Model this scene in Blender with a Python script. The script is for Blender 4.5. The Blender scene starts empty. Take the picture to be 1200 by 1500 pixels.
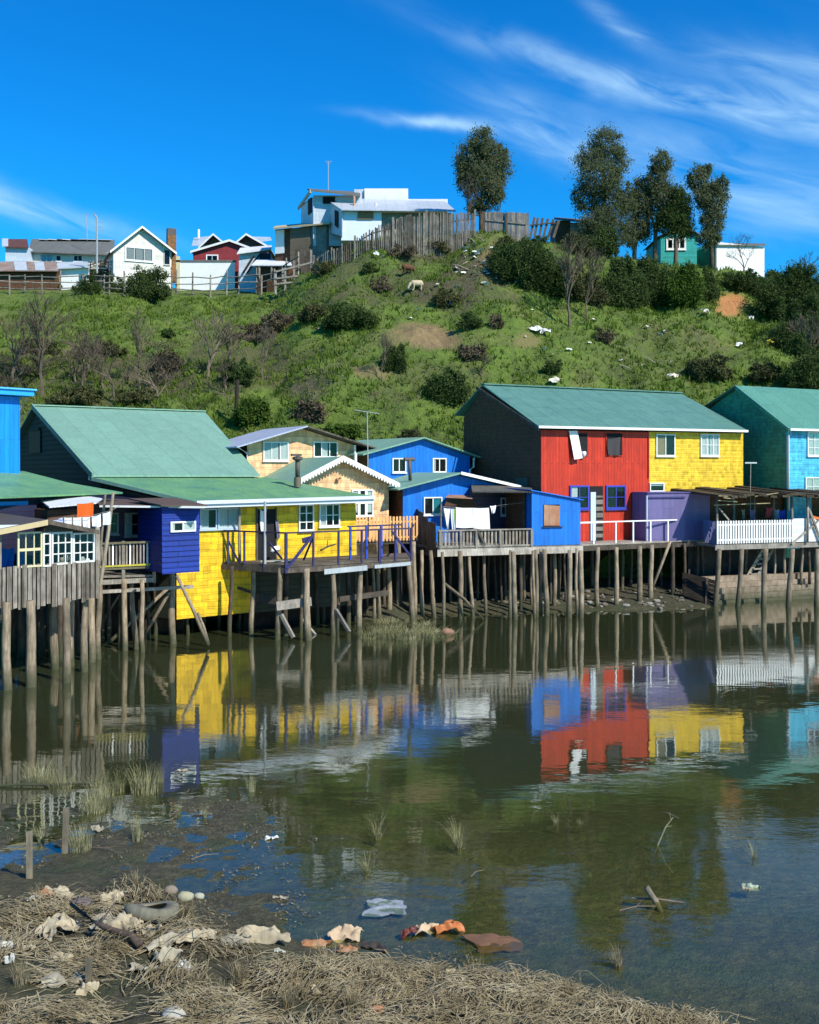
import bpy, math, random
import numpy as np
from mathutils import Vector, Matrix
R = math.radians
random.seed(7); RNG = np.random.default_rng(7)
S = bpy.context.scene; COL = S.collection
# ---------------- camera, sky, sun, exposure ----------------
CZ = 5.5            # camera height above the water (m)
FPX = 1500.0        # focal length in photo pixels (photo 1200 wide)
HZ = 690.0          # photo row of the horizon
cam = bpy.data.cameras.new('camera'); cam_o = bpy.data.objects.new('camera', cam); COL.objects.link(cam_o)
cam_o.location = (0, 0, CZ); cam_o.rotation_euler = (R(90), 0, 0)
cam.sensor_fit = 'HORIZONTAL'; cam.sensor_width = 36; cam.lens = 45; cam.shift_y = -60/1200
cam.clip_start = .1; cam.clip_end = 5000
S.camera = cam_o
SUN_AZ, SUN_EL = 46.0, 41.0          # azimuth to the right of straight-behind-the-camera
sd = Vector((math.sin(R(SUN_AZ))*math.cos(R(SUN_EL)), -math.cos(R(SUN_AZ))*math.cos(R(SUN_EL)), math.sin(R(SUN_EL))))
sl = bpy.data.lights.new('sun', 'SUN'); sl.energy = 4.6; sl.angle = R(.53); sl.color = (1, .94, .82)
so = bpy.data.objects.new('sun', sl); COL.objects.link(so); so.rotation_euler = sd.to_track_quat('Z', 'Y').to_euler()
S.view_settings.view_transform = 'Standard'; S.view_settings.look = 'None'; S.view_settings.exposure = 0.5; S.view_settings.gamma = 1
wd = bpy.data.worlds.new('World'); S.world = wd; wd.use_nodes = True
def sky():
    nt = wd.node_tree; N = nt.nodes; L = nt.links; N.clear()
    out = N.new('ShaderNodeOutputWorld'); bg = N.new('ShaderNodeBackground'); bg.inputs[1].default_value = .085
    st = N.new('ShaderNodeTexSky'); st.sky_type = 'NISHITA'; st.sun_disc = False
    st.sun_elevation = R(SUN_EL); st.sun_rotation = math.atan2(sd.x, sd.y)
    st.air_density = 1.0; st.dust_density = .2; st.ozone_density = 4.0; st.altitude = 300
    hs = N.new('ShaderNodeHueSaturation'); hs.inputs['Saturation'].default_value = 1.34; hs.inputs['Value'].default_value = 1.0
    L.new(st.outputs[0], hs.inputs['Color'])
    tc = N.new('ShaderNodeTexCoord'); sp = N.new('ShaderNodeSeparateXYZ'); L.new(tc.outputs['Generated'], sp.inputs[0])
    def m(op, a, b=None, c=None):
        n = N.new('ShaderNodeMath'); n.operation = op
        for i, v in enumerate((a, b, c)):
            if v is None: continue
            if isinstance(v, (int, float)): n.inputs[i].default_value = v
            else: L.new(v, n.inputs[i])
        return n.outputs[0]
    az = m('ARCTAN2', sp.outputs[0], sp.outputs[1]); el = m('ARCSINE', sp.outputs[2])
    cv = N.new('ShaderNodeCombineXYZ'); L.new(az, cv.inputs[0]); L.new(el, cv.inputs[1])
    # cirrus: soft streaks; each (azimuth, elevation, tilt, half length, half width, strength)
    total = None
    bands = [(.24, .346, -.30, .17, .011, .85), (.20, .408, -.65, .045, .008, .5), (.03, .326, -.10, .06, .0055, .85), (.135, .312, -.45, .07, .017, .62), (.31, .262, -.42, .14, .026, .62), (.37, .345, -.30, .10, .020, .36),
             (-.37, .247, -.24, .12, .011, .62), (-.45, .262, -.24, .10, .014, .5), (.42, .30, -.35, .12, .030, .45), (.9, .3, -.3, .4, .05, .5), (-1.0, .35, .2, .4, .05, .45), (2.4, .4, .1, .5, .06, .45)]
    wn = N.new('ShaderNodeTexNoise'); wn.inputs['Scale'].default_value = 7; wn.inputs['Detail'].default_value = 4; L.new(cv.outputs[0], wn.inputs['Vector'])
    wob = m('MULTIPLY', m('SUBTRACT', wn.outputs[0], .5), .045)
    for (a0, e0, t, hl, hw, s) in bands:
        dx = m('SUBTRACT', az, a0); dy = m('ADD', m('SUBTRACT', el, e0), wob)
        u = m('ADD', m('MULTIPLY', dx, math.cos(t)), m('MULTIPLY', dy, math.sin(t)))
        v = m('SUBTRACT', m('MULTIPLY', dy, math.cos(t)), m('MULTIPLY', dx, math.sin(t)))
        q = m('ADD', m('POWER', m('ABSOLUTE', m('DIVIDE', u, hl)), 2.0), m('POWER', m('ABSOLUTE', m('DIVIDE', v, hw)), 2.0))
        g = m('MULTIPLY', m('EXPONENT', m('MULTIPLY', q, -1.0)), s)
        total = g if total is None else m('ADD', total, g)
    m0 = N.new('ShaderNodeMapping'); m0.inputs['Rotation'].default_value = (0, 0, .36); L.new(cv.outputs[0], m0.inputs[0]); mp = N.new('ShaderNodeMapping'); mp.inputs['Scale'].default_value = (9, 42, 1)
    L.new(m0.outputs[0], mp.inputs[0])
    n1 = N.new('ShaderNodeTexNoise'); n1.inputs['Scale'].default_value = 1; n1.inputs['Detail'].default_value = 7; n1.inputs['Roughness'].default_value = .55; n1.inputs['Distortion'].default_value = .6
    L.new(mp.outputs[0], n1.inputs['Vector'])
    f = m('MULTIPLY', total, m('ADD', m('MULTIPLY', n1.outputs[0], 2.5), -.72)); f = m('MINIMUM', m('MAXIMUM', f, 0), .7)
    mx = N.new('ShaderNodeMixRGB'); mx.inputs[2].default_value = (4.9, 7.7, 9.9, 1); L.new(f, mx.inputs[0])
    tn = N.new('ShaderNodeMixRGB'); tn.blend_type = 'MULTIPLY'; tn.inputs[0].default_value = 1; tn.inputs[2].default_value = (.20, 1.30, 1.62, 1)
    L.new(hs.outputs[0], tn.inputs[1]); L.new(tn.outputs[0], mx.inputs[1])
    L.new(mx.outputs[0], bg.inputs[0]); L.new(bg.outputs[0], out.inputs[0])
sky()

# ---------------- mesh helpers ----------------
def W(px, py, d): return Vector(((px-600)/FPX*d, d, CZ+(HZ-py)/FPX*d))
def wl(py, z=0): return FPX*(CZ-z)/(py-HZ)          # distance at which height z shows on row py
class MB:
    def __init__(s): s.v = []; s.f = []; s.sm = False
    def add(s, vs, fs):
        o = len(s.v); s.v += [tuple(p) for p in vs]; s.f += [tuple(i+o for i in f) for f in fs]; return s
    def box(s, a, b):
        x0, y0, z0 = [min(a[i], b[i]) for i in range(3)]; x1, y1, z1 = [max(a[i], b[i]) for i in range(3)]
        return s.add([(x0,y0,z0),(x1,y0,z0),(x1,y1,z0),(x0,y1,z0),(x0,y0,z1),(x1,y0,z1),(x1,y1,z1),(x0,y1,z1)],
              [(3,2,1,0),(4,5,6,7),(0,1,5,4),(1,2,6,5),(2,3,7,6),(3,0,4,7)])
    def slab(s, pts, t):
        pts = [Vector(p) for p in pts]; n = len(pts)
        nn = Vector((0,0,0))
        for i in range(n): nn += pts[i].cross(pts[(i+1) % n])
        t = Vector(t) if not isinstance(t, (int, float)) else nn.normalized()*t
        if nn.dot(t) > 0: pts = pts[::-1]
        q = [p+t for p in pts]
        return s.add(pts+q, [tuple(range(n)), tuple(range(2*n-1, n-1, -1))]+[((i+1) % n, i, i+n, (i+1) % n+n) for i in range(n)])
    def beam(s, p, q, w, h, up=(0,0,1)):
        p = Vector(p); q = Vector(q); d = (q-p).normalized(); up = Vector(up)
        if abs(d.dot(up)) > .97: up = Vector((0,1,0))
        a = d.cross(up).normalized()*w/2; b = a.cross(d).normalized()*h/2
        return s.add([p-a-b, p+a-b, p+a+b, p-a+b, q-a-b, q+a-b, q+a+b, q-a+b], [(0,1,2,3),(7,6,5,4),(0,4,5,1),(1,5,6,2),(2,6,7,3),(3,7,4,0)])
    def tube(s, pts, rs, n=8, cap=True):
        pts = [Vector(p) for p in pts]; V = []; F = []
        if isinstance(rs, (int, float)): rs = [rs]*len(pts)
        for i, p in enumerate(pts):
            d = (pts[min(i+1, len(pts)-1)]-pts[max(i-1, 0)]).normalized()
            a = d.orthogonal().normalized() if abs(d.z) < .95 else Vector((1,0,0)); b = d.cross(a).normalized(); a = b.cross(d).normalized()
            for k in range(n):
                c = 2*math.pi*k/n; V.append(p+(a*math.cos(c)+b*math.sin(c))*rs[i])
        for i in range(len(pts)-1):
            for k in range(n):
                F.append((i*n+k, i*n+(k+1) % n, (i+1)*n+(k+1) % n, (i+1)*n+k))
        if cap: F.append(tuple(range(n))[::-1]); F.append(tuple((len(pts)-1)*n+k for k in range(n)))
        return s.add(V, F)
    def prism(s, pts, axis, a0, a1):
        """pts 2d outline; axis 0: (v,z) swept along u; axis 1: (u,z) swept along v; axis 2: (u,v) swept up"""
        def P(p, a): return {0: (a, p[0], p[1]), 1: (p[0], a, p[1]), 2: (p[0], p[1], a)}[axis]
        t = Vector(P((0,0), a1))-Vector(P((0,0), a0))
        return s.slab([P(p, a0) for p in pts], t)
    def build(s, name, mat, parent=None, smooth=False, **kw):
        return mesh_obj(name, s.v, s.f, mat, parent, smooth or s.sm, **kw)
def uvs(me):
    uv = me.uv_layers.new(name='UVMap')
    nl = len(me.loops); npoly = len(me.polygons)
    vi = np.empty(nl, np.int32); me.loops.foreach_get('vertex_index', vi)
    co = np.empty(len(me.vertices)*3, np.float32); me.vertices.foreach_get('co', co); co = co.reshape(-1, 3)[vi]
    nr = np.empty(npoly*3, np.float32); me.polygons.foreach_get('normal', nr); nr = nr.reshape(-1, 3)
    lt = np.empty(npoly, np.int32); me.polygons.foreach_get('loop_total', lt)
    nr = np.repeat(nr, lt, axis=0)
    u = np.stack([-nr[:,1], nr[:,0], np.zeros(nl)], 1); le = np.linalg.norm(u, axis=1); flat = le < .05
    u[flat] = (1,0,0); le[flat] = 1; u /= le[:,None]
    v = np.cross(nr, u)
    out = np.stack([(co*u).sum(1), (co*v).sum(1)], 1).astype(np.float32)
    uv.data.foreach_set('uv', out.ravel())
def mesh_obj(name, v, f, mat, parent=None, smooth=False, uv=True, **kw):
    me = bpy.data.meshes.new(name)
    if isinstance(v, np.ndarray):
        me.from_pydata(v.tolist(), [], f.tolist() if isinstance(f, np.ndarray) else f)
    else: me.from_pydata(v, [], f)
    me.materials.append(mat); me.update()
    if uv: uvs(me)
    if smooth: me.shade_smooth()
    o = bpy.data.objects.new(name, me); COL.objects.link(o)
    if parent: o.parent = parent
    tag(o, **kw)
    return o
def tag(o, label=None, cat=None, group=None, kind=None):
    if label: o['label'] = label
    if cat: o['category'] = cat
    if group: o['group'] = group
    if kind: o['kind'] = kind
    return o
def empty(name, loc, rz=0, **kw):
    o = bpy.data.objects.new(name, None); COL.objects.link(o); o.location = loc; o.rotation_euler = (0, 0, rz); o.empty_display_size = .3
    return tag(o, **kw)
def copy_tree(o, parent=None):
    c = o.copy(); COL.objects.link(c); c.parent = parent
    for ch in [x for x in list(COL.objects) if x.parent == o]: copy_tree(ch, c)
    return c
class Frame:
    """a facade plane: from photo column pxL at distance dL to column pxR at distance dR. local u runs along it, v goes back, z up from water"""
    def __init__(s, pxL, dL, pxR, dR):
        a = Vector(((pxL-600)/FPX*dL, dL)); b = Vector(((pxR-600)/FPX*dR, dR))
        s.o = a; s.e = (b-a).normalized(); s.n = Vector((-s.e.y, s.e.x)); s.wid = (b-a).length
        s.rz = math.atan2(s.e.y, s.e.x)
    def p(s, px, py, off=0):
        r = Vector(((px-600)/FPX, 1)); t = (s.n.dot(s.o)+off)/s.n.dot(r); q = r*t
        return Vector(((q-s.o).dot(s.e), off, CZ+(HZ-py)/FPX*t))
    def u(s, px, off=0): return s.p(px, HZ, off).x
    def side(s, px, py, u):
        r = Vector(((px-600)/FPX, 1)); t = (s.e.dot(s.o)+u)/s.e.dot(r); q = r*t
        return Vector((u, (q-s.o).dot(s.n), CZ+(HZ-py)/FPX*t))
    def w(s, px, py, d):
        p = W(px, py, d); q = Vector((p.x, p.y))-s.o; return Vector((q.dot(s.e), q.dot(s.n), p.z))
    def empty(s, name, **kw): return empty(name, (s.o.x, s.o.y, 0), s.rz, **kw)

# ---------------- materials ----------------
MATS = {}
def nt_new(name):
    m = bpy.data.materials.new(name); m.use_nodes = True; nt = m.node_tree; b = nt.nodes['Principled BSDF']; return m, nt, b
def math_n(nt, op, a, b=None, clamp=False):
    n = nt.nodes.new('ShaderNodeMath'); n.operation = op; n.use_clamp = clamp
    for i, v in enumerate((a, b)):
        if v is None: continue
        if isinstance(v, (int, float)): n.inputs[i].default_value = v
        else: nt.links.new(v, n.inputs[i])
    return n.outputs[0]
def mixc(nt, f, a, b, bt='MIX'):
    n = nt.nodes.new('ShaderNodeMixRGB'); n.blend_type = bt
    for i, v in enumerate((f, a, b)):
        if isinstance(v, (int, float)): n.inputs[i].default_value = v
        elif isinstance(v, tuple): n.inputs[i].default_value = (*v, 1) if len(v) == 3 else v
        else: nt.links.new(v, n.inputs[i])
    return n.outputs[0]
def noise(nt, vec, sc, det=4, rough=.55, dist=0):
    n = nt.nodes.new('ShaderNodeTexNoise'); n.inputs['Scale'].default_value = sc; n.inputs['Detail'].default_value = det
    n.inputs['Roughness'].default_value = rough; n.inputs['Distortion'].default_value = dist
    if vec is not None: nt.links.new(vec, n.inputs['Vector'])
    return n.outputs[0]
def ramp(nt, f, stops):
    n = nt.nodes.new('ShaderNodeValToRGB'); nt.links.new(f, n.inputs[0]); e = n.color_ramp.elements
    while len(e) < len(stops): e.new(.5)
    for i, (p, c) in enumerate(stops):
        e[i].position = p; e[i].color = (*c, 1) if isinstance(c, tuple) else (c, c, c, 1)
    return n.outputs[0]
def mapping(nt, vec, sc=(1,1,1), rot=(0,0,0), loc=(0,0,0)):
    n = nt.nodes.new('ShaderNodeMapping'); n.inputs['Scale'].default_value = sc; n.inputs['Rotation'].default_value = rot; n.inputs['Location'].default_value = loc
    nt.links.new(vec, n.inputs[0]); return n.outputs[0]
def bump(nt, h, st=.5, dist=.02, prev=None):
    n = nt.nodes.new('ShaderNodeBump'); n.inputs['Strength'].default_value = st; n.inputs['Distance'].default_value = dist
    nt.links.new(h, n.inputs['Height'])
    if prev is not None: nt.links.new(prev, n.inputs['Normal'])
    return n.outputs[0]
def paint(name, col, pat='plain', rough=.55, wear=.25, wearcol=None, dark=.45, size=None, spec=.3):
    """painted or bare surface with a pattern of shingles, boards or corrugation"""
    if name in MATS: return MATS[name]
    m, nt, b = nt_new(name); L = nt.links
    tc = nt.nodes.new('ShaderNodeTexCoord'); uv = tc.outputs['UV']; ob = tc.outputs['Object']
    wc = wearcol or tuple(c*.55+.02 for c in col)
    n1 = noise(nt, ob, 1.3, 5, .6); n2 = noise(nt, mapping(nt, ob, (9, 9, 1.6)), 1.5, 4, .6); n3 = noise(nt, ob, 30, 3, .6)
    f = math_n(nt, 'MULTIPLY', math_n(nt, 'ADD', math_n(nt, 'MULTIPLY', n1, .6), math_n(nt, 'MULTIPLY', n2, .6)), 1.0)
    f = ramp(nt, f, [(.44, 0.), (.80, 1.)])
    c = mixc(nt, math_n(nt, 'MULTIPLY', f, wear), col, wc)
    st = ramp(nt, noise(nt, mapping(nt, ob, (5, 5, .45)), 2.0, 5, .7), [(.3, (.74,.73,.71)), (.62, (1.04,1.03,1.02))]); h = n3; bst = .25; bd = .01
    if pat != 'plain':
        br = nt.nodes.new('ShaderNodeTexBrick'); vec = uv
        if pat == 'shingle': bw, bh, ms = size or (.16, .17, .008)
        elif pat == 'hboard': bw, bh, ms = size or (3.1, .16, .01)
        elif pat == 'vboard':
            bw, bh, ms = size or (2.6, .14, .008); vec = mapping(nt, uv, (1,1,1), (0,0,R(90)))
        elif pat == 'sheet': bw, bh, ms = size or (2.2, .85, .006)
        if pat == 'sheet': vec = mapping(nt, uv, (1,1,1), (0,0,R(90)))
        if pat == 'corr': bw, bh, ms = size or (2.4, .85, .022); vec = mapping(nt, uv, (1,1,1), (0,0,R(90)))
        wob = noise(nt, uv, 2.2, 3); vv = nt.nodes.new('ShaderNodeVectorMath'); vv.operation = 'MULTIPLY_ADD'
        wobc = nt.nodes.new('ShaderNodeTexNoise'); wobc.inputs['Scale'].default_value = 3.0; L.new(uv, wobc.inputs['Vector'])
        L.new(wobc.outputs['Color'], vv.inputs[0]); vv.inputs[1].default_value = (.035,)*3; L.new(vec, vv.inputs[2]); vec = vv.outputs[0]
        L.new(vec, br.inputs['Vector']); br.inputs['Scale'].default_value = 1
        br.inputs['Brick Width'].default_value = bw; br.inputs['Row Height'].default_value = bh; br.inputs['Mortar Size'].default_value = ms
        br.inputs['Mortar Smooth'].default_value = .3; br.inputs['Color1'].default_value = (.90 if pat in ('sheet', 'corr') else .74,)*3+(1,); br.inputs['Color2'].default_value = (1.,)*3+(1,); br.inputs['Mortar'].default_value = (dark,)*3+(1,)
        br.offset_frequency = 2
        c = mixc(nt, .8, c, br.outputs['Color'], 'MULTIPLY')
        if pat == 'shingle':      # uneven courses; each shingle has its own width offset and shade
            s0 = nt.nodes.new('ShaderNodeSeparateXYZ'); L.new(uv, s0.inputs[0]); lw = noise(nt, mapping(nt, uv, (.7, .25, 1)), 1.6, 2); lw2 = noise(nt, mapping(nt, uv, (5, 1, 1)), 1.6, 2)
            vr = math_n(nt, 'DIVIDE', math_n(nt, 'ADD', math_n(nt, 'ADD', s0.outputs[1], math_n(nt, 'MULTIPLY', lw, .16)), math_n(nt, 'MULTIPLY', lw2, .035)), bh); row = math_n(nt, 'FLOOR', vr); fv = math_n(nt, 'FRACT', vr)
            w1 = nt.nodes.new('ShaderNodeTexWhiteNoise'); w1.noise_dimensions = '1D'; L.new(row, w1.inputs['W'])
            ur = math_n(nt, 'ADD', math_n(nt, 'DIVIDE', s0.outputs[0], bw), math_n(nt, 'MULTIPLY', w1.outputs['Value'], 7.)); cl = math_n(nt, 'FLOOR', ur); fu = math_n(nt, 'FRACT', ur)
            cb = nt.nodes.new('ShaderNodeCombineXYZ'); L.new(row, cb.inputs[0]); L.new(cl, cb.inputs[1]); w2 = nt.nodes.new('ShaderNodeTexWhiteNoise'); w2.noise_dimensions = '2D'; L.new(cb.outputs[0], w2.inputs['Vector'])
            sh = ramp(nt, w2.outputs['Value'], [(0, .68), (.5, .94), (1, 1.06)])
            rag = noise(nt, mapping(nt, uv, (2.2, 1.1, 1)), 1.3, 4, .7)
            hl = math_n(nt, 'LESS_THAN', fv, math_n(nt, 'MULTIPLY', ramp(nt, rag, [(.34, .03), (.64, .20)]), 1.)); vl = math_n(nt, 'MULTIPLY', math_n(nt, 'LESS_THAN', fu, .06), .85)  # ragged dark line paints the shadow at each course's lower edge
            ln = math_n(nt, 'MAXIMUM', hl, vl)
            c = mixc(nt, math_n(nt, 'MULTIPLY', f, wear), col, wc); c = mixc(nt, 1., c, sh, 'MULTIPLY'); c = mixc(nt, math_n(nt, 'MULTIPLY', ln, 1-dark), c, tuple(q*.25 for q in col))
            sx = nt.nodes.new('ShaderNodeSeparateXYZ'); L.new(vec, sx.inputs[0])
            saw = math_n(nt, 'SUBTRACT', 1., math_n(nt, 'FRACT', math_n(nt, 'DIVIDE', sx.outputs[1], bh)))
            edge = math_n(nt, 'GREATER_THAN', noise(nt, mapping(nt, uv, (3,14,1)), 1.0, 3), .6)
            h = math_n(nt, 'ADD', math_n(nt, 'MULTIPLY', saw, .6), math_n(nt, 'MULTIPLY', br.outputs['Fac'], -.8)); bst = .7; bd = .02
        elif pat == 'corr':
            sx = nt.nodes.new('ShaderNodeSeparateXYZ'); L.new(uv, sx.inputs[0])
            wv = math_n(nt, 'SINE', math_n(nt, 'MULTIPLY', sx.outputs[0], 2*math.pi/.11))
            h = math_n(nt, 'ADD', math_n(nt, 'MULTIPLY', wv, .5), math_n(nt, 'MULTIPLY', br.outputs['Fac'], -.3)); bst = .55; bd = .02
        else:
            h = math_n(nt, 'ADD', math_n(nt, 'MULTIPLY', br.outputs['Fac'], -1.), math_n(nt, 'MULTIPLY', n3, .3)); bst = .6; bd = .012
            if pat == 'sheet': bst = .4
    if pat != 'plain': c = mixc(nt, .8, c, st, 'MULTIPLY')
    L.new(c, b.inputs['Base Color']); b.inputs['Roughness'].default_value = rough; b.inputs['Specular IOR Level'].default_value = spec
    L.new(bump(nt, h, bst, bd), b.inputs['Normal'])
    MATS[name] = m; return m
def wood(name, c1, c2, algae=False, sc=1., boards=None):
    if name in MATS: return MATS[name]
    m, nt, b = nt_new(name); L = nt.links; tc = nt.nodes.new('ShaderNodeTexCoord'); ob = tc.outputs['Object']
    n = noise(nt, mapping(nt, ob, (9*sc, 9*sc, 1.1)), 2.2, 6, .65); n2 = noise(nt, ob, 2.3, 4)
    c = ramp(nt, n, [(.3, c1), (.72, c2)])
    c = mixc(nt, math_n(nt, 'MULTIPLY', ramp(nt, n2, [(.42, 0.), (.66, 1.)]), .55), c, tuple(x*.45 for x in c1))
    oi = nt.nodes.new('ShaderNodeObjectInfo')
    c = mixc(nt, 1., c, ramp(nt, oi.outputs['Random'], [(0, (.62,.6,.58)), (1, (1.1,1.05,1.))]), 'MULTIPLY')
    if boards:
        sv = nt.nodes.new('ShaderNodeSeparateXYZ'); L.new(ob, sv.inputs[0]); wn = nt.nodes.new('ShaderNodeTexWhiteNoise'); wn.noise_dimensions = '1D'
        L.new(math_n(nt, 'FLOOR', math_n(nt, 'DIVIDE', math_n(nt, 'ADD', sv.outputs[0], sv.outputs[1]), boards)), wn.inputs['W'])
        c = mixc(nt, 1., c, ramp(nt, wn.outputs['Value'], [(0, (.48,.46,.43)), (.6, (.95,.93,.9)), (1, (1.25,1.25,1.25))]), 'MULTIPLY')
    if algae:
        g = nt.nodes.new('ShaderNodeNewGeometry'); s = nt.nodes.new('ShaderNodeSeparateXYZ'); L.new(g.outputs['Position'], s.inputs[0])
        z = math_n(nt, 'ADD', s.outputs[2], math_n(nt, 'MULTIPLY', noise(nt, ob, 5, 3), .5))
        c = mixc(nt, ramp(nt, math_n(nt, 'MULTIPLY', z, 1.), [(.36, .85), (.95, 0.)]), c, (.042, .052, .026))
    L.new(c, b.inputs['Base Color']); b.inputs['Roughness'].default_value = .85; b.inputs['Specular IOR Level'].default_value = .15
    L.new(bump(nt, n, .6, .02), b.inputs['Normal']); MATS[name] = m; return m
def leafmat(name, cols, sc=.8, trans=.25):
    if name in MATS: return MATS[name]
    m, nt, b = nt_new(name); L = nt.links; tc = nt.nodes.new('ShaderNodeTexCoord')
    g = nt.nodes.new('ShaderNodeNewGeometry')
    n = noise(nt, g.outputs['Position'], sc, 3)
    n2 = noise(nt, g.outputs['Position'], sc*9, 2)
    f = math_n(nt, 'ADD', math_n(nt, 'MULTIPLY', n, .5), math_n(nt, 'MULTIPLY', n2, .5))
    k = len(cols); c = ramp(nt, f, [(.34+.32*i/(k-1), c) for i, c in enumerate(cols)])
    L.new(c, b.inputs['Base Color']); b.inputs['Roughness'].default_value = .8; b.inputs['Specular IOR Level'].default_value = .08
    tr = nt.nodes.new('ShaderNodeBsdfTranslucent'); L.new(c, tr.inputs[0]); mx = nt.nodes.new('ShaderNodeMixShader'); mx.inputs[0].default_value = trans
    L.new(b.outputs[0], mx.inputs[1]); L.new(tr.outputs[0], mx.inputs[2]); L.new(mx.outputs[0], nt.nodes['Material Output'].inputs[0])
    MATS[name] = m; return m
def glassmat():
    m, nt, b = nt_new('window_glass'); L = nt.links; nt.nodes.remove(b)
    t = nt.nodes.new('ShaderNodeBsdfTransparent'); t.inputs[0].default_value = (.8,.84,.84,1); g = nt.nodes.new('ShaderNodeBsdfGlossy'); g.inputs['Roughness'].default_value = .04
    f = nt.nodes.new('ShaderNodeFresnel'); f.inputs[0].default_value = 1.3
    mx = nt.nodes.new('ShaderNodeMixShader'); L.new(f.outputs[0], mx.inputs[0]); L.new(t.outputs[0], mx.inputs[1]); L.new(g.outputs[0], mx.inputs[2]); L.new(mx.outputs[0], nt.nodes['Material Output'].inputs[0])
    return m
GLASS = glassmat()
WHITE = paint('white_paint', (.78,.78,.76), 'plain', .5, .35, (.5,.5,.46))
OFFW = paint('cream_paint', (.62,.55,.32), 'plain', .6, .5, (.35,.32,.22))
BLACK = paint('dark_interior', (.012,.012,.014), 'plain', .9, .1)
CLOTHW = paint('white_cloth', (.8,.8,.78), 'plain', .9, .1, spec=.05)
ROOFG = paint('green_roof_sheet', (.205,.38,.285), 'sheet', .55, .7, (.14,.28,.21), .72, (2.6,.85,.018), spec=.4)
ROOFG2 = paint('green_roof_sheet_worn', (.17,.36,.13), 'sheet', .5, 1., (.07,.20,.14), .7, (2.2,.85,.012))
ROOFT = paint('teal_roof_sheet', (.115,.26,.215), 'corr', .55, .7, (.06,.16,.15), .5)
YEL = paint('yellow_shingle', (.86,.55,.014), 'shingle', .6, .4, (.58,.36,.02), .5, (.27,.24,.010))
YEL2 = paint('yellow_fine_shingle', (.86,.57,.04), 'shingle', .6, .4, (.6,.40,.03), .5, (.18,.17,.010))
RED = paint('red_board', (.60,.042,.014), 'vboard', .6, .6, (.30,.018,.012), .35, (2.9,.15,.009))
BLUE = paint('blue_board', (.005,.19,.74), 'vboard', .6, .55, (.015,.12,.45), .5, (2.6,.2,.007))
CORN = paint('bright_blue_board', (.005,.26,.86), 'vboard', .5, .25, (.01,.17,.60), .6, (2.6,.16,.007))
ORAN = paint('peach_shingle', (.90,.56,.30), 'shingle', .6, .4, (.72,.42,.20), .6, (.19,.27,.010))
NAVY = paint('navy_board', (.014,.014,.05), 'hboard', .5, .4, None, .4)
ULTRA = paint('ultramarine_board', (.005,.036,.30), 'hboard', .6, .5, (.015,.03,.17), .3, (2.6,.155,.012))
PURP = paint('purple_board', (.155,.135,.31), 'vboard', .6, .4, (.12,.10,.22), .6, (2.6,.55,.008))
PURR = paint('violet_paint', (.010,.014,.10), 'plain', .6, .6, (.06,.05,.09))
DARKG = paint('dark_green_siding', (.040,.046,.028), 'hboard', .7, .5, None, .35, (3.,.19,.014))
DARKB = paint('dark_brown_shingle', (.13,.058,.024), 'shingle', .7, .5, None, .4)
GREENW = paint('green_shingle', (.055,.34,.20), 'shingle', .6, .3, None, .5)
CYAN = paint('sky_blue_shingle', (.09,.50,.74), 'shingle', .5, .3, (.06,.38,.60), .6, (.2,.2,.008))
SILV = paint('silver_roof', (.42,.47,.58), 'corr', .4, .4, (.25,.28,.36), .75)
WROOF = paint('white_roof_sheet', (.72,.74,.76), 'corr', .5, .3, (.5,.5,.5), .75)
GROOF = paint('grey_felt_roof', (.075,.066,.06), 'sheet', .8, .5, None, .7)
BROOF = paint('brown_felt_roof', (.11,.07,.055), 'sheet', .8, .5, None, .7)
RUST = paint('rusty_sheet', (.30,.10,.045), 'plain', .7, .9, (.42,.30,.20))
UNDER = wood('dark_shade_board', (.012,.010,.008), (.030,.026,.02))  # near-black boards; below the floors they stand in for deep shade
GREYV = wood('grey_upright_board', (.17,.155,.13), (.46,.43,.38), boards=.125)
GREYB = wood('grey_board', (.20,.185,.16), (.42,.40,.36))
DGREYB = wood('dark_board', (.07,.06,.05), (.16,.14,.115))
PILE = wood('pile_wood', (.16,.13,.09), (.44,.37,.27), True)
PILED = wood('dark_shade_pile_wood', (.06,.05,.04), (.16,.13,.10), True)  # darker pile wood: deck shade put into rear piles; also dark driftwood
BARK = wood('bark', (.10,.075,.05), (.22,.18,.13))
TWIG = wood('twig_bark', (.12,.095,.07), (.24,.20,.15))
METAL = paint('grey_metal', (.35,.37,.38), 'plain', .4, .5)
PIPE = paint('stove_pipe', (.05,.05,.05), 'plain', .6, .8, (.14,.11,.09))
# ---------------- terrain ----------------
def hash2(ix, iy, s):
    h = (ix.astype(np.int64)*374761393+iy.astype(np.int64)*668265263+s*974634777) & 0x7fffffff
    h = ((h ^ (h >> 13))*1274126177) & 0x7fffffff
    return ((h ^ (h >> 16)) & 0xffff)/65535.0
def vnoise(x, y, s=0):
    ix = np.floor(x); iy = np.floor(y); fx = x-ix; fy = y-iy; fx = fx*fx*(3-2*fx); fy = fy*fy*(3-2*fy)
    a = hash2(ix, iy, s); b = hash2(ix+1, iy, s); c = hash2(ix, iy+1, s); d = hash2(ix+1, iy+1, s)
    return (a*(1-fx)+b*fx)*(1-fy)+(c*(1-fx)+d*fx)*fy
def fbm(x, y, o=4, s=0):
    t = 0; a = .5
    for i in range(o): t = t+a*(vnoise(x, y, s+i)-.5); x = x*2.03+11.3; y = y*2.03+5.7; a *= .5
    return t*2          # about -1..1
def sstep(a, b, x):
    t = np.clip((x-a)/(b-a), 0, 1); return t*t*(3-2*t)
CP = np.array([-900,0,200,330,400,440,470,500,540,600,700,760,850,900,960,1040,1060,1120,1200,1350,2400.])
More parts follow.
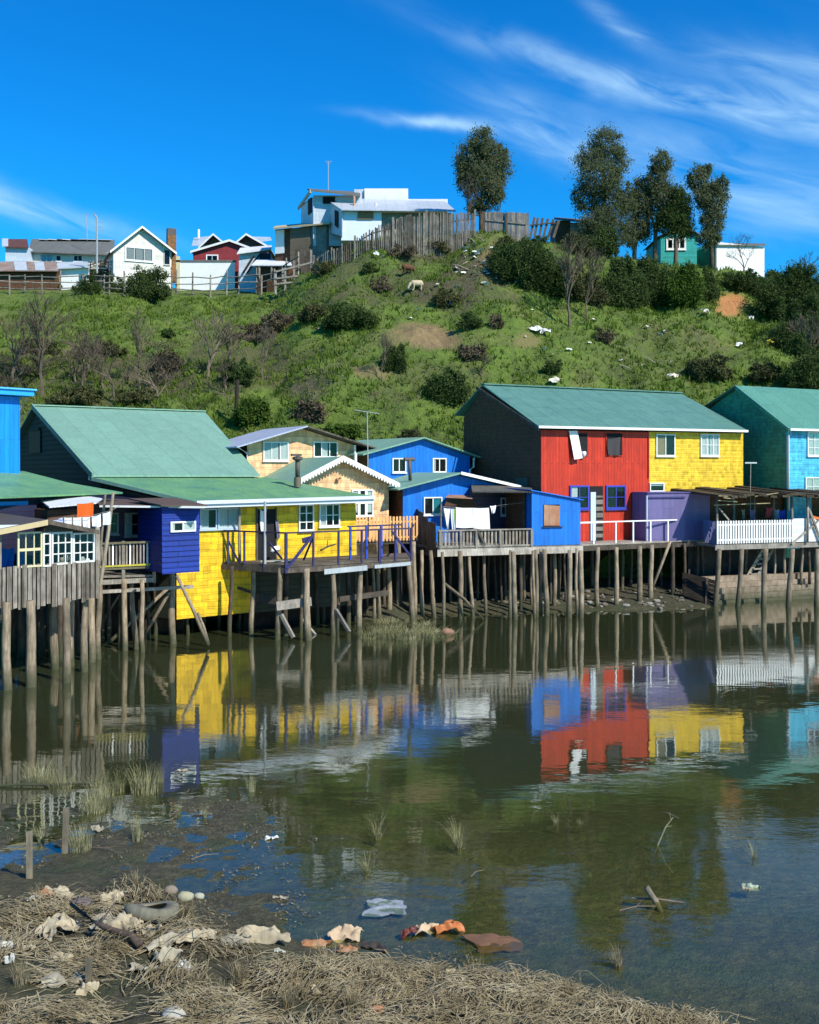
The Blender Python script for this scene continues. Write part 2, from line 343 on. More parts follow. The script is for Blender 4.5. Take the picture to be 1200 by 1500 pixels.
CY = np.array([428,428,429,429,424,404,392,372,354,343,343,350,366,374,384,396,402,412,430,450,470.])
CD = np.array([84,84,83,82,80,76,74,73,72,71,72,73,74,75,76,76,77,78,78,78,78.])
def ground_z(X, Y):
    X = np.asarray(X, float); Y = np.asarray(Y, float); Yc = np.maximum(Y, 8.); px = 600+FPX*X/Yc
    # near bank
    ye = np.interp(px, [-900,0,200,300,430,560,700,820,950,1030,1200,2000], [1270,1282,1288,1325,1385,1412,1428,1446,1476,1505,1525,1560])
    Ye = FPX*CZ/(ye-HZ)
    dn = Ye-Y
    z = np.where(dn > 0, .03+.13*(1-np.exp(-dn*1.1))+.035*dn, .05*dn)
    z = np.maximum(z, -.5)
    n1 = fbm(X*1.1, Y*1.1, 5, 3); n2 = fbm(X*5, Y*5, 3, 9)
    # mud flats in the shallows at the left
    fl = sstep(680, 330, px)*sstep(20.5, 16.5, Y)
    z = z*(1-fl)+np.maximum(z, -.030+.036*sstep(620, 300, px)*sstep(19.5, 16.5, Y))*fl
    fl2 = sstep(19.5, 15, Y)
    z = z*(1-fl2*(dn < 0))+np.maximum(z, -.13)*fl2*(dn < 0)
    z = z+np.where(Y < 24, (n1*.075+n2*.030)*np.where(dn > 0, 1.35, .85), n1*.12)
    flm = sstep(650, 380, px)*sstep(19.5, 16.5, Y)*(Y < 24)*sstep(-.3, .3, -dn+.2); z = z+flm*(fbm(X*3.1, Y*3.1, 3, 61)*.055+fbm(X*9, Y*9, 2, 71)*.016)
    # far shore
    Ys = np.interp(px, [-900,200,500,545,575,620,850,1040,1056,1070,1200,1400,2400], [37.5,37.5,37.8,36.2,36.0,38.4,40.2,41.0,42.5,42.9,44.6,47.,50.])
    df = Y-Ys
    zs = np.where(df > 0, .04+.13*np.minimum(df, 4)+.12*np.clip(df-4, 0, 5), .35*df)
    zs = np.where(px > 1056, np.where(df > 0, np.minimum(df*.62, 1.0), df*.6), zs)
    zs = zs+n1*.10+n2*.04*(df > 0)
    z = np.where(Y > 30, np.maximum(zs, -.6), z)
    # hill
    cy = np.interp(px, CP, CY); cd = np.interp(px, CP, CD); db = 51.5
    zc = CZ+(HZ-cy)*cd/FPX; zb = CZ+(HZ-668)*db/FPX
    s = (Y-db)/(cd-db)
    g = np.clip(s, 0, 1); g = g*(1.10-.10*g)
    lf = sstep(430, 330, px)
    gl = np.clip(s, 0, 1); gl = gl+.07*np.sin(gl*math.pi)
    zh = zb+(zc-zb)*(g*(1-lf)+gl*lf)
    py_ = (1-lf)*0
    zh = zh+np.where(Y > cd, lf*np.minimum((Y-cd)*.22, 2.6), 0)
    amp = sstep(0, .12, s)*(1-sstep(.94, 1.0, s)*.75)
    zh = zh+amp*(fbm(X*.16, Y*.16, 3, 21)*1.5*(1-.6*lf)+fbm(X*.5, Y*.5, 4, 31)*.85+fbm(X*2.0, Y*2.0, 3, 41)*.26)
    tr = sstep(46.0, 51.5, Y); w1 = 1.4+(Y-46)*.05
    z = np.where(Y > 46, z*(1-tr)+zh*tr, z)
    far = sstep(110, 160, Y); z = z*(1-far)+16*far
    # back of the viewer: the bank goes on
    return z
def gz(x, y): return float(ground_z(np.array([x]), np.array([y]))[0])
def hit(px, py, d0=52, d1=100):
    """where the sight line through (px, py) meets the hillside"""
    d = np.arange(d0, d1, .1); x = (px-600)/FPX*d; z = CZ+(HZ-py)/FPX*d; g = ground_z(x, d)
    i = np.argmax(g >= z)
    if g[i] < z[i]: i = len(d)-1
    return Vector((x[i], d[i], float(g[i])))
def groundmat(kind):
    m, nt, b = nt_new(kind); L = nt.links; g = nt.nodes.new('ShaderNodeNewGeometry'); P = g.outputs['Position']
    at = nt.nodes.new('ShaderNodeAttribute'); at.attribute_name = 'mask'; sx = nt.nodes.new('ShaderNodeSeparateColor'); L.new(at.outputs['Color'], sx.inputs[0])
    if kind == 'hill_turf':
        n1 = noise(nt, P, .35, 5, .6); n2 = noise(nt, P, 2.2, 5, .65); n3 = noise(nt, P, 9, 4, .7)
        c = ramp(nt, n1, [(.36, (.080,.120,.020)), (.5, (.105,.170,.022)), (.64, (.130,.150,.038))])
        c = mixc(nt, math_n(nt, 'MULTIPLY', ramp(nt, n2, [(.46, 0.), (.62, 1.)]), .55), c, (.045,.06,.02))
        c = mixc(nt, math_n(nt, 'MULTIPLY', ramp(nt, n3, [(.52, 0.), (.7, 1.)]), .5), c, (.19,.22,.06))
        c = mixc(nt, sx.outputs[1], c, ramp(nt, n3, [(.35, (.045,.045,.022)), (.65, (.11,.095,.05))]))      # rough brown growth
        c = mixc(nt, sx.outputs[0], c, ramp(nt, n2, [(.35, (.16,.115,.055)), (.65, (.25,.18,.09))]))      # bare earth
        c = mixc(nt, sx.outputs[2], c, (.42,.19,.07))
        h = math_n(nt, 'ADD', n2, math_n(nt, 'MULTIPLY', n3, .5)); nb = bump(nt, h, 1., .22)
        b.inputs['Roughness'].default_value = .9
    else:
        n1 = noise(nt, P, 1.1, 5, .62); n2 = noise(nt, P, 7, 5, .7); n3 = noise(nt, P, 40, 3, .7)
        c = ramp(nt, n2, [(.3, (.050,.048,.026)), (.5, (.10,.092,.048)), (.7, (.17,.15,.085))])
        c = mixc(nt, math_n(nt, 'MULTIPLY', ramp(nt, n1, [(.45, 0.), (.65, 1.)]), .7), c, (.060,.088,.030))
        c = mixc(nt, math_n(nt, 'MULTIPLY', ramp(nt, n3, [(.6, 0.), (.68, 1.)]), math_n(nt, 'MULTIPLY', sx.outputs[0], .8)), c, (.22,.19,.13))
        c = mixc(nt, math_n(nt, 'MULTIPLY', ramp(nt, n2, [(.35, 0.), (.6, 1.)]), math_n(nt, 'MULTIPLY', sx.outputs[0], .7)), c, (.12,.10,.06))
        c = mixc(nt, math_n(nt, 'MULTIPLY', sx.outputs[1], .85), c, ramp(nt, n2, [(.35, (.06,.055,.035)), (.7, (.13,.115,.075))]))
        c = mixc(nt, math_n(nt, 'MULTIPLY', ramp(nt, noise(nt, P, 16, 5, .75), [(.55, 0.), (.66, 1.)]), .55), c, (.20,.18,.11)); h = math_n(nt, 'ADD', n2, math_n(nt, 'MULTIPLY', n3, .35)); nb = bump(nt, h, 1., .07)
        sz = nt.nodes.new('ShaderNodeSeparateXYZ'); L.new(P, sz.inputs[0])
        wet = ramp(nt, math_n(nt, 'ADD', sz.outputs[2], .5), [(.455, 1.), (.52, .58)]); c = mixc(nt, 1., c, wet, 'MULTIPLY')
        L.new(ramp(nt, sz.outputs[2], [(.02, .35), (.16, .85)]), b.inputs['Roughness'])
    L.new(c, b.inputs['Base Color']); L.new(nb, b.inputs['Normal']); b.inputs['Specular IOR Level'].default_value = .3
    return m
def terrain(name, rows, mat, maskf):
    A = np.linspace(-1.25, 1.25, 520); rows = np.array(rows)
    YY, AA = np.meshgrid(rows, A, indexing='ij'); XX = AA*(YY+15)
    Z = ground_z(XX, YY); v = np.stack([XX.ravel(), YY.ravel(), Z.ravel()], 1)
    nr, nc = XX.shape; i = np.arange(nr*nc).reshape(nr, nc)
    f = np.stack([i[:-1,:-1].ravel(), i[:-1,1:].ravel(), i[1:,1:].ravel(), i[1:,:-1].ravel()], 1)
    o = mesh_obj(name, v, f, mat, None, True, uv=False, kind='structure')
    m = maskf(XX.ravel(), YY.ravel(), Z.ravel()); ca = o.data.color_attributes.new('mask', 'FLOAT_COLOR', 'POINT')
    ca.data.foreach_set('color', np.concatenate([m, np.ones((len(m), 1))], 1).astype(np.float32).ravel())
    return o
def blob(px, py, cx, cy, rx, ry, nz):
    return sstep(1.25, .75, np.sqrt(((px-cx)/rx)**2+((py-cy)/ry)**2)+nz*.7)
def mask_hill(X, Y, Z):
    px = 600+FPX*X/Y; py = HZ-(Z-CZ)*FPX/Y; nz = fbm(X*.6, Y*.6, 4, 77)
    r = blob(px, py, 622, 492, 52, 20, nz)+blob(px, py, 545, 545, 28, 9, nz)*.7+blob(px, py, 720, 378, 14, 28, nz)*.6+blob(px, py, 770, 500, 16, 8, nz)*.6
    g = blob(px, py, 340, 540, 150, 36, nz*1.5)*.7+blob(px, py, 560, 410, 110, 40, nz*2)*.6+blob(px, py, 690, 400, 60, 60, nz*2)*.7+blob(px, py, 640, 560, 60, 30, nz*2)*.5+blob(px, py, 100, 575, 220, 44, nz)*.7+blob(px, py, 950, 520, 90, 40, nz*2)*.35
    o = blob(px, py, 1070, 446, 24, 15, nz)
    return np.clip(np.stack([r, g, o], 1), 0, 1)
def mask_mud(X, Y, Z):
    px = 600+FPX*X/np.maximum(Y, 6)
    py = HZ+CZ*FPX/np.maximum(Y, 6); dry = sstep(.03, .22, Z+fbm(X*1.4,Y*1.4,3,5)*.14)*(Y < 20)*.65*(1-.9*blob(px, py, 130, 1475, 240, 55, X*0)); st = (Y > 34)*sstep(.0, .35, Z)*.7
    return np.stack([dry, np.clip(st, 0, 1), dry*0], 1)
terrain('ground', list(np.arange(3, 9, .5))+list(np.arange(9, 20, .07))+list(np.arange(20, 34, .5))+list(np.arange(34, 45.9, .2))+[46], groundmat('shore_mud'), mask_mud)
terrain('hill', [46]+list(np.arange(46.2, 80, .22))+list(np.arange(80, 110, .8))+list(np.arange(111, 200, 5))+[400, 900, 2500], groundmat('hill_turf'), mask_hill)
def watermat():
    m, nt, b = nt_new('lagoon_water'); L = nt.links; nt.nodes.remove(b)
    g = nt.nodes.new('ShaderNodeNewGeometry'); P = g.outputs['Position']
    n1 = noise(nt, mapping(nt, P, (.8, 1.6, 1)), 1.1, 3, .5); n2 = noise(nt, mapping(nt, P, (1, 2.2, 1)), 5.5, 3, .55); n3 = noise(nt, mapping(nt, P, (1, 1, 1), (0,0,.4)), .11, 2)
    h = math_n(nt, 'ADD', math_n(nt, 'MULTIPLY', n1, .8), math_n(nt, 'MULTIPLY', math_n(nt, 'MULTIPLY', n2, ramp(nt, n3, [(.42, .12), (.62, 1.)])), .35))
    nb = bump(nt, h, 1., .0055)
    t = nt.nodes.new('ShaderNodeBsdfTransparent'); t.inputs[0].default_value = (.82,.85,.60,1)
    df = nt.nodes.new('ShaderNodeBsdfDiffuse'); df.inputs[0].default_value = (.040,.050,.022,1)
    gl = nt.nodes.new('ShaderNodeBsdfGlossy'); gl.inputs['Roughness'].default_value = .012; gl.inputs[0].default_value = (.93,.93,.9,1); L.new(nb, gl.inputs['Normal'])
    # murk: silt hides the bed where the water is far out and deep
    sp = nt.nodes.new('ShaderNodeSeparateXYZ'); L.new(P, sp.inputs[0])
    mk = ramp(nt, math_n(nt, 'DIVIDE', sp.outputs[1], 60.), [(.22, .10), (.40, .85)])
    m1 = nt.nodes.new('ShaderNodeMixShader'); L.new(mk, m1.inputs[0]); L.new(t.outputs[0], m1.inputs[1]); L.new(df.outputs[0], m1.inputs[2])
    dt = nt.nodes.new('ShaderNodeVectorMath'); dt.operation = 'DOT_PRODUCT'; L.new(g.outputs['Incoming'], dt.inputs[0]); L.new(nb, dt.inputs[1]); ca = math_n(nt, 'ABSOLUTE', dt.outputs['Value'])
    m2 = nt.nodes.new('ShaderNodeMixShader'); L.new(ramp(nt, ca, [(.0,1.),(.07,.80),(.14,.64),(.235,.46),(.34,.20),(.45,.09),(.7,.03)]), m2.inputs[0]); L.new(m1.outputs[0], m2.inputs[1]); L.new(gl.outputs[0], m2.inputs[2])
    L.new(m2.outputs[0], nt.nodes['Material Output'].inputs[0]); return m
MB().add([(-90,3,0),(90,3,0),(90,47,0),(-90,47,0)], [(0,1,2,3)]).build('water', watermat(), kind='structure')

# ---------------- building helpers ----------------
def wall(par, F, pts, off, mat, th=.08, name='wall', **kw):
    return MB().slab([F.p(x, y, off) for x, y in pts], (0, th, 0)).build(name, mat, par, **kw)
def window(par, F, x0, y0, x1, y1, off=0, fm=None, cols=2, rows=1, curtain=None, fw=.048, mw=.026, cm=None, nm='window', **kw):
    a = F.p(x0, (y0+y1)/2, off); c = F.p(x1, (y0+y1)/2, off); u0, u1 = a.x, c.x; xm = (x0+x1)/2
    z0 = F.p(xm, y1, off).z; z1 = F.p(xm, y0, off).z; fm = fm or WHITE
    b = MB(); f0, f1 = off-.07, off-.004
    b.box((u0,f0,z0),(u0+fw,f1,z1)).box((u1-fw,f0,z0),(u1,f1,z1)).box((u0+fw,f0,z0),(u1-fw,f1,z0+fw)).box((u0+fw,f0,z1-fw),(u1-fw,f1,z1))
    for i in range(1, cols):
        x = u0+(u1-u0)*i/cols; w = mw*(1.5 if cols <= 3 else 1); b.box((x-w/2,f0+.012,z0+fw),(x+w/2,f1-.02,z1-fw))
    for j in range(1, rows):
        z = z0+(z1-z0)*j/rows; b.box((u0+fw,f0+.017,z-mw/2),(u1-fw,f1-.025,z+mw/2))
    w = b.build(nm, fm, par, **kw)
    MB().box((u0-.03,f0-.03,z0-.05),(u1+.03,f0+.02,z0-.004)).build('sill', fm, w)
    MB().box((u0+fw,off-.010,z0+fw),(u1-fw,off-.006,z1-fw)).build('dark_room_backing', BLACK, w)  # flat black sheet stands in for the unlit room behind
    MB().box((u0+fw,off-.042,z0+fw),(u1-fw,off-.038,z1-fw)).build('pane', GLASS, w)
    if curtain:
        cb = MB()
        for (c0, c1, zt) in curtain:
            n = 14; V = []
            ua = u0+fw+(u1-u0-2*fw)*c0; ub = u0+fw+(u1-u0-2*fw)*c1; zl = z0+fw+(z1-z0-2*fw)*(1-zt)
            for i in range(n+1):
                x = ua+(ub-ua)*i/n; y = off-.022+.007*math.sin(i*1.9+x); V += [(x,y,zl),(x,y,z1-fw)]
            cb.add(V, [(2*i,2*i+2,2*i+3,2*i+1) for i in range(n)])
        cb.build('curtain', cm or CLOTHW, w)
    return w
FULL = [(0,.48,1),(.52,1,1)]; SIDES = [(0,.28,1),(.74,1,1)]
def pile(par, F, pxt, zt, pxb, d, r=.09, mat=None, zb=-.55, name='pile', dt=None):
    """crooked driven pole from the lagoon bed up to height zt"""
    top = F.w(pxt, HZ, dt or d); bot = F.w(pxb, HZ, d); top.z = zt; bot.z = zb
    n = 7; pts = []; ph = random.random()*6; am = random.uniform(.01, .05)
    for i in range(n):
        t = i/(n-1); p = bot.lerp(top, t); p.x += am*math.sin(ph+t*5)*math.sin(t*math.pi); p.y += am*math.cos(ph+t*4)*math.sin(t*math.pi); pts.append(p)
    return MB().tube(pts, [r*(1.12-.24*i/(n-1)+random.uniform(-.05,.05)) for i in range(n)], 9).build(name, mat or PILE, par, True)
def gable_front(F, L, A, Rr, zb, depth, wm, rm, ov=.35, rm2=None, th=.06, name='stilt_house', sm=None, rside=.3, trim=None, **kw):
    """house whose gable faces the viewer. L, A, Rr: photo points of left eave, apex and right eave of the wall"""
    o = F.empty(name, **kw)
    l = F.p(*L); a = F.p(*A); r = F.p(*Rr)
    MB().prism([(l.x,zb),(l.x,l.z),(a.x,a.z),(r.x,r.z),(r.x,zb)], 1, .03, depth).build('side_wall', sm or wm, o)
    MB().prism([(l.x,zb),(l.x,l.z-.01),(a.x,a.z-.01),(r.x,r.z-.01),(r.x,zb)], 1, -.03, .026).build('wall', wm, o)
    def ext(p, q, e): d = (p-q); d.y = 0; return p+d.normalized()*e
    le = ext(l, a, rside); re = ext(r, a, rside)
    b = MB()
    for q in (le, re):
        b.slab([(q.x,-ov,q.z+.02),(a.x,-ov,a.z+.02),(a.x,depth+.2,a.z+.02),(q.x,depth+.2,q.z+.02)], (0,0,th))
    if rm2:
        MB().slab([(re.x,-ov,re.z+.02),(a.x,-ov,a.z+.02),(a.x,depth+.2,a.z+.02),(re.x,depth+.2,re.z+.02)], (0,0,th)).build('roof', rm2, o)
        b = MB().slab([(le.x,-ov,le.z+.02),(a.x,-ov,a.z+.02),(a.x,depth+.2,a.z+.02),(le.x,depth+.2,le.z+.02)], (0,0,th))
    b.build('roof', rm, o)
    if trim:
        tb = MB()
        for q in (le, re): tb.slab([(q.x,-ov-.03,q.z-.10),(a.x,-ov-.03,a.z-.10),(a.x,-ov-.03,a.z+.09),(q.x,-ov-.03,q.z+.09)], (0,.028,0))
        tb.build('bargeboard', trim, o)
    return o, l, a, r
def pickets(b, p, q, z0, z1, step, w, t=.02, jit=.0, pointed=False):
    p = Vector(p); q = Vector(q); L = (q-p).length; d = (q-p)/L; n = max(2, int(L/step)); nr = Vector((-d.y, d.x, 0))
    for i in range(n+1):
        c = p+d*(L*i/n); ww = w*(1+random.uniform(-jit, jit)*2); a = c-d*ww/2; e = c+d*ww/2; j0 = random.uniform(-jit, jit)*.5; j1 = random.uniform(-jit, jit)*.5; le = d*random.uniform(-jit, jit)*.25
        zz0 = z0+c.z*0+j0; zz1 = z1+j1
        pts = [Vector((a.x,a.y,zz0)), Vector((e.x,e.y,zz0)), Vector((e.x,e.y,zz1))+le, Vector((a.x,a.y,zz1))+le]
        if pointed: pts.insert(3, (pts[2]+pts[3])/2+Vector((0,0,w*.6)))
        b.slab(pts, nr*t)
def cloth(name, F, pts4, mat, par=None, nx=10, nz=8, amp=.03, hem=.06, seed=0, **kw):
    """hanging cloth between two top corners; pts4 = tl, tr, br, bl (local)"""
    tl, tr, br, bl = [Vector(p) for p in pts4]; V = []
    for j in range(nz+1):
        for i in range(nx+1):
            s, t = i/nx, j/nz; p = tl.lerp(tr, s).lerp(bl.lerp(br, s), t); k = math.sin(s*math.pi)
            p.z -= hem*k*(1-.3*t); p.y += amp*math.sin(s*9+seed+t*1.5)*(.3+t); p.x += amp*.4*math.sin(t*4+seed)
            V.append(p)
    V2 = V+[v+Vector((0,.008,0)) for v in V]; n = len(V); w = nx+1
    Fc = [(j*w+i, (j+1)*w+i, (j+1)*w+i+1, j*w+i+1) for j in range(nz) for i in range(nx)]
    Fc += [tuple(n+k for k in f[::-1]) for f in Fc]
    m = MB().add(V2, Fc)
    if par is None:
        o = mesh_obj(name, m.v, m.f, mat, None, True, **kw)
        c = Vector((sum(v.x for v in V)/n, sum(v.y for v in V)/n, min(v.z for v in V)))
        o.location = (F.o.x, F.o.y, 0); o.rotation_euler = (0, 0, F.rz); return o
    return m.build(name, mat, par, True, **kw)
# ================= the row of stilt houses =================
# ---- yellow house under the big green roof ----
FY = Frame(258, 33.8, 520, 37.5)
def yellow_house():
    F = FY; o = F.empty('stilt_house', label='yellow shingled stilt house under a big two-stage green sheet roof', cat='house')
    uR = F.u(520); zb = .61; zf = 2.43; z1 = 4.52
    rl = F.p(48, 594, 11.9); rr = F.p(300, 603, 11.9); bl = F.p(137, 697, 3); brt = F.p(381, 697, 3)
    zr = (rl.z+rr.z)/2; zk = (bl.z+brt.z)/2; back = 19.; zbk = zr-2.6
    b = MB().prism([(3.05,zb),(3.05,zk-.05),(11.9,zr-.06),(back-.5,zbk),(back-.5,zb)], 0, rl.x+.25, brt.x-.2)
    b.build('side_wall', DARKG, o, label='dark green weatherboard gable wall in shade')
    # weatherboards on the gable end, one over the other
    sb = MB(); x = rl.x+.25; z = zb+1.2
    while z < zr-.3:
        v0 = 3.05 if z+.2 < zk else 3.05+(z+.2-zk)/(zr-zk)*8.85; v1 = back-.5 if z+.2 < zbk else 11.9+(zr-z-.2)/(zr-zbk)*6.5
        sb.slab([(x-.035,v0,z),(x-.035,v1,z),(x-.008,v1,z+.205),(x-.008,v0,z+.205)], (.012,0,0)); z += .19
    sb.build('weatherboards', DARKG, o)
    w0 = F.side(47, 652, x); w1 = F.side(58, 630, x)
    p0 = F.side(44, 664, x-.05); p1 = F.side(60, 630, x-.05)
    fr = MB().box((x-.09, p0.y, p0.z), (x-.04, p1.y, p1.z)).build('shutter', paint('dark_shutter', (.03,.035,.03)), o)
    MB().box((x-.12, p0.y-.1, p1.z), (x-.03, p1.y+.1, p1.z+.1)).build('shutter_frame', DARKG, fr)
    # front room
    MB().prism([(bl.x+.4,3.04),(0,.03),(uR,.03),(uR,3.04)], 2, zb, 4.5).build('front_room', DARKG, o)
    uc = F.u(367)
    MB().slab([(0,0,zb),(uc,0,zb+.03),(uc,0,zf-.1),(uR,0,zf-.1),(uR,0,z1),(0,0,z1)], (0,-.05,0)).build('wall', YEL, o)
    MB().box((uR+.003,0,zf-.1),(uR+.05,3,z1)).build('end_wall', YEL, o)
    MB().box((uc+.05,-.06,zf-.3),(uR,.0,zf-.1)).build('sill_beam', GREYB, o)
    MB().box((uc+.02,.6,-.3),(uR+.4,.66,zf-.3)).build('underfloor_shade_boards', UNDER, o)  # dark skirt added to give the blackness under the floor
    # main roof and the shallower roof over the front
    m = MB().slab([rl, rr, brt+Vector((0,0,.03)), bl+Vector((0,0,.03))], (0,0,-.07))
    m.slab([rl+Vector((0,0,-.001)), rr+Vector((0,0,-.001)), Vector((rr.x,back,zbk)), Vector((rl.x,back,zbk))], (0,0,-.07))
    m.build('roof', ROOFG, o)
    MB().beam(rl+Vector((0,0,.02)), rr+Vector((0,0,.02)), .34, .05).build('ridge_cap', ROOFG, o)
    e0 = F.p(287, 734, -.8); e1 = F.p(546, 726.5, -.8); t1 = F.p(392, 698, 3.1); t0 = F.p(141, 697, 3.1)
    MB().slab([t0+Vector((-.2,.1,-.03)), t1+Vector((0,.1,-.03)), e1, e0], (0,0,-.05)).build('porch_roof', ROOFG2, o, label='lower front roof of worn green sheets')
    MB().beam(rl+Vector((-.03,0,-.03)), bl+Vector((-.03,0,.0)), .06, .2).beam(t0+Vector((-.22,.1,-.08)), e0+Vector((-.03,0,-.06)), .05, .12).build('bargeboard', ROOFG, o)
    g0 = e0+Vector((0,-.04,-.05)); g1 = e1+Vector((.05,-.04,-.05))
    MB().beam(g0, g1, .1, .12).beam(g0+Vector((0,.05,-.10)), g1+Vector((0,.05,-.10)), .04, .16).build('gutter', paint('gutter_paint', (.55,.60,.66)), o)
    # plain boards closing the gap below the eave
    MB().slab([Vector((bl.x+.4,3,zk-.3)), Vector((0,-.0,4.45)), Vector((0,0,4.2)), Vector((bl.x+.4,3,3.4))], (.03,.03,0)).build('eave_boards', DARKB, o)
    window(o, F, 292, 745, 317, 775, -.05, paint('pale_blue_frame', (.42,.52,.68)), 1, 1, [(0,.55,1)]); window(o, F, 318.5, 744, 349, 774, -.05, paint('pale_blue_frame', ()), 1, 1, FULL)
    window(o, F, 437, 739, 459, 777.5, -.05, WHITE, 2, 3, None); window(o, F, 467, 738, 497, 771, -.05, WHITE, 3, 2, [(0,.3,1)])
    a = F.p(377, 746, -.05); c = F.p(403, 811, -.05)
    d = MB().box((a.x,-.065,zf-.05),(c.x,-.052,a.z)).build('doorway', BLACK, o)
    MB().box((a.x-.06,-.10,zf-.05),(a.x,-.052,a.z+.05)).box((c.x,-.10,zf-.05),(c.x+.05,-.052,a.z+.05)).build('door_frame', DGREYB, d)
    ch = F.p(436, 713, 1.0)
    c = MB().tube([ch, ch+Vector((0,0,.35))], .13, 12).build('chimney', paint('clay_pipe', (.14,.12,.08)), o)
    MB().tube([ch+Vector((0,0,.35)), ch+Vector((0,0,.95))], .085, 12).build('flue', PIPE, c, True)
    MB().tube([ch+Vector((0,0,.95)), ch+Vector((0,0,1.0)), ch+Vector((0,0,1.08)), ch+Vector((0,0,1.12))], [.10,.19,.19,.05], 12).box(ch+Vector((-.25,-.05,1.12)), ch+Vector((.15,.05,1.20))).build('cowl', PIPE, c)
    # outrigger post holding the eave and the timber under the wall
    for pxt, pxb, d in ((351, 351, 34.6),): pile(o, F, pxt, 4.4, pxb, d, .05, GREYB, zf-.3, 'post')
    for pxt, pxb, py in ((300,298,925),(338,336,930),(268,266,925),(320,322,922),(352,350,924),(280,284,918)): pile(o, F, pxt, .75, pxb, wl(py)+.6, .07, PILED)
yellow_house()
def deck_rails(b, P, z0, z1, r, posts):
    pass
def purple_deck():
    F = FY; z = 2.43
    o = F.empty('stilt_deck', label='weathered timber deck with violet railing on crooked poles before the yellow house', cat='deck')
    A = F.w(330, HZ, 34.4); B = F.w(419, HZ, 33.25); C = F.w(603, HZ, 35.9); D = F.w(606, HZ, 38.6); E = F.w(522, HZ, 37.45)
    for v in (A, B, C, D, E): v.z = z
    A.y = -.08; E2 = Vector((E.x,-.08,z))
    MB().slab([A, B, C, D, E2], (0,0,-.06)).build('deck_floor', wood('deck_board', (.12,.105,.08), (.26,.23,.19)), o)
    rim = MB().beam(A+Vector((0,0,-.16)), B+Vector((0,0,-.16)), .08, .17).beam(B+Vector((0,0,-.16)), C+Vector((0,0,-.16)), .08, .17)
    rim.build('rim_beam', DGREYB, o)
    f0 = B.lerp(C, .28)+Vector((0,-.07,-.27)); f1 = B.lerp(C, .62)+Vector((0,-.07,-.22)); f2 = B.lerp(C, .68)+Vector((0,-.07,-.2)); f3 = B.lerp(C, .98)+Vector((0,-.07,-.16))
    MB().beam(f0, f1, .04, .17).beam(f2, f3, .04, .12).build('fascia_board', paint('pale_fascia', (.38,.42,.44), wear=.7), o)
    ps = [(334,A),(358,None),(387,None),(419,B),(459,None),(496,None),(530,None),(556,None),(579,None),(602,C)]
    rb = MB()
    def onrim(px):
        s, e = (A, B) if px < 419 else (B, C); lo, hi = 0., 1.
        for _ in range(30):
            m = (lo+hi)/2; q = s.lerp(e, m); X = F.o+F.e*q.x+F.n*q.y
            if 600+FPX*X.x/X.y < px: lo = m
            else: hi = m
        return s.lerp(e, lo)
    for px, _ in ps:
        q = onrim(px); big = px in (387, 419, 556)
        MB().beam(q+Vector((0,0,-.25)), q+Vector((0,0,1.05)), .085 if big else .06, .085 if big else .06).build('railing_post', PURR, o)
    for px in (523, 547, 569, 590): q = onrim(px)+Vector((.2,.8,0)); MB().beam(q+Vector((0,0,-.05)), q+Vector((0,0,1.15)), .07, .07).build('railing_post', paint('blue_post', (.02,.07,.45)), o)
    q0 = onrim(519)+Vector((.2,.8,1.15)); q1 = onrim(600)+Vector((.2,.8,1.15)); rb.beam(q0, q1, .06, .05)
    U = Vector((0,0,1.06)); rb.beam(A+U, B+U, .06, .05).beam(B+U, C+U, .06, .05).beam(C+U, C.lerp(D, .9)+U, .06, .05)
    rb.build('handrail', paint('worn_violet', (.035,.026,.06), wear=.8), o)
    def bb(p, q, w, h): MB().beam(p, q, w, h).build('brace', PURR, o)
    bb(onrim(420)+Vector((0,-.04,-.1)), onrim(459)+Vector((0,-.04,1.0)), .05, .09); bb(onrim(573)+Vector((0,-.04,1.0)), onrim(600)+Vector((0,-.04,.1)), .05, .07)
    bb(onrim(336)+Vector((0,.06,.7)), onrim(352)+Vector((0,.1,0)), .05, .05); bb(onrim(404)+Vector((0,.5,.7)), onrim(419)+Vector((0,.3,.2)), .05, .05); bb(onrim(455)+Vector((0,.5,.1)), onrim(460)+Vector((0,.05,.9)), .05, .05)
    bb(onrim(444)+Vector((0,.05,.78)), onrim(461)+Vector((0,.05,.86)), .05, .17)
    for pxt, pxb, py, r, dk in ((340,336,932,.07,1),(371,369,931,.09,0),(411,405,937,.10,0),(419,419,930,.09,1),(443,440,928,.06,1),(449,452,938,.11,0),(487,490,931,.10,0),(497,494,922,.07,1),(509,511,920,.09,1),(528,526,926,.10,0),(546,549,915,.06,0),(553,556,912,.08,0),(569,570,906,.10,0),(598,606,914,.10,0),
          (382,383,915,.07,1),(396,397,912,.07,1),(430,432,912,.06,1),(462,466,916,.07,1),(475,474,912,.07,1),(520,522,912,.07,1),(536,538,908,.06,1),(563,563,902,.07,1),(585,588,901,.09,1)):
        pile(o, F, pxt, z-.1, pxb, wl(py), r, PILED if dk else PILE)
    def br(p0, p1, w=.09, h=.18, mat=GREYB):
        MB().beam(F.w(*p0), F.w(*p1), w, h).build('cross_beam', mat, o)
    br((405,888,33.1),(456,881,33.5), .08, .28); br((372,874,34.5),(412,880,34), .08, .3, DGREYB); br((497,878,35),(568,868,36), .08, .18, DGREYB); br((412,900,33.3),(430,934,33.1), .1, .1); br((492,893,34.2),(512,926,33.8), .1, .1); br((340,858,35),(370,868,34.8), .05, .1, DGREYB); br((440,905,35),(462,930,34.4), .08, .08)
    # clutter on the boards
    MB().beam(onrim(405)+Vector((0,1.2,.03)), onrim(450)+Vector((0,1.0,.04)), .25, .04).build('loose_board', paint('pale_board', (.42,.40,.34)), o)
purple_deck()
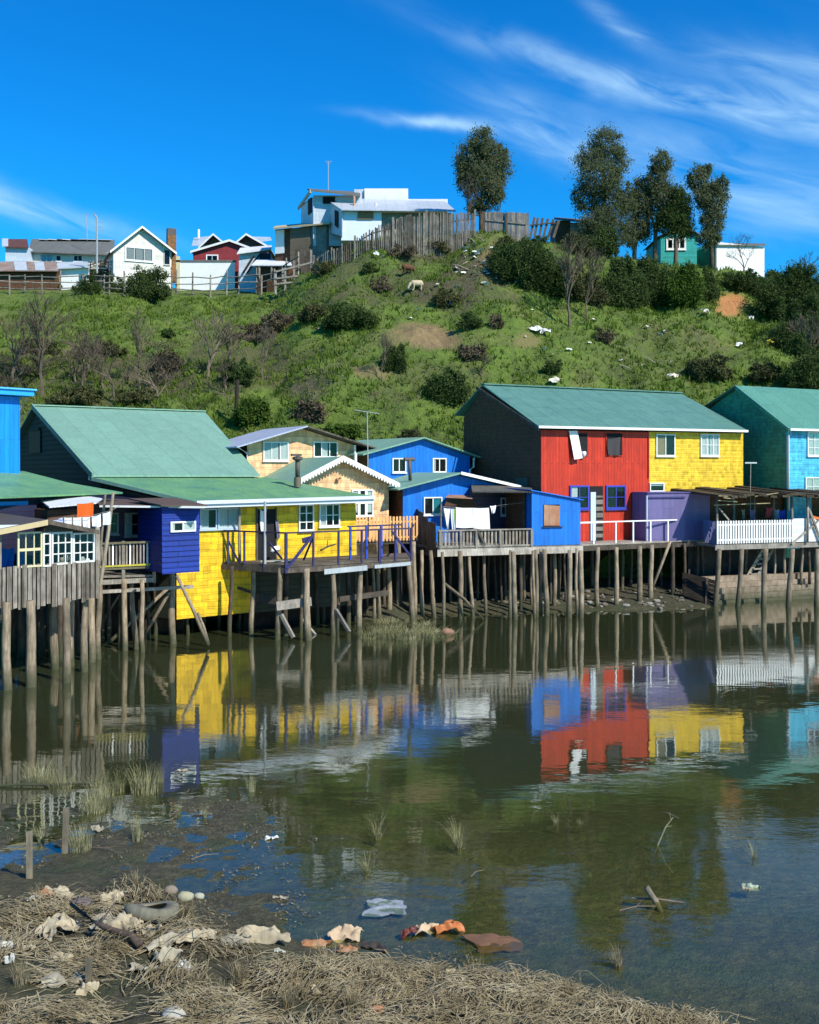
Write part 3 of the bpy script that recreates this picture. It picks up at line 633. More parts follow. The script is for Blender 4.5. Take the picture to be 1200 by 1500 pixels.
def deck_clutter():
    F = FY
    def stick(name, p, q, r, mat, label, cat):
        c = F.w(*p); d = F.w(*q); o = F.empty(name, label=label, cat=cat); MB().tube([c, c.lerp(d, .5)+Vector((0,0,.03)), d], [r, r*.9, r*.7], 7).build('branch', mat, o)
        MB().tube([c.lerp(d, .4), c.lerp(d, .55)+Vector((0,.1,.22))], [r*.7, r*.4], 6).build('twig', mat, o)
    stick('firewood_branch', (470,806,35.2), (492,797,35.9), .035, BARK, 'crooked branch lying on the timber deck below the yellow wall', 'branch')
    p = F.w(398, 809, 35.0); b = MB()
    b.tube([p, p+Vector((.02,0,.10)), p+Vector((.28,.05,.13)), p+Vector((.30,.06,.02))], [.07,.10,.09,.05], 8)
    o = b.build('rag', CLOTHW, None, True, label='crumpled white rag on the deck beside the yellow house doorway', cat='rag'); o.location = (F.o.x, F.o.y, 0); o.rotation_euler.z = F.rz
    cloth('hanging_cloth', F, [F.p(381,746,-.14), F.p(390,746,-.14), F.p(388,779,-.16), F.p(382,777,-.16)], CLOTHW, seed=2, label='white cloth hanging in the dark doorway of the yellow house', cat='cloth')
    cloth('coat', F, [F.p(404,761,-.14), F.p(408,760,-.14), F.p(411,786,-.16), F.p(405,788,-.16)], paint('grey_cloth', (.16,.16,.22), rough=.9), seed=4, label='grey coat hanging on the yellow wall right of the doorway', cat='coat')
    pp = F.w(390, HZ, 33.6); o = F.empty('pole', label='grey pole standing at the deck edge up to the eave gutter', cat='pole'); MB().tube([Vector((pp.x,pp.y+.1,2.44)), Vector((pp.x,pp.y+.1,4.5))], [.05,.04], 8).build('shaft', METAL, o)
deck_clutter()

# ---- dark navy house, its balcony and the ultramarine box room ----
FN = Frame(145, 32.6, 240, 33.6)
def navy_house():
    F = FN; o = F.empty('stilt_house', label='dark navy timber stilt house with balcony between sunroom and yellow house', cat='house')
    u0 = F.u(128); uR = F.u(240); zf = 2.3
    MB().prism([(0,zf),(0,4.45),(3,4.75),(3,zf)], 0, u0, uR+1.2).build('wall', NAVY, o)
    G = Frame(238, 30.9, 292, 31.7)
    q0 = F.w(146, 740, 31.2); q1 = F.w(299, 741.5, 31.0); q2 = F.w(203, 731, 35.2); q3 = F.w(128, 727, 35.2)
    r = MB().slab([q0, q1, F.w(290,735,34.5), q2, q3], (0,0,-.05)).build('roof', BROOF, o)
    MB().beam(q0+Vector((0,-.03,-.03)), q1+Vector((0,-.03,-.03)), .07, .06).build('roof_edge', WHITE, r)
    dkf = paint('worn_pale_frame', (.34,.34,.36), wear=.8)
    window(o, F, 182, 751, 212, 785, 0, dkf, 3, 2, [(.0,.3,1)]); window(o, F, 160, 751, 173, 782, 0, dkf, 1, 2, None)
    a = F.p(225, 755, 0); c = F.p(238, 838, 0); MB().box((a.x,-.03,zf),(c.x,-.01,a.z)).build('doorway', BLACK, o)
    # balcony
    b0 = F.w(140, HZ, 31.2); b1 = F.w(226, HZ, 31.6); b0.z = b1.z = zf
    MB().slab([b0, b1, Vector((b1.x,.0,zf)), Vector((b0.x,.0,zf))], (0,0,-.06)).build('balcony_floor', GREYB, o)
    MB().beam(b0+Vector((0,-.03,-.2)), b1+Vector((0,-.03,-.15)), .07, .14).beam(b0+Vector((0,-.1,-.48)), b1+Vector((1.2,-.1,-.42)), .09, .10).build('rim_beam', GREYB, o)
    rl = MB(); rl.beam(b0+Vector((0,0,.98)), b1+Vector((0,0,1.02)), .10, .06).beam(b0+Vector((0,0,.20)), b1+Vector((0,0,.24)), .05, .06).build('handrail', wood('mossy_rail', (.20,.19,.12), (.34,.32,.22)), o)
    MB().beam(b0+Vector((0,-.04,.28)), b1+Vector((0,-.04,.33)), .03, .05).build('rail_strip', paint('yellow_strip', (.55,.50,.05), wear=.8), o)
    L = (b1-b0); n = 17
    for i in range(n+1):
        p = b0+L*i/n; big = i in (0, 8, n)
        MB().beam(p+Vector((0,.02,-.25 if big else .2)), p+Vector((0,.02,1.05 if big else .98)), .10 if big else .05, .06 if big else .03).build('baluster', GREYB if (i % 5 or big) else WHITE, o)
    # the box room hung over the water
    l = G.p(240, 745, 0); rr = G.p(292, 745, 0); zb = 2.42; zt = 4.40
    Fo = lambda u, v: F_from(G, F, u, v)
    def T(u, v, z):
        X = G.o+G.e*u+G.n*v-F.o; return Vector((X.dot(F.e), X.dot(F.n), z))
    W_ = (rr-l).x
    MB().slab([T(0,.0,zb),T(W_,0,zb),T(W_,1.7,zb),T(0,1.7,zb)], (0,0,zt-zb)).build('box_room', ULTRA, o, label='ultramarine clapboard box room')
    bd = MB(); n = 12
    for i in range(n):
        z = zb-.03+(zt-zb+.03)*i/n; h = (zt-zb+.03)/n+.012; j = random.uniform(-.015,.015)
        bd.slab([T(-.03+j,-.045,z),T(W_+.03+j,-.045,z),T(W_+.03,-.02,z+h),T(-.03,-.02,z+h)], (T(0,.016,0)-T(0,0,0)))
    bd.build('weatherboards', ULTRA, o)
    MB().slab([T(-.2,-.3,zt+.05),T(W_+.15,-.3,zt+.02),T(W_+.15,1.9,zt+.2),T(-.2,1.9,zt+.2)], (0,0,.04)).build('box_roof', BROOF, o)
    z0 = G.p(265, 779, 0).z; z1 = G.p(265, 763.5, 0).z; ua = G.u(248); ub = G.u(285)
    def bx(mb, u0_, u1_, v0, v1, za, zb_): return mb.slab([T(u0_,v0,za),T(u1_,v0,za),T(u1_,v1,za),T(u0_,v1,za)], (0,0,zb_-za))
    wf = MB(); fw = .05
    bx(wf,ua,ua+fw,-.10,-.045,z0,z1); bx(wf,ub-fw,ub,-.10,-.045,z0,z1); bx(wf,ua+fw,ub-fw,-.10,-.045,z0,z0+fw); bx(wf,ua+fw,ub-fw,-.10,-.045,z1-fw,z1); bx(wf,ua+.40,ua+.45,-.09,-.05,z0+fw,z1-fw)
    wn = wf.build('window', WHITE, o); c = MB(); bx(c,ua+fw,ub-fw,-.058,-.054,z0+fw,z1-fw); c.build('dark_room_backing', BLACK, wn)  # black sheet painted as the dark room inside
    c = MB(); bx(c,ua+.46,ub-fw,-.066,-.062,z0+fw,z1-fw); c.build('blind', CLOTHW, wn); c = MB(); bx(c,ua+.06,ua+.15,-.066,-.062,z0+fw,z1-fw); c.build('blind', CLOTHW, wn)
    c = MB(); bx(c,ua+fw,ub-fw,-.078,-.074,z0+fw,z1-fw); c.build('pane', GLASS, wn)
    for pxt, pxb, py, r, dk in ((146,144,965,.09,0),(182,183,953,.09,0),(192,200,951,.085,0),(208,210,955,.075,0),(176,176,948,.06,1),(226,228,930,.07,1),(252,254,943,.11,0),(160,158,940,.07,1),(216,217,935,.06,1),(240,238,925,.08,1),(170,168,930,.07,1),(275,276,930,.06,1),(150,151,940,.07,1)):
        pile(o, F, pxt, 2.2 if pxt < 230 else 2.4, pxb, wl(py), r, PILED if dk else PILE)
    for p, q, w in (((259,843,30.8),(305,946,31.3),.11),((290,898,32.5),(306,944,32.0),.09),((248,868,32),(209,935,32),.11),((246,862,34),(155,946,32.5),.13),((174,872,33.5),(152,908,33.5),.08)):
        MB().tube([F.w(*p), F.w(*p).lerp(F.w(*q), .5)+Vector((.02,0,.03)), F.w(*q)], [w*.45,w*.5,w*.5], 8).build('brace', PILE, o, True)
    MB().box((u0,1.2,-.2),(uR+1,1.26,zf)).build('underfloor_shade_boards', UNDER, o)  # added skirt, its near-black colour acts as shade under the house
navy_house()

# ---- left: bright blue house, green roofed house, sunroom ----
FB = Frame(0, 33, 28, 33.5)
def bright_blue():
    F = FB; o = F.empty('stilt_house', label='tall bright blue boarded house with a pale blue cornice at the left edge', cat='house')
    z1 = F.p(10, 580, 0).z; uR = F.u(28); MB().box((-7,.03,1.2),(uR,6,z1)).build('side_wall', CORN, o); MB().box((-7,-.02,1.2),(uR+.02,.026,z1-.01)).build('wall', CORN, o)
    zc = F.p(10, 571, 0).z; MB().box((-7.2,-.35,z1+.02),(F.u(42),6.2,zc)).build('cornice', paint('cornice_blue', (.02,.33,.80)), o)
    MB().box((-7.3,-.42,zc),(F.u(42)+.06,6.3,zc+.05)).build('roof', paint('cornice_pale', (.10,.45,.78)), o)
    MB().beam((F.u(36),-.1,z1),(F.u(30),.1,z1-.5),.02,.02).build('bracket', METAL, o)
bright_blue()
FG = Frame(0, 29.5, 180, 33.6)
def green_roof_house():
    F = FG; o = F.empty('stilt_house', label='low house with broad green corrugated roof sloping down over shaded blue walls', cat='house')
    MB().prism([(-6,.2),(F.u(140),.2),(F.u(140),4),(-6,4)], 2, 1.6, 4.75).build('wall', NAVY, o)
    e0 = F.p(-70, 735, -.4); e1 = F.p(180, 721, -.4); t1 = F.p(35, 690, 3.2); t0 = F.p(-70, 690, 3.2)
    e0 = Vector((-6.5,-.4,e1.z-.12)); 
    MB().slab([e0, F.p(0,728,-.4), e1, Vector((F.u(120,.9),1.5,e1.z+.3)), t1, Vector((-6.5,3.2,t1.z))], (0,0,-.05)).build('roof', ROOFG2, o)
    a = F.p(-60, 742, .15); c = F.p(38, 736, .15); MB().box((-4.5,.05,a.z-.05),(c.x,.19,a.z+.1)).build('lintel', paint('cornice_blue', ()), o)
    window(o, F, -30, 747, 14, 775, .19, DGREYB and paint('brown_frame', (.10,.08,.06)), 2, 1, [(0,.4,1)]); window(o, F, 22, 745, 38, 770, .19, paint('brown_frame', ()), 1, 1)
    for px, py in ((20,925),(60,925),(110,925),(-30,930)): pile(o, F, px, 2, px, 33.5, .09, PILED)
green_roof_house()
FP = Frame(0, 26, 145, 28)
def lean_to():
    F = FP; o = F.empty('shed', label='small dark shed with a white corrugated roof behind the sunroom', cat='shed')
    a = F.w(72, 742, 29.4); b = F.w(141, 736, 29.8); c = F.w(150, 730, 31.4); d = F.w(113, 724, 32.6); e = F.w(53, 728, 32.0)
    MB().slab([a, b, c, d, e], (0,0,-.04)).build('roof', WROOF, o)
    MB().slab([Vector((a.x+.1,a.y+.3,1.9)), Vector((b.x,b.y+.3,1.9)), Vector((b.x,b.y+2,1.9)), Vector((a.x+.1,a.y+2,1.9))], (0,0,a.z-2.0)).build('wall', DARKB, o)
    MB().slab([F.w(25,737,32.5), F.w(68,741,30.5), F.w(60,727,33.4), F.w(22,730,33.6)], (0,0,-.04)).build('roof', BROOF, o)
    for px in (80, 105, 135): pile(o, F, px, 2.2, px, 30, .09, PILED)
    cloth('hanging_cloth', F, [F.w(113,738,29.3), F.w(137,736,29.3), F.w(136.5,757,29.25), F.w(113.5,758,29.25)], paint('orange_cloth', (.80,.13,.015), rough=.9), amp=.012, hem=.01, label='orange cloth hanging under the white corrugated roof edge', cat='cloth')
lean_to()
def sunroom():
    F = FP; o = F.empty('stilt_sunroom', label='glazed grey board sunroom on thick poles, nearest building at left', cat='sunroom')
    uL = F.u(-60); uR = F.u(145); zf = 2.25
    # floor, back wall, end wall
    MB().box((uL,.05,zf-.08),(uR-.05,5.4,zf)).build('floor', DGREYB, o); MB().box((uL,3.4,zf),(uR-.1,3.46,4.5)).build('back_wall', NAVY, o)
    MB().box((uR-.06,.06,zf+.0),(uR-.02,5.4,3.98)).build('end_wall', GREYB, o)
    bs = MB(); random.seed(3); u = uL
    while u < uR-.02:
        w = random.uniform(.10,.17); pass
        f = max(-.6, u/uR); zt = 3.06+.02*f+random.uniform(-.02,.02); zb = (1.90+.12*f)+random.uniform(-.05,.07); v = random.choice((-.03,-.045,-.06))
        bs.slab([(u,v,zb),(min(u+w,uR)-.03,v,zb+random.uniform(-.02,.02)),(min(u+w,uR)-.03,v,zt),(u,v,zt)], (0,.02,0)); u += w
    wood('silver_board', (.20,.18,.15), (.42,.40,.34)); bs.build('board_siding', wood('silver_siding', (.22,.20,.17), (.55,.52,.47), boards=.11), o)
    MB().box((uL,-.0,zf-.2),(uR,.05,zf+.7)).build('siding_backing', UNDER, o)
    # windows
    gf = paint('old_white_frame', (.66,.66,.62), wear=.5)
    def openwin(x0, x1, y0, y1, fm, cols, rows, fw=.05):
        a = F.p(x0, (y0+y1)/2, -.02).x; c = F.p(x1, (y0+y1)/2, -.02).x; z0 = F.p((x0+x1)/2, y1, -.02).z; z1 = F.p((x0+x1)/2, y0, -.02).z
        b = MB(); g = [-.055, .0]; b.box((a,g[0],z0),(a+fw,g[1],z1)).box((c-fw,g[0],z0),(c,g[1],z1)).box((a+fw,g[0],z0),(c-fw,g[1],z0+fw)).box((a+fw,g[0],z1-fw),(c-fw,g[1],z1))
        for i in range(1, cols): x = a+(c-a)*i/cols; b.box((x-.015,-.045,z0+fw),(x+.015,-.008,z1-fw))
        for j in range(1, rows): z = z0+(z1-z0)*j/rows; q = .035 if rows == 2 else .015; b.box((a+fw,-.048,z-q),(c-fw,-.006,z+q))
        w = b.build('window', fm, o); MB().box((a+fw,-.028,z0+fw),(c-fw,-.024,z1-fw)).build('pane', GLASS, w)
    openwin(25, 61.5, 779, 831, OFFW, 3, 2); openwin(62.3, 74, 780, 830, gf, 1, 3, .045); openwin(74.8, 105.5, 779, 827, gf, 3, 3); openwin(106.2, 138, 780, 824, gf, 3, 3)
    # corner post and boards beside the glazing
    MB().box((F.u(138.5),-.05,3.05),(uR,.0,3.95)).build('corner_boards', GREYB, o)
    MB().box((F.u(-2),-.05,3.0),(F.u(1),.05,4.0)).build('post', GREYB, o)
    # roof: low gable, dark felt
    ap = F.p(70, 764, -.3); le = F.p(0, 778, -.3); re = F.p(145, 779, -.3); s = (le-ap).z/(ap.x-le.x)
    le = Vector((uL-.3,-.3,ap.z+(le.z-ap.z)*(ap.x-uL+.3)/(ap.x-le.x))); bz = .12
    k = 5.8; bk = lambda p: Vector((p.x+ (.5 if p is not le else 0), k, p.z+bz))
    MB().slab([le, ap, bk(ap), bk(le)], (0,0,.05)).slab([ap, re, Vector((re.x+.1,2.2,re.z+.1)), Vector((ap.x+.2,2.2,ap.z+.05))], (0,0,.05)).build('roof', GROOF, o)
    MB().slab([le+Vector((0,-.02,-.09)), ap+Vector((0,-.02,-.09)), ap+Vector((0,-.02,.05)), le+Vector((0,-.02,.05))], (0,.018,0)).build('bargeboard', paint('tan_trim', (.50,.40,.22)), o)
    MB().slab([ap+Vector((.01,-.02,-.07)), re+Vector((0,-.02,-.07)), re+Vector((0,-.02,.05)), ap+Vector((.01,-.02,.05))], (0,.018,0)).build('bargeboard', DGREYB, o, label='dark sloping roof board at the right')
    MB().slab([F.p(-60,782,-.2), F.p(2,778,-.2), F.p(66,768,-.2), F.p(-60,770,-.2)], (0,.02,0)).build('gable_panel', paint('pale_panel', (.55,.58,.62)), o)
    MB().slab([F.p(72,767,-.1), F.p(140,778,-.1), F.p(60,779,-.1)], (0,.02,0)).build('gable_boards', DGREYB, o)
    for pxt, pxb, py, r, dk in ((10,11,1010,.11,0),(45,46,1006,.125,0),(79,80,980,.11,0),(97,98,1000,.105,0),(104,103,975,.09,0),(125,123,984,.10,0),(134,134,970,.10,0),(128,129,962,.1,1),(60,60,960,.1,1),(88,90,965,.1,1),(30,30,962,.1,1),(143,142,962,.08,0),(-20,-20,1008,.13,0),(112,112,958,.09,1),(18,20,955,.08,1),(52,54,958,.07,1),(70,72,952,.07,1),(-8,-6,960,.1,1)):
        pile(o, F, pxt, 2.2, pxb, wl(py), r, PILED if dk else PILE, -.5)
    MB().beam(F.w(-40,925,31),(F.w(150,915,33)),.1,.12).build('cross_beam', DGREYB, o)
    MB().tube([F.w(100,968,32), F.w(92,975,31), F.w(112,960,32)], .08, 6).build('cross_pole', PILED, o)
    # seen inside: blue overall and shelf goods
    cloth('overalls', F, [F.w(0,800,27.4), F.w(21,802,27.4), F.w(19,829,27.4), F.w(1,828,27.4)], paint('blue_cloth', (.01,.16,.60), rough=.9), amp=.05, label='bright blue overalls hanging inside the open end of the sunroom', cat='overalls')
    cloth('towel', F, [F.w(27,806,27.5), F.w(36,806,27.5), F.w(36,829,27.5), F.w(27,829,27.5)], paint('blue_cloth', ()), amp=.01, label='blue towel behind the cream framed sunroom window', cat='towel')
    for i, (px, h, r, cn, lb) in enumerate(((91,.14,.07,(.5,.42,.3),'round tan pot'),(97,.20,.10,(.55,.5,.42),'wide pale basin'),(120,.16,.08,(.6,.58,.52),'pale jug'),(128,.11,.07,(.5,.5,.5),'small grey tin'))):
        p = F.w(px, 824, 27.6+i*.05); b = MB().tube([p, p+Vector((0,0,h*.5)), p+Vector((0,0,h))], [r*.7, r, r*.75], 12)
        q = b.build('pot', paint('pot_%d' % i, cn), None, True, label=lb+' on the shelf behind the white sunroom window', cat='pot'); q.location = (F.o.x, F.o.y, 0); q.rotation_euler.z = F.rz
sunroom()
def clothesline():
    F = FP; o = F.empty('clothes_line', label='line strung between two leaning grey poles right of the sunroom', cat='clothes line')
    a = F.w(147, 830, 28.6); a.z = 2.35; b = F.w(166, 721, 28.4); MB().tube([a, a.lerp(b,.5)+Vector((.02,0,0)), b], [.055,.05,.04], 8).build('pole', wood('pale_pole', (.30,.26,.19), (.5,.46,.36)), o)
    a2 = F.w(143, 790, 29.4); a2.z = 2.4; b2 = F.w(154, 723, 28.6); MB().tube([a2, b2], [.05,.035], 8).build('pole', wood('pale_pole', (0,0,0), (0,0,0)), o)
    P = [F.w(60, 764, 28.0), F.w(93, 757.5, 27.9), F.w(130, 756, 28.0), F.w(163, 748, 28.3), F.w(175, 741, 30.0)]
    MB().tube(P, .008, 5).build('line', GREYB, o)
    for i, (x0, x1, y0, y1, b0, b1) in enumerate(((74,92,763,758,768,771),(94,105,758,758,771,772),(107,119,758,757.5,772,773),(121,132,757.5,757,773,773.5),(134.5,148,756.5,753,775,771),(150.5,162,752.5,749,769,768))):
        d = 27.95+.05*i
        cloth('white_cloth', F, [F.w(x0,y0,d), F.w(x1,y1,d+.02), F.w(x1+.2,b1,d), F.w(x0+.2,b0,d)], CLOTHW if i else paint('pale_blue_cloth', (.55,.62,.78), rough=.9), amp=.012, hem=.01, seed=i,
              label=('pale bluish cloth at the left end of the line beside the dark roof', 'narrow white cloth second from the left on the clothes line', 'white cloth third from the left on the clothes line', 'white cloth fourth from the left on the clothes line', 'largest white cloth on the line before the two poles', 'white cloth at the right end of the line against the pole')[i], cat='cloth', group='cloths on the line beside the sunroom')
clothesline()

# ---- peach houses ----
def peach():
    F = Frame(362, 41.6, 517, 44.2)
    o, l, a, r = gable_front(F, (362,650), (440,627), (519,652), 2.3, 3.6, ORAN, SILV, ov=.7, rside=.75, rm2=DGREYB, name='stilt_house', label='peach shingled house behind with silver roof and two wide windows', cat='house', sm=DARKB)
    window(o, F, 385, 647, 422, 675, -.03, WHITE, 3, 1, [(0,.3,1),(.36,.62,1),(.7,1,1)]); window(o, F, 458.5, 647, 494, 670, -.03, WHITE, 3, 1, [(.36,.6,1)])
    p = F.p(520, 652, -.3); MB().tube([p, p+Vector((.0,0,-1.2))], .05, 8).build('downpipe', WHITE, o); 
    p = F.p(347, 654, -.5); MB().tube([p, F.p(362,664,-.1), F.p(362,690,-.05)], .04, 6).build('downpipe', WHITE, o)
    F = Frame(440, 39.0, 568, 40.9)
    o, l, a, r = gable_front(F, (432,705), (495,672), (569,708), 2.0, 4.6, ORAN, ROOFG, ov=.45, rside=.25, name='stilt_house', label='small peach shingled house with scalloped white bargeboards and green roof', cat='house')
    # scalloped bargeboards
    b = MB()
    for q in (l, r):
        d = Vector((q.x-a.x, 0, q.z-a.z)); Ln = d.length; n = int(Ln/.13); d.normalize(); y = -.5
        q2 = q+d*.28; A = Vector((a.x, y, a.z+.12)); Q = Vector((q2.x, y, q2.z+.12)); b.slab([A, Q, Q+Vector((0,0,-.15)), A+Vector((0,0,-.15))], (0,.03,0))
        for i in range(n+2):
            c = A.lerp(Q, (i+.5)/(n+2))+Vector((0,.003,-.15)); w = Ln/(n+2)*.48; b.add([c+Vector((-w,0,.03)), c+Vector((-w*.6,0,-.07)), c+Vector((0,0,-.10)), c+Vector((w*.6,0,-.07)), c+Vector((w,0,.03)),
              c+Vector((-w,.024,.03)), c+Vector((-w*.6,.024,-.07)), c+Vector((0,.024,-.10)), c+Vector((w*.6,.024,-.07)), c+Vector((w,.024,.03))], [(0,1,2,3,4),(9,8,7,6,5),(0,5,6,1),(1,6,7,2),(2,7,8,3),(3,8,9,4)])
    b.build('bargeboard', WHITE, o)
    window(o, F, 515, 717, 546, 756, -.03, WHITE, 3, 2, [(0,.3,.9),(.68,1,.9)], mw=.07)
    v = F.p(493, 703, -.03); MB().tube([v+Vector((0,0,0)), v+Vector((0,-.14,.02)), v+Vector((.08,-.2,.08))], .06, 8).build('vent_pipe', RUST, o)
    # porch with picket fence painted peach
    o2 = F.empty('picket_fence', label='peach painted picket fence on posts beside the yellow house', cat='fence')
    p0 = F.w(517, HZ, 38.8); p1 = F.w(611, HZ, 39.6); p0.z = p1.z = 0
    b = MB(); pk = paint('peach_picket', (.78,.42,.15), wear=.5); pickets(b, p0, p1, CZ+(HZ-793)/FPX*39, CZ+(HZ-757)/FPX*39, .135, .075, .02, .02); b.build('pickets', pk, o2)
    z = CZ+(HZ-788)/FPX*39; MB().beam((p0.x,p0.y+.05,z),(p1.x,p1.y+.05,z),.04,.07).beam((p0.x,p0.y+.05,z+.6),(p1.x,p1.y+.05,z+.6),.04,.07).build('rail', pk, o2)
    MB().slab([Vector((p0.x,p0.y+.08,z-.15)), Vector((p1.x,p1.y+.08,z-.15)), Vector((p1.x,p1.y+3,z-.15)), Vector((p0.x,p0.y+3,z-.15))], (0,0,-.1)).build('platform', DGREYB, o2)
    for pxt, pxb, py in ((553,556,905),(520,520,906),(606,607,903),(584,585,900)): pile(o2, F, pxt, z-.1, pxb, wl(py)-.2 if pxt != 553 else 38.9, .09, PILE)
    for px in (540, 575): MB().tube([F.w(px, 757, 39.5), F.w(px-1, 690+FPX*(CZ-z)/39.5, 39.5)], .04, 6).build('post', DGREYB, o2)
    MB().box((-1.5,1.2,-.2),(F.u(568)+1,1.26,z-.1)).build('underfloor_shade_boards', UNDER, o2)  # added dark skirt in place of the shade below the platform
peach()

# ---- blue houses ----
def blues():
    F = Frame(540, 43.4, 688, 46.4)
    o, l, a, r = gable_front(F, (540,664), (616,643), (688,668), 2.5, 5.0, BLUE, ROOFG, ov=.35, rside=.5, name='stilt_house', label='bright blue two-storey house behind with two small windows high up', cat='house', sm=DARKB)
    window(o, F, 574, 671, 594, 692, -.03, WHITE, 2, 1); window(o, F, 633, 671, 653, 692, -.03, WHITE, 2, 1, [(.0,.2,1)])
    MB().tube([F.p(697,667,-.2), F.p(694,672,-.2), F.p(694,684,-.15), F.p(688.5,688,-.06), F.p(688.5,712,-.06)], .05, 8).build('downpipe', WHITE, o)
    MB().tube([F.p(521,664,-.5), F.p(521,684,-.5)], .06, 8).build('downpipe', WHITE, o)
    F = Frame(590, 40.6, 760, 43.2)
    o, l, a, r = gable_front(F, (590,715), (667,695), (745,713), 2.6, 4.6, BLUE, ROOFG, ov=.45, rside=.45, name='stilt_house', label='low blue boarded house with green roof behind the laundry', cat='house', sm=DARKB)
    wt = WHITE; MB().slab([Vector((a.x,-.48,a.z)), Vector((r.x+.4,-.48,r.z-.08)), Vector((r.x+.4,-.48,r.z+.04)), Vector((a.x,-.48,a.z+.12))], (0,.025,0)).build('bargeboard', wt, o)
    window(o, F, 620, 728, 647, 754, -.03, WHITE, 2, 1, [(.55,1,1)], cm=paint('teal_cloth', (.04,.35,.42)))
    c = F.w(601, 704, 41.8); ch = MB().tube([c, c+Vector((-.03,0,.85))], .07, 10).build('chimney', PIPE, o, True); MB().tube([c+Vector((-.28,0,.87)), c+Vector((.18,0,.87))], .08, 8).build('cowl', PIPE, ch)
    window(o, F, 705, 729, 720, 755, -.03, DGREYB, 1, 1)
    return F
blues()
FC = Frame(642, 38.3, 850, 40.2)
def blue_terrace():
    F = FC; zf = 2.62
    o = F.empty('stilt_terrace', label='grey railed timber terrace on tall poles with a bright blue boarded shed', cat='terrace')
    uR = F.u(850); us = F.u(779.5)
    MB().box((0,0,zf-.1),(uR+.05,5.2,zf)).build('deck_floor', GREYB, o)
    MB().box((-.05,-.06,zf-.32),(uR+.1,-.01,zf-.06)).build('rim_beam', wood('pale_beam', (.28,.26,.22), (.55,.53,.48)), o)
    # blue shed
    s = MB(); zl = F.p(780, 719, 0).z; zr = F.p(850, 733, 0).z; s.prism([(us,zf),(us,zl),(uR,zr),(uR,zf)], 1, .03, 2.6); s.build('shed_side', BLUE, o)
    MB().prism([(us-.02,zf),(us-.02,zl-.02),(uR,zr-.02),(uR,zf)], 1, -.02, .026).build('shed_wall', BLUE, o)
    MB().slab([(us-.1,-.12,zl+.01),(uR+.1,-.12,zr+.0),(uR+.1,2.8,zr+.05),(us-.1,2.8,zl+.06)], (0,0,.04)).build('shed_roof', BLUE, o)
    a = F.p(796, 771, -.02); c = F.p(820, 739, -.02)
    h = MB().box((a.x,-.03,a.z),(c.x,-.022,c.z)).build('hatch', BLACK, o)
    MB().slab([F.p(797,770,-.06), F.p(820,770,-.06), F.p(820.5,741,-.08), F.p(797,739.5,-.06)], (0,.02,0)).build('rusty_panel', RUST, h)
    MB().box((a.x-.05,-.10,a.z-.04),(c.x+.12,-.022,a.z-.01)).build('hatch_sill', DGREYB, h)
    # navy room behind the laundry, under a rough sheet roof
    w0 = F.u(690, 2.2); MB().box((w0,2.2,zf),(us-.02,2.3,F.p(740,716,2.2).z)).build('back_wall', NAVY, o)
    MB().box((us-.16,.5,zf),(us-.06,2.2,zl)).build('return_wall', DARKB, o)
    MB().slab([F.p(692,722,1.6)+Vector((0,0,0)), F.p(781,722,-.2), F.p(779,716,2.6), F.p(690,711,3.2)], (0,0,.05)).build('porch_roof', paint('dark_corrugated', (.09,.10,.09), 'corr', .7, .8, (.16,.12,.09)), o)
    window(o, F, 733, 729, 741, 755, 2.2, paint('grey_frame', (.30,.32,.40)), 1, 2)
    # rusty awning
    MB().slab([F.p(653,729,2.0), F.p(692,731,1.6), F.p(694,727,3.0), F.p(657,726,3.0)], (0,0,.04)).build('awning', RUST, o)
    MB().slab([F.p(655,730,2.1), F.p(692,732,1.9), F.p(700,745,2.1), F.p(650,745,2.1)], (0,.03,0)).build('awning_boards', DARKB, o)
    # railing
    p0 = Vector((.02,.02,0)); p1 = Vector((us-.05,.02,0)); b = MB(); pickets(b, p0, p1, zf+.02, zf+.60, .145, .085, .02, .01); b.build('pickets', GREYV, o)
    MB().box((0,-.04,zf+.62),(us-.03,.07,zf+.67)).box((0,-.03,zf-.0),(us-.03,.0,zf+.06)).build('handrail', GREYB, o)
    for px in (643, 673, 696, 731, 777): u = F.u(px); MB().box((u,-.06,zf-.05),(u+.09,-.02,zf+.64)).build('railing_post', GREYB, o)
    MB().beam(F.p(700,777,-.05), F.p(711,798,-.05), .04, .08).build('brace', DGREYB, o)
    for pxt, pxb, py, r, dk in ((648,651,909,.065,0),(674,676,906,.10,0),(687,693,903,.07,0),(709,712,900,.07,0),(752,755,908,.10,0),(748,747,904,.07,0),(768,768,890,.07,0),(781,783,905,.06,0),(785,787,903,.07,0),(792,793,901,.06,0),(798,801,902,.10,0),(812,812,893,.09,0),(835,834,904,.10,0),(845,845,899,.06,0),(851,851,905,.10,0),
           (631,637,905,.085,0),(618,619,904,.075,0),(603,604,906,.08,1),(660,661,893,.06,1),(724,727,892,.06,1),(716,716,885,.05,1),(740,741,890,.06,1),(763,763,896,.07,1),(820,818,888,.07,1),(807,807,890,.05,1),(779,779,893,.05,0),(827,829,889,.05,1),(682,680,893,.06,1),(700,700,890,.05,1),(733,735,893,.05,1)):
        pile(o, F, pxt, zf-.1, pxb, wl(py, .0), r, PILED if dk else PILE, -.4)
    MB().tube([F.w(651,855,38.0), F.w(680,878,37.9), F.w(709,906,37.7)], [.06,.065,.05], 8).build('brace', PILE, o, True)
    MB().tube([F.w(731,868,42), F.w(757,872,42)], .05, 6).build('cross_pole', PILE, o)
    MB().box((-2.5,3.4,-.2),(uR+.1,3.46,zf-.1)).build('underfloor_shade_boards', UNDER, o)  # added dark skirt, shade below the terrace put into its colour
    # side fence of dark boards between the terrace and the peach pickets
    o2 = F.empty('board_fence', label='tall dark board fence between peach pickets and the laundry terrace', cat='fence')
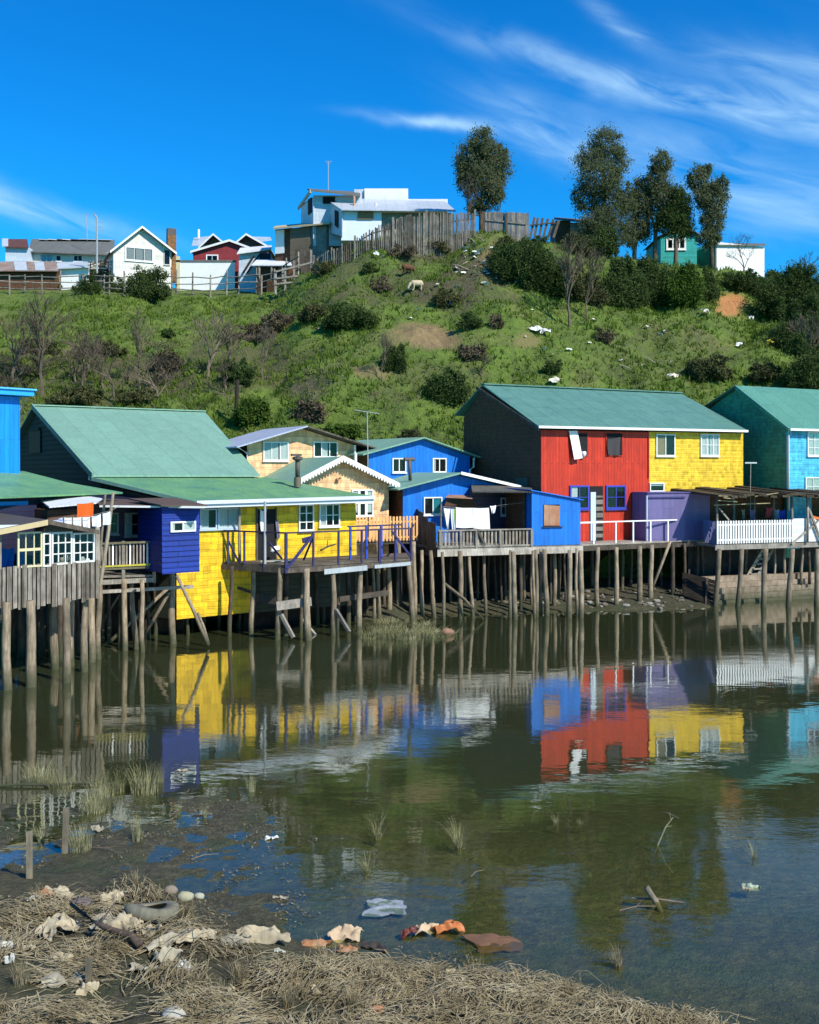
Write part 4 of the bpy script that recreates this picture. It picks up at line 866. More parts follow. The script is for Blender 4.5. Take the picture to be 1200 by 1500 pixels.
    b = MB(); A = F.w(603,HZ,41.5); B = Vector((-.05,.1,0)); n = 10
    for i in range(n):
        p = A.lerp(B, i/n); q = A.lerp(B, (i+.93)/n); zt = CZ-(1.25+.9*i/n)*(1 if i < 8 else .95)+random.uniform(-.08,.08); p.z = q.z = 2.35
        b.slab([p, q, Vector((q.x,q.y,zt-.02)), Vector((p.x,p.y,zt))], (.02,.025,0))
    b.build('boards', DGREYB, o2)
    MB().beam(Vector((A.x,A.y,2.9)), Vector((B.x,B.y,2.8)), .05, .08).build('rail', DGREYB, o2)
    MB().slab([Vector((A.x,A.y,2.36)), Vector((B.x,B.y,2.36)), Vector((B.x,4,2.36)), Vector((A.x,A.y+2,2.36))], (0,0,-.1)).build('platform', DGREYB, o2)
    # laundry
    o3 = F.empty('clothes_line', label='line sagging across the terrace in front of the navy wall', cat='clothes line')
    P = [F.p(645,742,.9), F.p(680,744,.8), F.p(715,744,.8), F.p(733,740,.8), F.p(779,735,.4)]; MB().tube(P, .008, 5).build('line', GREYB, o3)
    for px in (646,): q = F.p(px, 742, .9); MB().tube([Vector((q.x,q.y,zf)), q+Vector((0,0,.1))], .03, 6).build('pole', GREYB, o3)
    L = [('white_sheet',(668,743),(691.5,744),(693,773),(668.5,773),CLOTHW,'left half of the big white sheet on the terrace line','sheet'),
         ('white_sheet',(692,744),(716,744),(718,775),(694,774),CLOTHW,'right half of the big white sheet on the terrace line','sheet'),
         ('hanging_cloth',(650,744),(659,745),(657,775),(655,774),CLOTHW,'narrow white cloth left of the big sheet','cloth'),
         ('hanging_cloth',(660,745),(664,745),(667,775),(662,776),paint('pale_lilac_cloth',(.6,.6,.72),rough=.9),'pale lilac cloth between white cloth and big sheet','cloth'),
         ('hanging_cloth',(664.5,745),(667.5,745),(668,776),(666,776),paint('green_cloth',(.25,.42,.12),rough=.9),'thin green cloth beside the big white sheet','cloth'),
         ('hanging_cloth',(646,741),(668,742),(664,757),(651,760),paint('navy_cloth',(.03,.04,.10),rough=.9),'dark navy cloth at the left end of the terrace line','cloth'),
         ('hanging_cloth',(718,741),(727,740),(725,751),(721,752),CLOTHW,'small white cloth right of the big sheet','cloth')]
    for i, (nm, a, b_, c, d, m, lb, ct) in enumerate(L):
        v = .75 if nm != 'hanging_cloth' or i not in (5,) else .95
        cloth(nm, F, [F.p(*a, v), F.p(*b_, v), F.p(*c, v-.05), F.p(*d, v)], m, amp=.02, hem=.02, seed=i, label=lb, cat=ct, group='laundry on the terrace line')
blue_terrace()
# ---- red and yellow house ----
FR = Frame(792, 42, 1095, 47.1)
def red_house():
    F = FR; o = F.empty('stilt_house', label='two-storey stilt house, half red boards and half yellow shingles, long teal roof', cat='house')
    zf = 2.55; um = F.u(950); uR = F.u(1088); ze = F.p(792, 628, 0).z-.05
    rl = F.p(708, 563.5, 4.65); rr = F.p(997.5, 573, 4.65); zr = rl.z; bk = 6.4; zbk = F.side(685, 607, 0).z
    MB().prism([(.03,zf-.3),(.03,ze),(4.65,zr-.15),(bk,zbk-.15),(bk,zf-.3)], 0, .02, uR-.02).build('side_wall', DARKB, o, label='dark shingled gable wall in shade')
    MB().box((0,-.05,zf),(um,.026,ze)).build('wall', RED, o, label='red vertical board wall')
    zs = F.p(1020, 724, 0).z
    zj = F.p(960, 704, 0).z; MB().slab([(um+.01,-.04,zf),(uR,-.04,zf),(uR,-.04,ze+.03),(um+.01,-.04,ze+.03)], (0,.066,0)).build('wall', YEL2, o, label='yellow shingled wall')
    MB().beam(F.p(950.5,640,-.09), F.p(950.5,700,-.09), .05, .03).build('rusty_pipe', RED, o)
    e0 = Vector((-.35,-.35,F.p(788,623.5,-.35).z)); e1 = Vector((F.u(1095,-.35),-.35,F.p(1095,630,-.35).z))
    MB().slab([e0, e1, Vector((rr.x,4.65,zr)), Vector((rl.x-.05,4.65,zr))], (0,0,-.06)).slab([Vector((rl.x-.05,4.65,zr-.002)), Vector((rr.x,4.65,zr-.002)), Vector((rr.x+.6,bk+.3,zbk+.02)), Vector((-.3,bk+.3,zbk+.02))], (0,0,-.06)).build('roof', ROOFT, o)
    MB().beam(Vector((rl.x-.05,4.65,zr+.03)), Vector((rr.x,4.65,zr+.03)), .3, .05).build('ridge_cap', ROOFT, o)
    MB().beam(e0+Vector((0,-.03,-.05)), e1+Vector((0,-.03,-.05)), .07, .10).build('gutter', WHITE, o)
    MB().slab([e0+Vector((.0,0,-.07)), Vector((-.35,4.65,zr-.07)), Vector((-.35,4.65,zr-.22)), e0+Vector((0,0,-.2))], (.03,0,0)).build('bargeboard', DGREYB, o)
    # upper windows
    for x0, x1 in ((846,860),(888,911)):
        a = F.p(x0, 667, -.05); c = F.p(x1, 635, -.05); w = MB().box((a.x,-.075,a.z),(c.x,-.052,c.z)).build('window', BLACK, o); MB().box((a.x-.03,-.09,a.z-.04),(c.x+.03,-.052,a.z)).box((a.x-.04,-.09,a.z),(a.x,-.052,c.z)).box((c.x,-.09,a.z),(c.x+.04,-.052,c.z)).build('frame', RED, w)
    window(o, F, 960.5, 636, 988, 668, -.04, WHITE, 2, 1, [(0,.5,.98)], cm=paint('tan_curtain', (.45,.33,.20), rough=.9)); window(o, F, 1025.5, 636, 1052.5, 668, -.04, WHITE, 3, 2, FULL)
    window(o, F, 951, 707, 972, 720, -.04, WHITE, 1, 1, [(0,1,.3)]); window(o, F, 1033, 726, 1041, 745, -.04, WHITE, 1, 2)
    bf = paint('blue_frame', (.03,.05,.36)); window(o, F, 834, 711, 862, 746, -.05, bf, 2, 2, [(0,.4,.5)], fw=.075); window(o, F, 887, 711, 916, 745.5, -.05, bf, 2, 2, fw=.075)
    a = F.p(864, 782, -.05); c = F.p(883, 712, -.05)
    d = MB().box((a.x,-.07,zf),(c.x,-.052,c.z)).build('doorway', BLACK, o); q = a.x+(c.x-a.x)*.42
    MB().box((a.x+.02,-.10,zf+.02),(q,-.072,c.z-.25)).build('door', paint('pale_blue_door', (.48,.58,.68)), d)
    b = MB(); random.seed(5)
    for i in range(7): z = zf+.15+i*.28; b.box((q+.02,-.10,z),(c.x-.02,-.072,z+random.uniform(.08,.2)))
    b.build('plank_door', GREYB, d)
    g = F.p(1088, 560, 0)
    # dark lower window on the gable wall
    p0 = F.side(756, 716, .02); p1 = F.side(774, 700, .02); MB().box((-.03,p0.y,p0.z),(.015,p1.y,p1.z)).build('window', paint('dark_green_frame', (.03,.07,.06)), o)
    cloth('hanging_cloth', F, [F.p(833.5,631,-.12), F.p(846,631,-.12), F.p(853.5,671,-.3), F.p(842,673,-.3)], CLOTHW, amp=.012, hem=.0, label='long white cloth slanting out of the red house window', cat='cloth')
    cloth('hanging_cloth', F, [F.p(890,643,-.14), F.p(909,640,-.14), F.p(908,667,-.14), F.p(890,666,-.14)], paint('dark_grey_cloth', (.05,.045,.05), rough=.9), amp=.03, hem=.02, seed=3, label='dark grey curtain hanging out of the second red house window', cat='cloth')
    b = MB(); p = F.p(855, 664, -.15); b.tube([p+Vector((0,0,.08)), p+Vector((0,0,-.02)), p+Vector((0,0,-.16))], [.10,.12,.06], 10); b.build('basin', WHITE, None, True, label='small white pot on the sill of the red house window', cat='pot'); ob = COL.objects[-1]; ob.location = (F.o.x, F.o.y, 0); ob.rotation_euler.z = F.rz
    # walkway
    d2 = F.empty('stilt_walkway', label='narrow timber walkway with thin white railing before the red house', cat='walkway')
    us = F.u(851,-1.6); ue = F.u(988,-1.3); v0 = -1.5; zt = zf
    MB().box((us-.1,v0,zt-.08),(ue+2.6,-.06,zt)).build('deck_floor', GREYB, d2); MB().box((us-.1,v0-.05,zt-.26),(ue+2.6,v0-.002,zt-.05)).build('rim_beam', DGREYB, d2)
    hr = MB(); zt2 = F.p(900, 765, v0).z; zt = zf; MB().box((us,v0+.02,zt2),(ue,v0+.07,zt2+.05)).box((us,v0+.03,zt2-.02),(us+.9,v0+.06,zt2-.002)).build('handrail', WHITE, d2)
    for px in (870, 902.5, 928, 953.5, 979): u = F.u(px, v0); MB().box((u,v0+.03,zt-.1),(u+.06,v0+.08,zt2)).build('railing_post', WHITE, d2)
    for pxt, pxb, py, r, dk in ((876,874,882,.09,0),(903,903,882,.09,0),(937,937,879,.11,0),(955,953,876,.10,0),(986,985,874,.09,1),(912,912,870,.07,1),(867,868,868,.08,1),(893,891,868,.06,1),(925,925,868,.06,1),(968,969,866,.06,1),(1003,1003,872,.07,1),(1022,1022,868,.07,1),(1028,1030,866,.07,1)):
        dd = FPX*(CZ-.25)/(py-HZ); pile(d2, F, pxt, zf-.1, pxb, min(dd, 44.5), r, PILED if dk else PILE, -.2)
    MB().tube([F.w(982,793,42.6), F.w(968,830,42.6), F.w(953,868,42.6)], .06, 8).build('brace', PILE, d2, True)
    MB().box((us-.5,3.0,-.2),(uR+1,3.06,zf-.1)).build('underfloor_shade_boards', UNDER, d2)  # added near-black skirt for the shade behind the front poles
    # purple shed standing on the walkway
    s = F.empty('shed', label='plain purple boarded shed at the foot of the yellow wall', cat='shed')
    a = F.p(951, 722, -1.2); c = F.p(1002, 722, -1.45); e = F.p(1032, 722, -.9); zt = F.p(990,722,-1.2).z
    pts = [(a.x,-1.1),(c.x,-1.5),(e.x,-1.25),(e.x+.1,-.1),(a.x,-.1)]
    MB().prism(pts, 2, zf-.12, zt).build('wall', PURP, s)
    MB().prism([(x+(.05 if i in (1,2,3) else -.05), y-(.05 if i < 3 else 0)) for i, (x, y) in enumerate(pts)], 2, zt, zt+.04).build('roof', paint('purple_roof', (.09,.075,.22)), s)
    MB().beam((a.x+.02,-1.16,zt-.18),(c.x,-1.56,zt-.17),.03,.04).build('trim', paint('dark_purple', (.05,.04,.15)), s)
    MB().box((a.x-.06,-1.12,zf),(a.x-.01,-1.05,zt-.1)).build('corner_post', paint('pale_post', (.4,.5,.6)), s)
red_house()

# ---- green and sky-blue house with the covered terrace ----
FZ = Frame(1153, 46, 1250, 48)
def cyan_house():
    F = FZ; o = F.empty('stilt_house', label='tall house with green shingled gable and sky-blue shingled front at right', cat='house')
    ze = F.p(1153, 626, 0).z; rl = F.p(1088, 565, 2.9); zr = rl.z; bk = 5.0; zbk = F.side(1047, 597, 0).z; uE = 9.
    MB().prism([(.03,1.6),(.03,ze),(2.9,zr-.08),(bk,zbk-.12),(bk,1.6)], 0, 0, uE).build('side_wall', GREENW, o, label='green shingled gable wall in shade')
    MB().box((-.02,-.04,2.0),(uE,.026,ze-.03)).build('wall', CYAN, o)
    MB().slab([(-.22,-.3,ze-.06),(uE,-.3,ze-.06),(uE,2.9,zr),(-.25,2.9,zr)], (0,0,-.05)).slab([(-.25,2.9,zr-.002),(uE,2.9,zr-.002),(uE,bk+.4,zbk-.1),(-.25,bk+.4,zbk-.1)], (0,0,-.05)).build('roof', paint('teal_roof_bright', (.10,.27,.20), 'corr', .55, .6, (.05,.19,.17), .7), o)
    MB().box((-.2,-.40,ze-.16),(uE,-.30,ze-.06)).build('gutter', WHITE, o)
    MB().slab([(-.25,-.3,ze-.12),(-.25,2.9,zr-.06),(-.25,2.9,zr-.2),(-.25,-.3,ze-.26)], (.03,0,0)).build('bargeboard', GREENW, o)
    q = F.p(1158.5, 630, -.25); MB().tube([q, q+Vector((-.05,.1,-.3)), q+Vector((-.03,.1,-3.6))], .06, 8).build('downpipe', WHITE, o, True)
    window(o, F, 1182, 633, 1222, 668, -.04, WHITE, 4, 3, FULL); window(o, F, 1179, 699, 1222, 727, -.04, WHITE, 4, 2, FULL)
    pa = empty('clothes_post', W(1100, 722, 44.3), label='thin T-shaped post standing against the green gable wall', cat='post')
    MB().tube([(0,0,-1.5),(-.02,0,0),(0,0,1.28)], .02, 6).build('pole', GREYB, pa); MB().box((-.25,-.02,1.27),(.26,.03,1.33)).build('crossbar', paint('pale_bar', (.5,.58,.55)), pa)
cyan_house()
FT = Frame(1050, 42.4, 1200, 44.2)
def white_terrace():
    F = FT; zf = 2.45; o = F.empty('stilt_terrace', label='covered terrace with white picket fence and ragged thatch-like roof at right', cat='terrace')
    uR = 10.; MB().box((0,0,zf-.1),(uR,3.3,zf)).build('deck_floor', GREYB, o); MB().box((-.1,-.06,zf-.22),(uR,-.003,zf-.02)).build('rim_beam', wood('pale_beam', (0,0,0),(0,0,0)), o)
    up = F.u(1160); b = MB(); pickets(b, Vector((.02,-.05,0)), Vector((up,-.05,0)), zf+.03, zf+.98, .128, .075, .02, .012); b.build('pickets', WHITE, o)
    MB().box((0,-.03,zf+.15),(up,.01,zf+.22)).box((0,-.03,zf+.78),(up,.01,zf+.85)).build('rail', WHITE, o)
    MB().box((0,.012,zf+.02),(up,.03,zf+.8)).build('fence_backing', paint('grey_shade_board', (.30,.32,.34)), o)
    MB().box((up+.05,-.05,zf+.02),(uR,-.01,zf+1.02)).build('white_panel', paint('white_boarding', (.76,.78,.78), 'hboard', .5, .2, None, .8, (3.,.16,.006)), o)
    # side pickets turning back towards the purple shed
    b = MB(); p = F.w(1031, HZ, 44.0); pickets(b, Vector((p.x,p.y,0)), Vector((0,0,0)), zf+.0, zf+.95, .13, .08, .02, .02); b.build('side_pickets', paint('violet_picket', (.22,.22,.40)), o)
    # posts
    for px, v in ((1050,.05),(1160,.05),(1183,-.15),(1133,1.7),(1075,1.6),(1105,1.4)):
        u = F.u(px, v); zt = 4.50; MB().tube([(u,v,zf),(u+.02,v,zf+.9),(u,v,zt-.05)], .055, 7).build('post', GREYB, o, True)
    MB().beam(F.p(1053,744,.1), F.p(1068,762,.1), .05, .06).build('brace', GREYB, o); MB().beam(F.p(1185,745,-.15), F.p(1204,795,-.15), .07, .09).build('brace', GREYB, o); MB().beam(F.p(1160,797,-.12), F.p(1206,757,-.12), .06, .07).build('brace', GREYB, o)
    # ragged roof of old mats
    random.seed(11); b = MB(); n = 44
    for i in range(n):
        u = -.25+(uR+.2)*i/n; w = (uR+.2)/n*1.5; z0 = 4.46-.06*max(0, i/n*3-1)+random.uniform(-.03,.03); z0 -= .04*math.sin(i*.7); z1 = z0+.20+random.uniform(-.03,.04); v0 = -.55+random.uniform(-.18,.15); v1 = 3.3
        b.slab([(u,v0,z0-.02),(u+w,v0+random.uniform(-.08,.08),z0+random.uniform(-.05,.02)),(u+w,v1,z1),(u,v1,z1)], (0,0,.09))
    b.build('mat_roof', wood('old_thatch', (.035,.03,.022), (.10,.085,.06)), o)
    for a, c in (((1052,733,-.6),(1080,735,-.4)),((1060,729,-.7),(1075,731,-.6)),((1053,726,-.6),(1066,727,-.6)),((1046,740,-.1),(1128,737,-.3)),((1106,727,-.6),(1140,722,-.5))): MB().beam(F.p(*a), F.p(*c), .04, .03).build('roof_stick', wood('straw_pole', (.3,.26,.14),(.5,.44,.26)), o)
    MB().box((0,2.1,1.2),(uR,2.16,4.55)).build('back_wall', DARKB, o)
    for pxt, pxb, py, r, dk in ((1054,1047,889,.10,0),(1087,1080,889,.10,0),(1122,1117,889,.11,0),(1161,1154,889,.11,0),(1198,1196,889,.11,0),(1150,1148,855,.06,0),(1176,1174,854,.06,0),(1094,1092,856,.06,0),(1135,1135,850,.05,0),(1068,1068,850,.06,1),(1110,1110,850,.06,1),(1185,1186,850,.06,1)):
        dd = wl(py) if py > 870 else 44.3; pile(o, F, pxt, zf-.1, pxb, dd, r, PILED if dk else PILE, -.4 if py > 870 else .6)
    # board steps under the terrace
    s = F.empty('timber_steps', label='steep board steps climbing from the retaining wall under the white terrace', cat='steps')
    a = F.w(1098, 852, 43.9); c = F.w(1128, 800, 44.5); dv = Vector((0,.0,0))
    for off in (-.26, .26): MB().beam(a+Vector((off,0,0)), c+Vector((off,0,0)), .04, .16).build('stringer', wood('pale_pole', (0,0,0),(0,0,0)), s)
    for i in range(7): p = a.lerp(c, (i+.5)/7); MB().box(p+Vector((-.25,-.14,-.02)), p+Vector((.25,.1,.03))).build('tread', GREYB, s)
    # dark boards added beneath, standing in for the shade under the deck
    MB().box((0,2.0,.7),(uR,2.05,zf-.1)).build('underfloor_shade_boards', wood('dark_slat', (.03,.03,.03),(.075,.07,.06)), o)
    # retaining wall of stacked boards and mud
    r = F.empty('retaining_wall', label='low muddy retaining wall of stacked boards along the waterline at right', cat='wall')
    b = MB(); random.seed(4)
    for j in range(6):
        z = -.35+j*.235; v = .02+j*.10; u = -.15
        while u < 11: L = random.uniform(1.5,3.5); b.box((u,v+random.uniform(-.02,.02),z),(u+L-.02,v+.35,z+.225+random.uniform(0,.006))); u += L
    b.build('boards', wood('muddy_board', (.24,.19,.14),(.42,.35,.27), True, .5), r)
    # things hung under the mats
    random.seed(8); L = [((1123,743),(1133,741),(1130,757),(1122,758),(.35,.04,.04),'dark red shirt hanging under the terrace roof','shirt'),((1135,745),(1141,745),(1142,760),(1137,760),(.22,.25,.34),'grey-blue cloth hanging beside the dark red shirt','cloth'),((1142,747),(1150,746),(1150,760),(1143,760),(.03,.05,.42),'deep blue cloth hanging by the white terrace post','cloth'),
        ((1099,745),(1106,745),(1106,760),(1099,760),(.12,.10,.20),'dull violet cloth hanging in the shade of the terrace','cloth'),((1087,745),(1092,745),(1092,759),(1087,759),(.22,.18,.12),'brown cloth hanging in the shade of the terrace','cloth')]
    for i, (a, b_, c, d, col, lb, ct) in enumerate(L): cloth('hanging_cloth', F, [F.p(*a,.8), F.p(*b_,.8), F.p(*c,.8), F.p(*d,.8)], paint('hung_%d' % i, col, rough=.9), amp=.03, seed=i, label=lb, cat=ct)
    p = F.p(1203, 762, .2); q = cloth('blanket', F, [F.p(1191,755,-.06), F.p(1215,757,-.06), F.p(1215,761,-.07), F.p(1191,759,-.07)], paint('orange_blanket', (.6,.14,.03), rough=.9), label='orange blanket folded over the white boarding at right edge', cat='blanket')
white_terrace()
def leaning_panel():
    o = empty('plank_screen', W(1022, 860, 42.5), label='dark sloping plank screen between the purple shed and the retaining wall', cat='screen'); o.location.z = 0
    a, b, c, d = [W(*t)-Vector((o.location.x,o.location.y,0)) for t in ((1000,838,42.8),(1048,850,42.0),(1045,888,41.4),(1000,872,42.2))]
    m = MB()
    for j in range(6):
        t0, t1 = j/6, (j+.94)/6; m.slab([a.lerp(d,t0), b.lerp(c,t0), b.lerp(c,t1), a.lerp(d,t1)], (0,.04,0))
    m.build('planks', UNDER, o); m = MB().beam(a+Vector((.3,.06,.1)), d+Vector((.3,.06,-.2)), .06, .06).beam(b+Vector((-.3,.06,.1)), c+Vector((-.3,.06,-.2)), .06, .06); m.build('batten', DGREYB, o)
leaning_panel()
# ================= vegetation helpers =================
def leaves(blobs, n, size, asp=2.2, seed=0, clump=.33, shell=.55, k=None, droop=0):
    """n small leaf faces gathered in clumps through the given ellipsoids (cx,cy,cz,rx,ry,rz)"""
    g = np.random.default_rng(seed); B = np.array(blobs, float); vol = (B[:,3]*B[:,4]*B[:,5])**.75; vol /= vol.sum()
    P = []
    for b, w in zip(B, vol):
        nb = max(8, int(n*w)); kk = k or max(6, int(nb/55))
        d = g.normal(size=(kk, 3)); d /= np.linalg.norm(d, axis=1)[:,None]; r = g.uniform(0, 1, kk)**(.33 if shell < .5 else .22)
        c = d*r[:,None]*(g.uniform(.75, 1.08, kk))[:,None]; ci = g.integers(0, kk, nb)
        cs = g.uniform(.45, 1.2, kk)*clump
        q = c[ci]+g.normal(size=(nb, 3))*cs[ci][:,None]*.55; P.append(b[:3]+q*b[3:6])
    P = np.concatenate(P); m = len(P)
    a = g.normal(size=(m, 3)); a[:,2] -= droop; a /= np.linalg.norm(a, axis=1)[:,None]; b = np.cross(a, g.normal(size=(m, 3))); b /= np.linalg.norm(b, axis=1)[:,None]
    s = size*g.uniform(.6, 1.3, m)[:,None]; a = a*s*asp/2; b = b*s/2
    V = np.stack([P-a, P-b*.9, P+a, P+b*.9], 1).reshape(-1, 3); F_ = np.arange(4*m).reshape(-1, 4)
    return V, F_
LF_E = leafmat('eucalyptus_leaf', [(.075,.098,.048), (.135,.165,.080), (.23,.235,.15)], .9, .5)
LF_D = leafmat('dark_shrub_leaf', [(.035,.058,.018), (.062,.100,.028), (.11,.145,.05)], .8, .35)
LF_O = leafmat('olive_shrub_leaf', [(.040,.050,.018), (.075,.085,.032), (.13,.12,.055)], .9, .2)
LF_B = leafmat('brown_shrub_leaf', [(.070,.055,.036), (.115,.092,.058), (.17,.145,.095)], .9, .15)
LF_G = leafmat('bright_shrub_leaf', [(.035,.070,.012), (.065,.115,.018), (.11,.16,.035)], .9, .25)
GR_G = leafmat('hill_grass', [(.055,.090,.014), (.105,.170,.022), (.19,.23,.055)], .5, .3)
GR_D = leafmat('dry_grass', [(.10,.082,.045), (.26,.215,.125), (.46,.40,.26)], 2.0, .2)
GR_M = leafmat('marsh_grass', [(.12,.12,.05), (.26,.25,.12), (.45,.43,.26)], 2.0, .2)
def mesh_only(name, V, F_, mat):
    me = bpy.data.meshes.new(name); me.from_pydata(V.tolist() if hasattr(V, 'tolist') else V, [], F_.tolist() if hasattr(F_, 'tolist') else F_); me.materials.append(mat); return me
def tree(px, d, blobs, n, label, size=.15, lean=0, seed=0, trunk=.16, split=None, mat=None, name='tree', group=None, ztop=None):
    """blobs given in photo pixels (x, y, half width, half height)"""
    x0 = (px-600)/FPX*d; z0 = gz(x0, d)-.15; o = empty(name, (x0, d, z0), label=label, cat='tree', group=group); s = d/FPX; g = random.Random(seed)
    B = []
    for bx, by, rx, ry in blobs: B.append(((bx-px)*s, g.uniform(-.35, .35), CZ+(HZ-by)*s-z0, rx*s, rx*s*.85, ry*s))
    V, F_ = leaves(B, int(n*4.2), size*.5, 2.6, seed, droop=.5, clump=.40); mesh_obj('crown', V, F_, mat or LF_E, o, uv=False)
    t = MB(); top = max(B, key=lambda b: b[2]); H = top[2]+top[5]*.5
    sp = [(0,0,0)]+[(top[0]*q**1.6+g.uniform(-.06,.06), top[1]*q, H*q) for q in (.15,.3,.5,.7,.85,1)]; t.tube(sp, [trunk*(1.25-1.1*i/6) for i in range(7)], 8)
    for b in B:
        if b is top: continue
        q = max(.08, min(.7, (b[2]-b[5]*1.0)/H)); i = min(5, int(q*6)); a = Vector(sp[i]); e = Vector((b[0], b[1], b[2]+b[5]*.3))
        t.tube([a, a.lerp(e, .4)+Vector((0,0,.1)), e], [trunk*.6, trunk*.4, .02], 6)
        for k in range(3):
            m_ = a.lerp(e, .4+.2*k); t.tube([m_, m_+Vector((g.uniform(-1,1)*b[3], g.uniform(-1,1)*b[4], g.uniform(.1,.8)*b[5]))], [trunk*.22, .012], 5)
    for k in range(8):
        q = g.uniform(.4,.9); m_ = Vector(sp[min(5,int(q*6))]); t.tube([m_, m_+Vector((g.uniform(-1,1)*top[3], g.uniform(-1,1)*top[4], g.uniform(.2,.8)*top[5]*.8))], [trunk*.25, .012], 5)
    t.build('trunk', BARK, o, True)
    return o
def bare_mesh(seed, H=4., spread=.45, depth=5, r0=.07, br=3, up=.5):
    g = random.Random(seed); m = MB()
    def grow(p, d, L, r, k):
        q = p+d*L+Vector((g.uniform(-.1,.1), g.uniform(-.1,.1), 0))*L; m.tube([p, p.lerp(q,.5)+Vector((g.uniform(-.05,.05),g.uniform(-.05,.05),0))*L, q], [r, r*.85, max(r*.62,.006)], 5 if k > 3 else 3, False)
        if k == 0: return
        for i in range(br if k < depth else br+1):
            t = g.uniform(.55, 1.) if i else 1.; nd = (d+Vector((g.uniform(-1,1), g.uniform(-1,1), g.uniform(-.2,up)))*spread*1.7).normalized(); grow(p.lerp(q, t), nd, L*g.uniform(.6,.85), max(r*.58, .007), k-1)
    grow(Vector((0,0,0)), Vector((0,0,1)), H*.3, r0, depth); return m
def plant(name, me_list, loc, sc, rz, label, cat, group=None, part='foliage'):
    o = empty(name, loc, rz, label=label, cat=cat, group=group); o.scale = sc
    for pn, me in me_list:
        c = bpy.data.objects.new(pn, me); COL.objects.link(c); c.parent = o
    return o
def bush(px, py, wpx, hpx, mat, label, seed=0, n=None, size=.11, name='shrub', d=None, group=None, sub=4):
    h = hit(px, py) if d is None else Vector(((px-600)/FPX*d, d, gz((px-600)/FPX*d, d))); s = h.y/FPX; g = random.Random(seed*7+1); sub = max(2, min(5, round(wpx/hpx*2.2))); hedge = 'hedge' in label or 'edge' in label; wpx *= 1 if hedge or py < 440 else .8; hpx *= 1 if hedge or py < 440 else .78
    rx = wpx*s/2; H = hpx*s; B = []
    for i in range(sub):
        f = (i+.5)/sub*2-1 if sub > 1 else 0; rr = rx/sub*1.9 if sub > 1 else rx; hh = H*g.uniform(.75, 1.05)*(1-.25*abs(f))
        B.append((f*rx*.72, g.uniform(-.2,.2)*rx, hh*.42, rr*g.uniform(.7,1.), rx*.6, hh*.50))
    n = int((n or 800)*2.6); size *= .62
    for i in range(4): q = g.uniform(-1, 1); B.append((q*rx*1.1, g.uniform(-.4,.3)*rx, H*.2, rx*g.uniform(.2,.4), rx*.35, H*g.uniform(.15,.3)))
    for i in range(3): q = g.uniform(-.8, .8); B.append((q*rx, g.uniform(-.2,.2)*rx, H*g.uniform(.6,.8), rx*g.uniform(.25,.4), rx*.3, H*g.uniform(.16,.26)))
    if n is None: n = int(min(16000, 380+3.2*wpx*hpx*.8))
    o = empty(name, h+Vector((0, 0, -.05)), label=label, cat='shrub', group=group)
    V, F_ = leaves(B, n, size, 2.0, seed, shell=.6, clump=.46); mesh_obj('foliage', V, F_, mat, o, uv=False)
    t = MB()
    for i in range(6): b = B[i % len(B)]; t.tube([(b[0]*.4,b[1]*.4,-.2),(b[0]*.8,b[1],b[2]*.8),(b[0]+g.uniform(-.3,.3)*b[3],b[1]+.05,b[2]*1.7)], [.04,.03,.01], 5)
    t.build('stem', TWIG, o)
    return o
# ================= hilltop houses and fences =================
PW = paint('pale_blue_white_wall', (.62,.70,.80), 'hboard', .6, .4, (.45,.52,.6), .8, (3.,.2,.006))
CRM = paint('cream_wall', (.72,.72,.62), 'hboard', .6, .3, None, .85, (3.,.2,.006))
GRR = paint('grey_slate_sheet', (.15,.16,.15), 'corr', .7, .6, (.09,.09,.08), .6)
LROOF = paint('light_zinc', (.50,.56,.62), 'corr', .4, .5, (.35,.38,.40), .7)
def box_house(F, x0, x1, yt, depth, wm, roof, rm, label, cat='house', yb=None, name='hillside_house', rth=.08):
    """roof: four photo points with setbacks: front left, front right, back right, back left"""
    o = F.empty(name, label=label, cat=cat); u0 = F.u(x0); u1 = F.u(x1); z1 = F.p((x0+x1)/2, yt, 0).z
    zb = (F.p((x0+x1)/2, yb, 0).z if yb else gz((( x0+x1)/2-600)/FPX*F.o.y, F.o.y)-.8)
    MB().box((u0,0,zb),(u1,depth,z1)).build('wall', wm, o)
    if roof: MB().slab([F.p(*q) for q in roof], (0,0,-rth)).build('roof', rm, o)
    return o
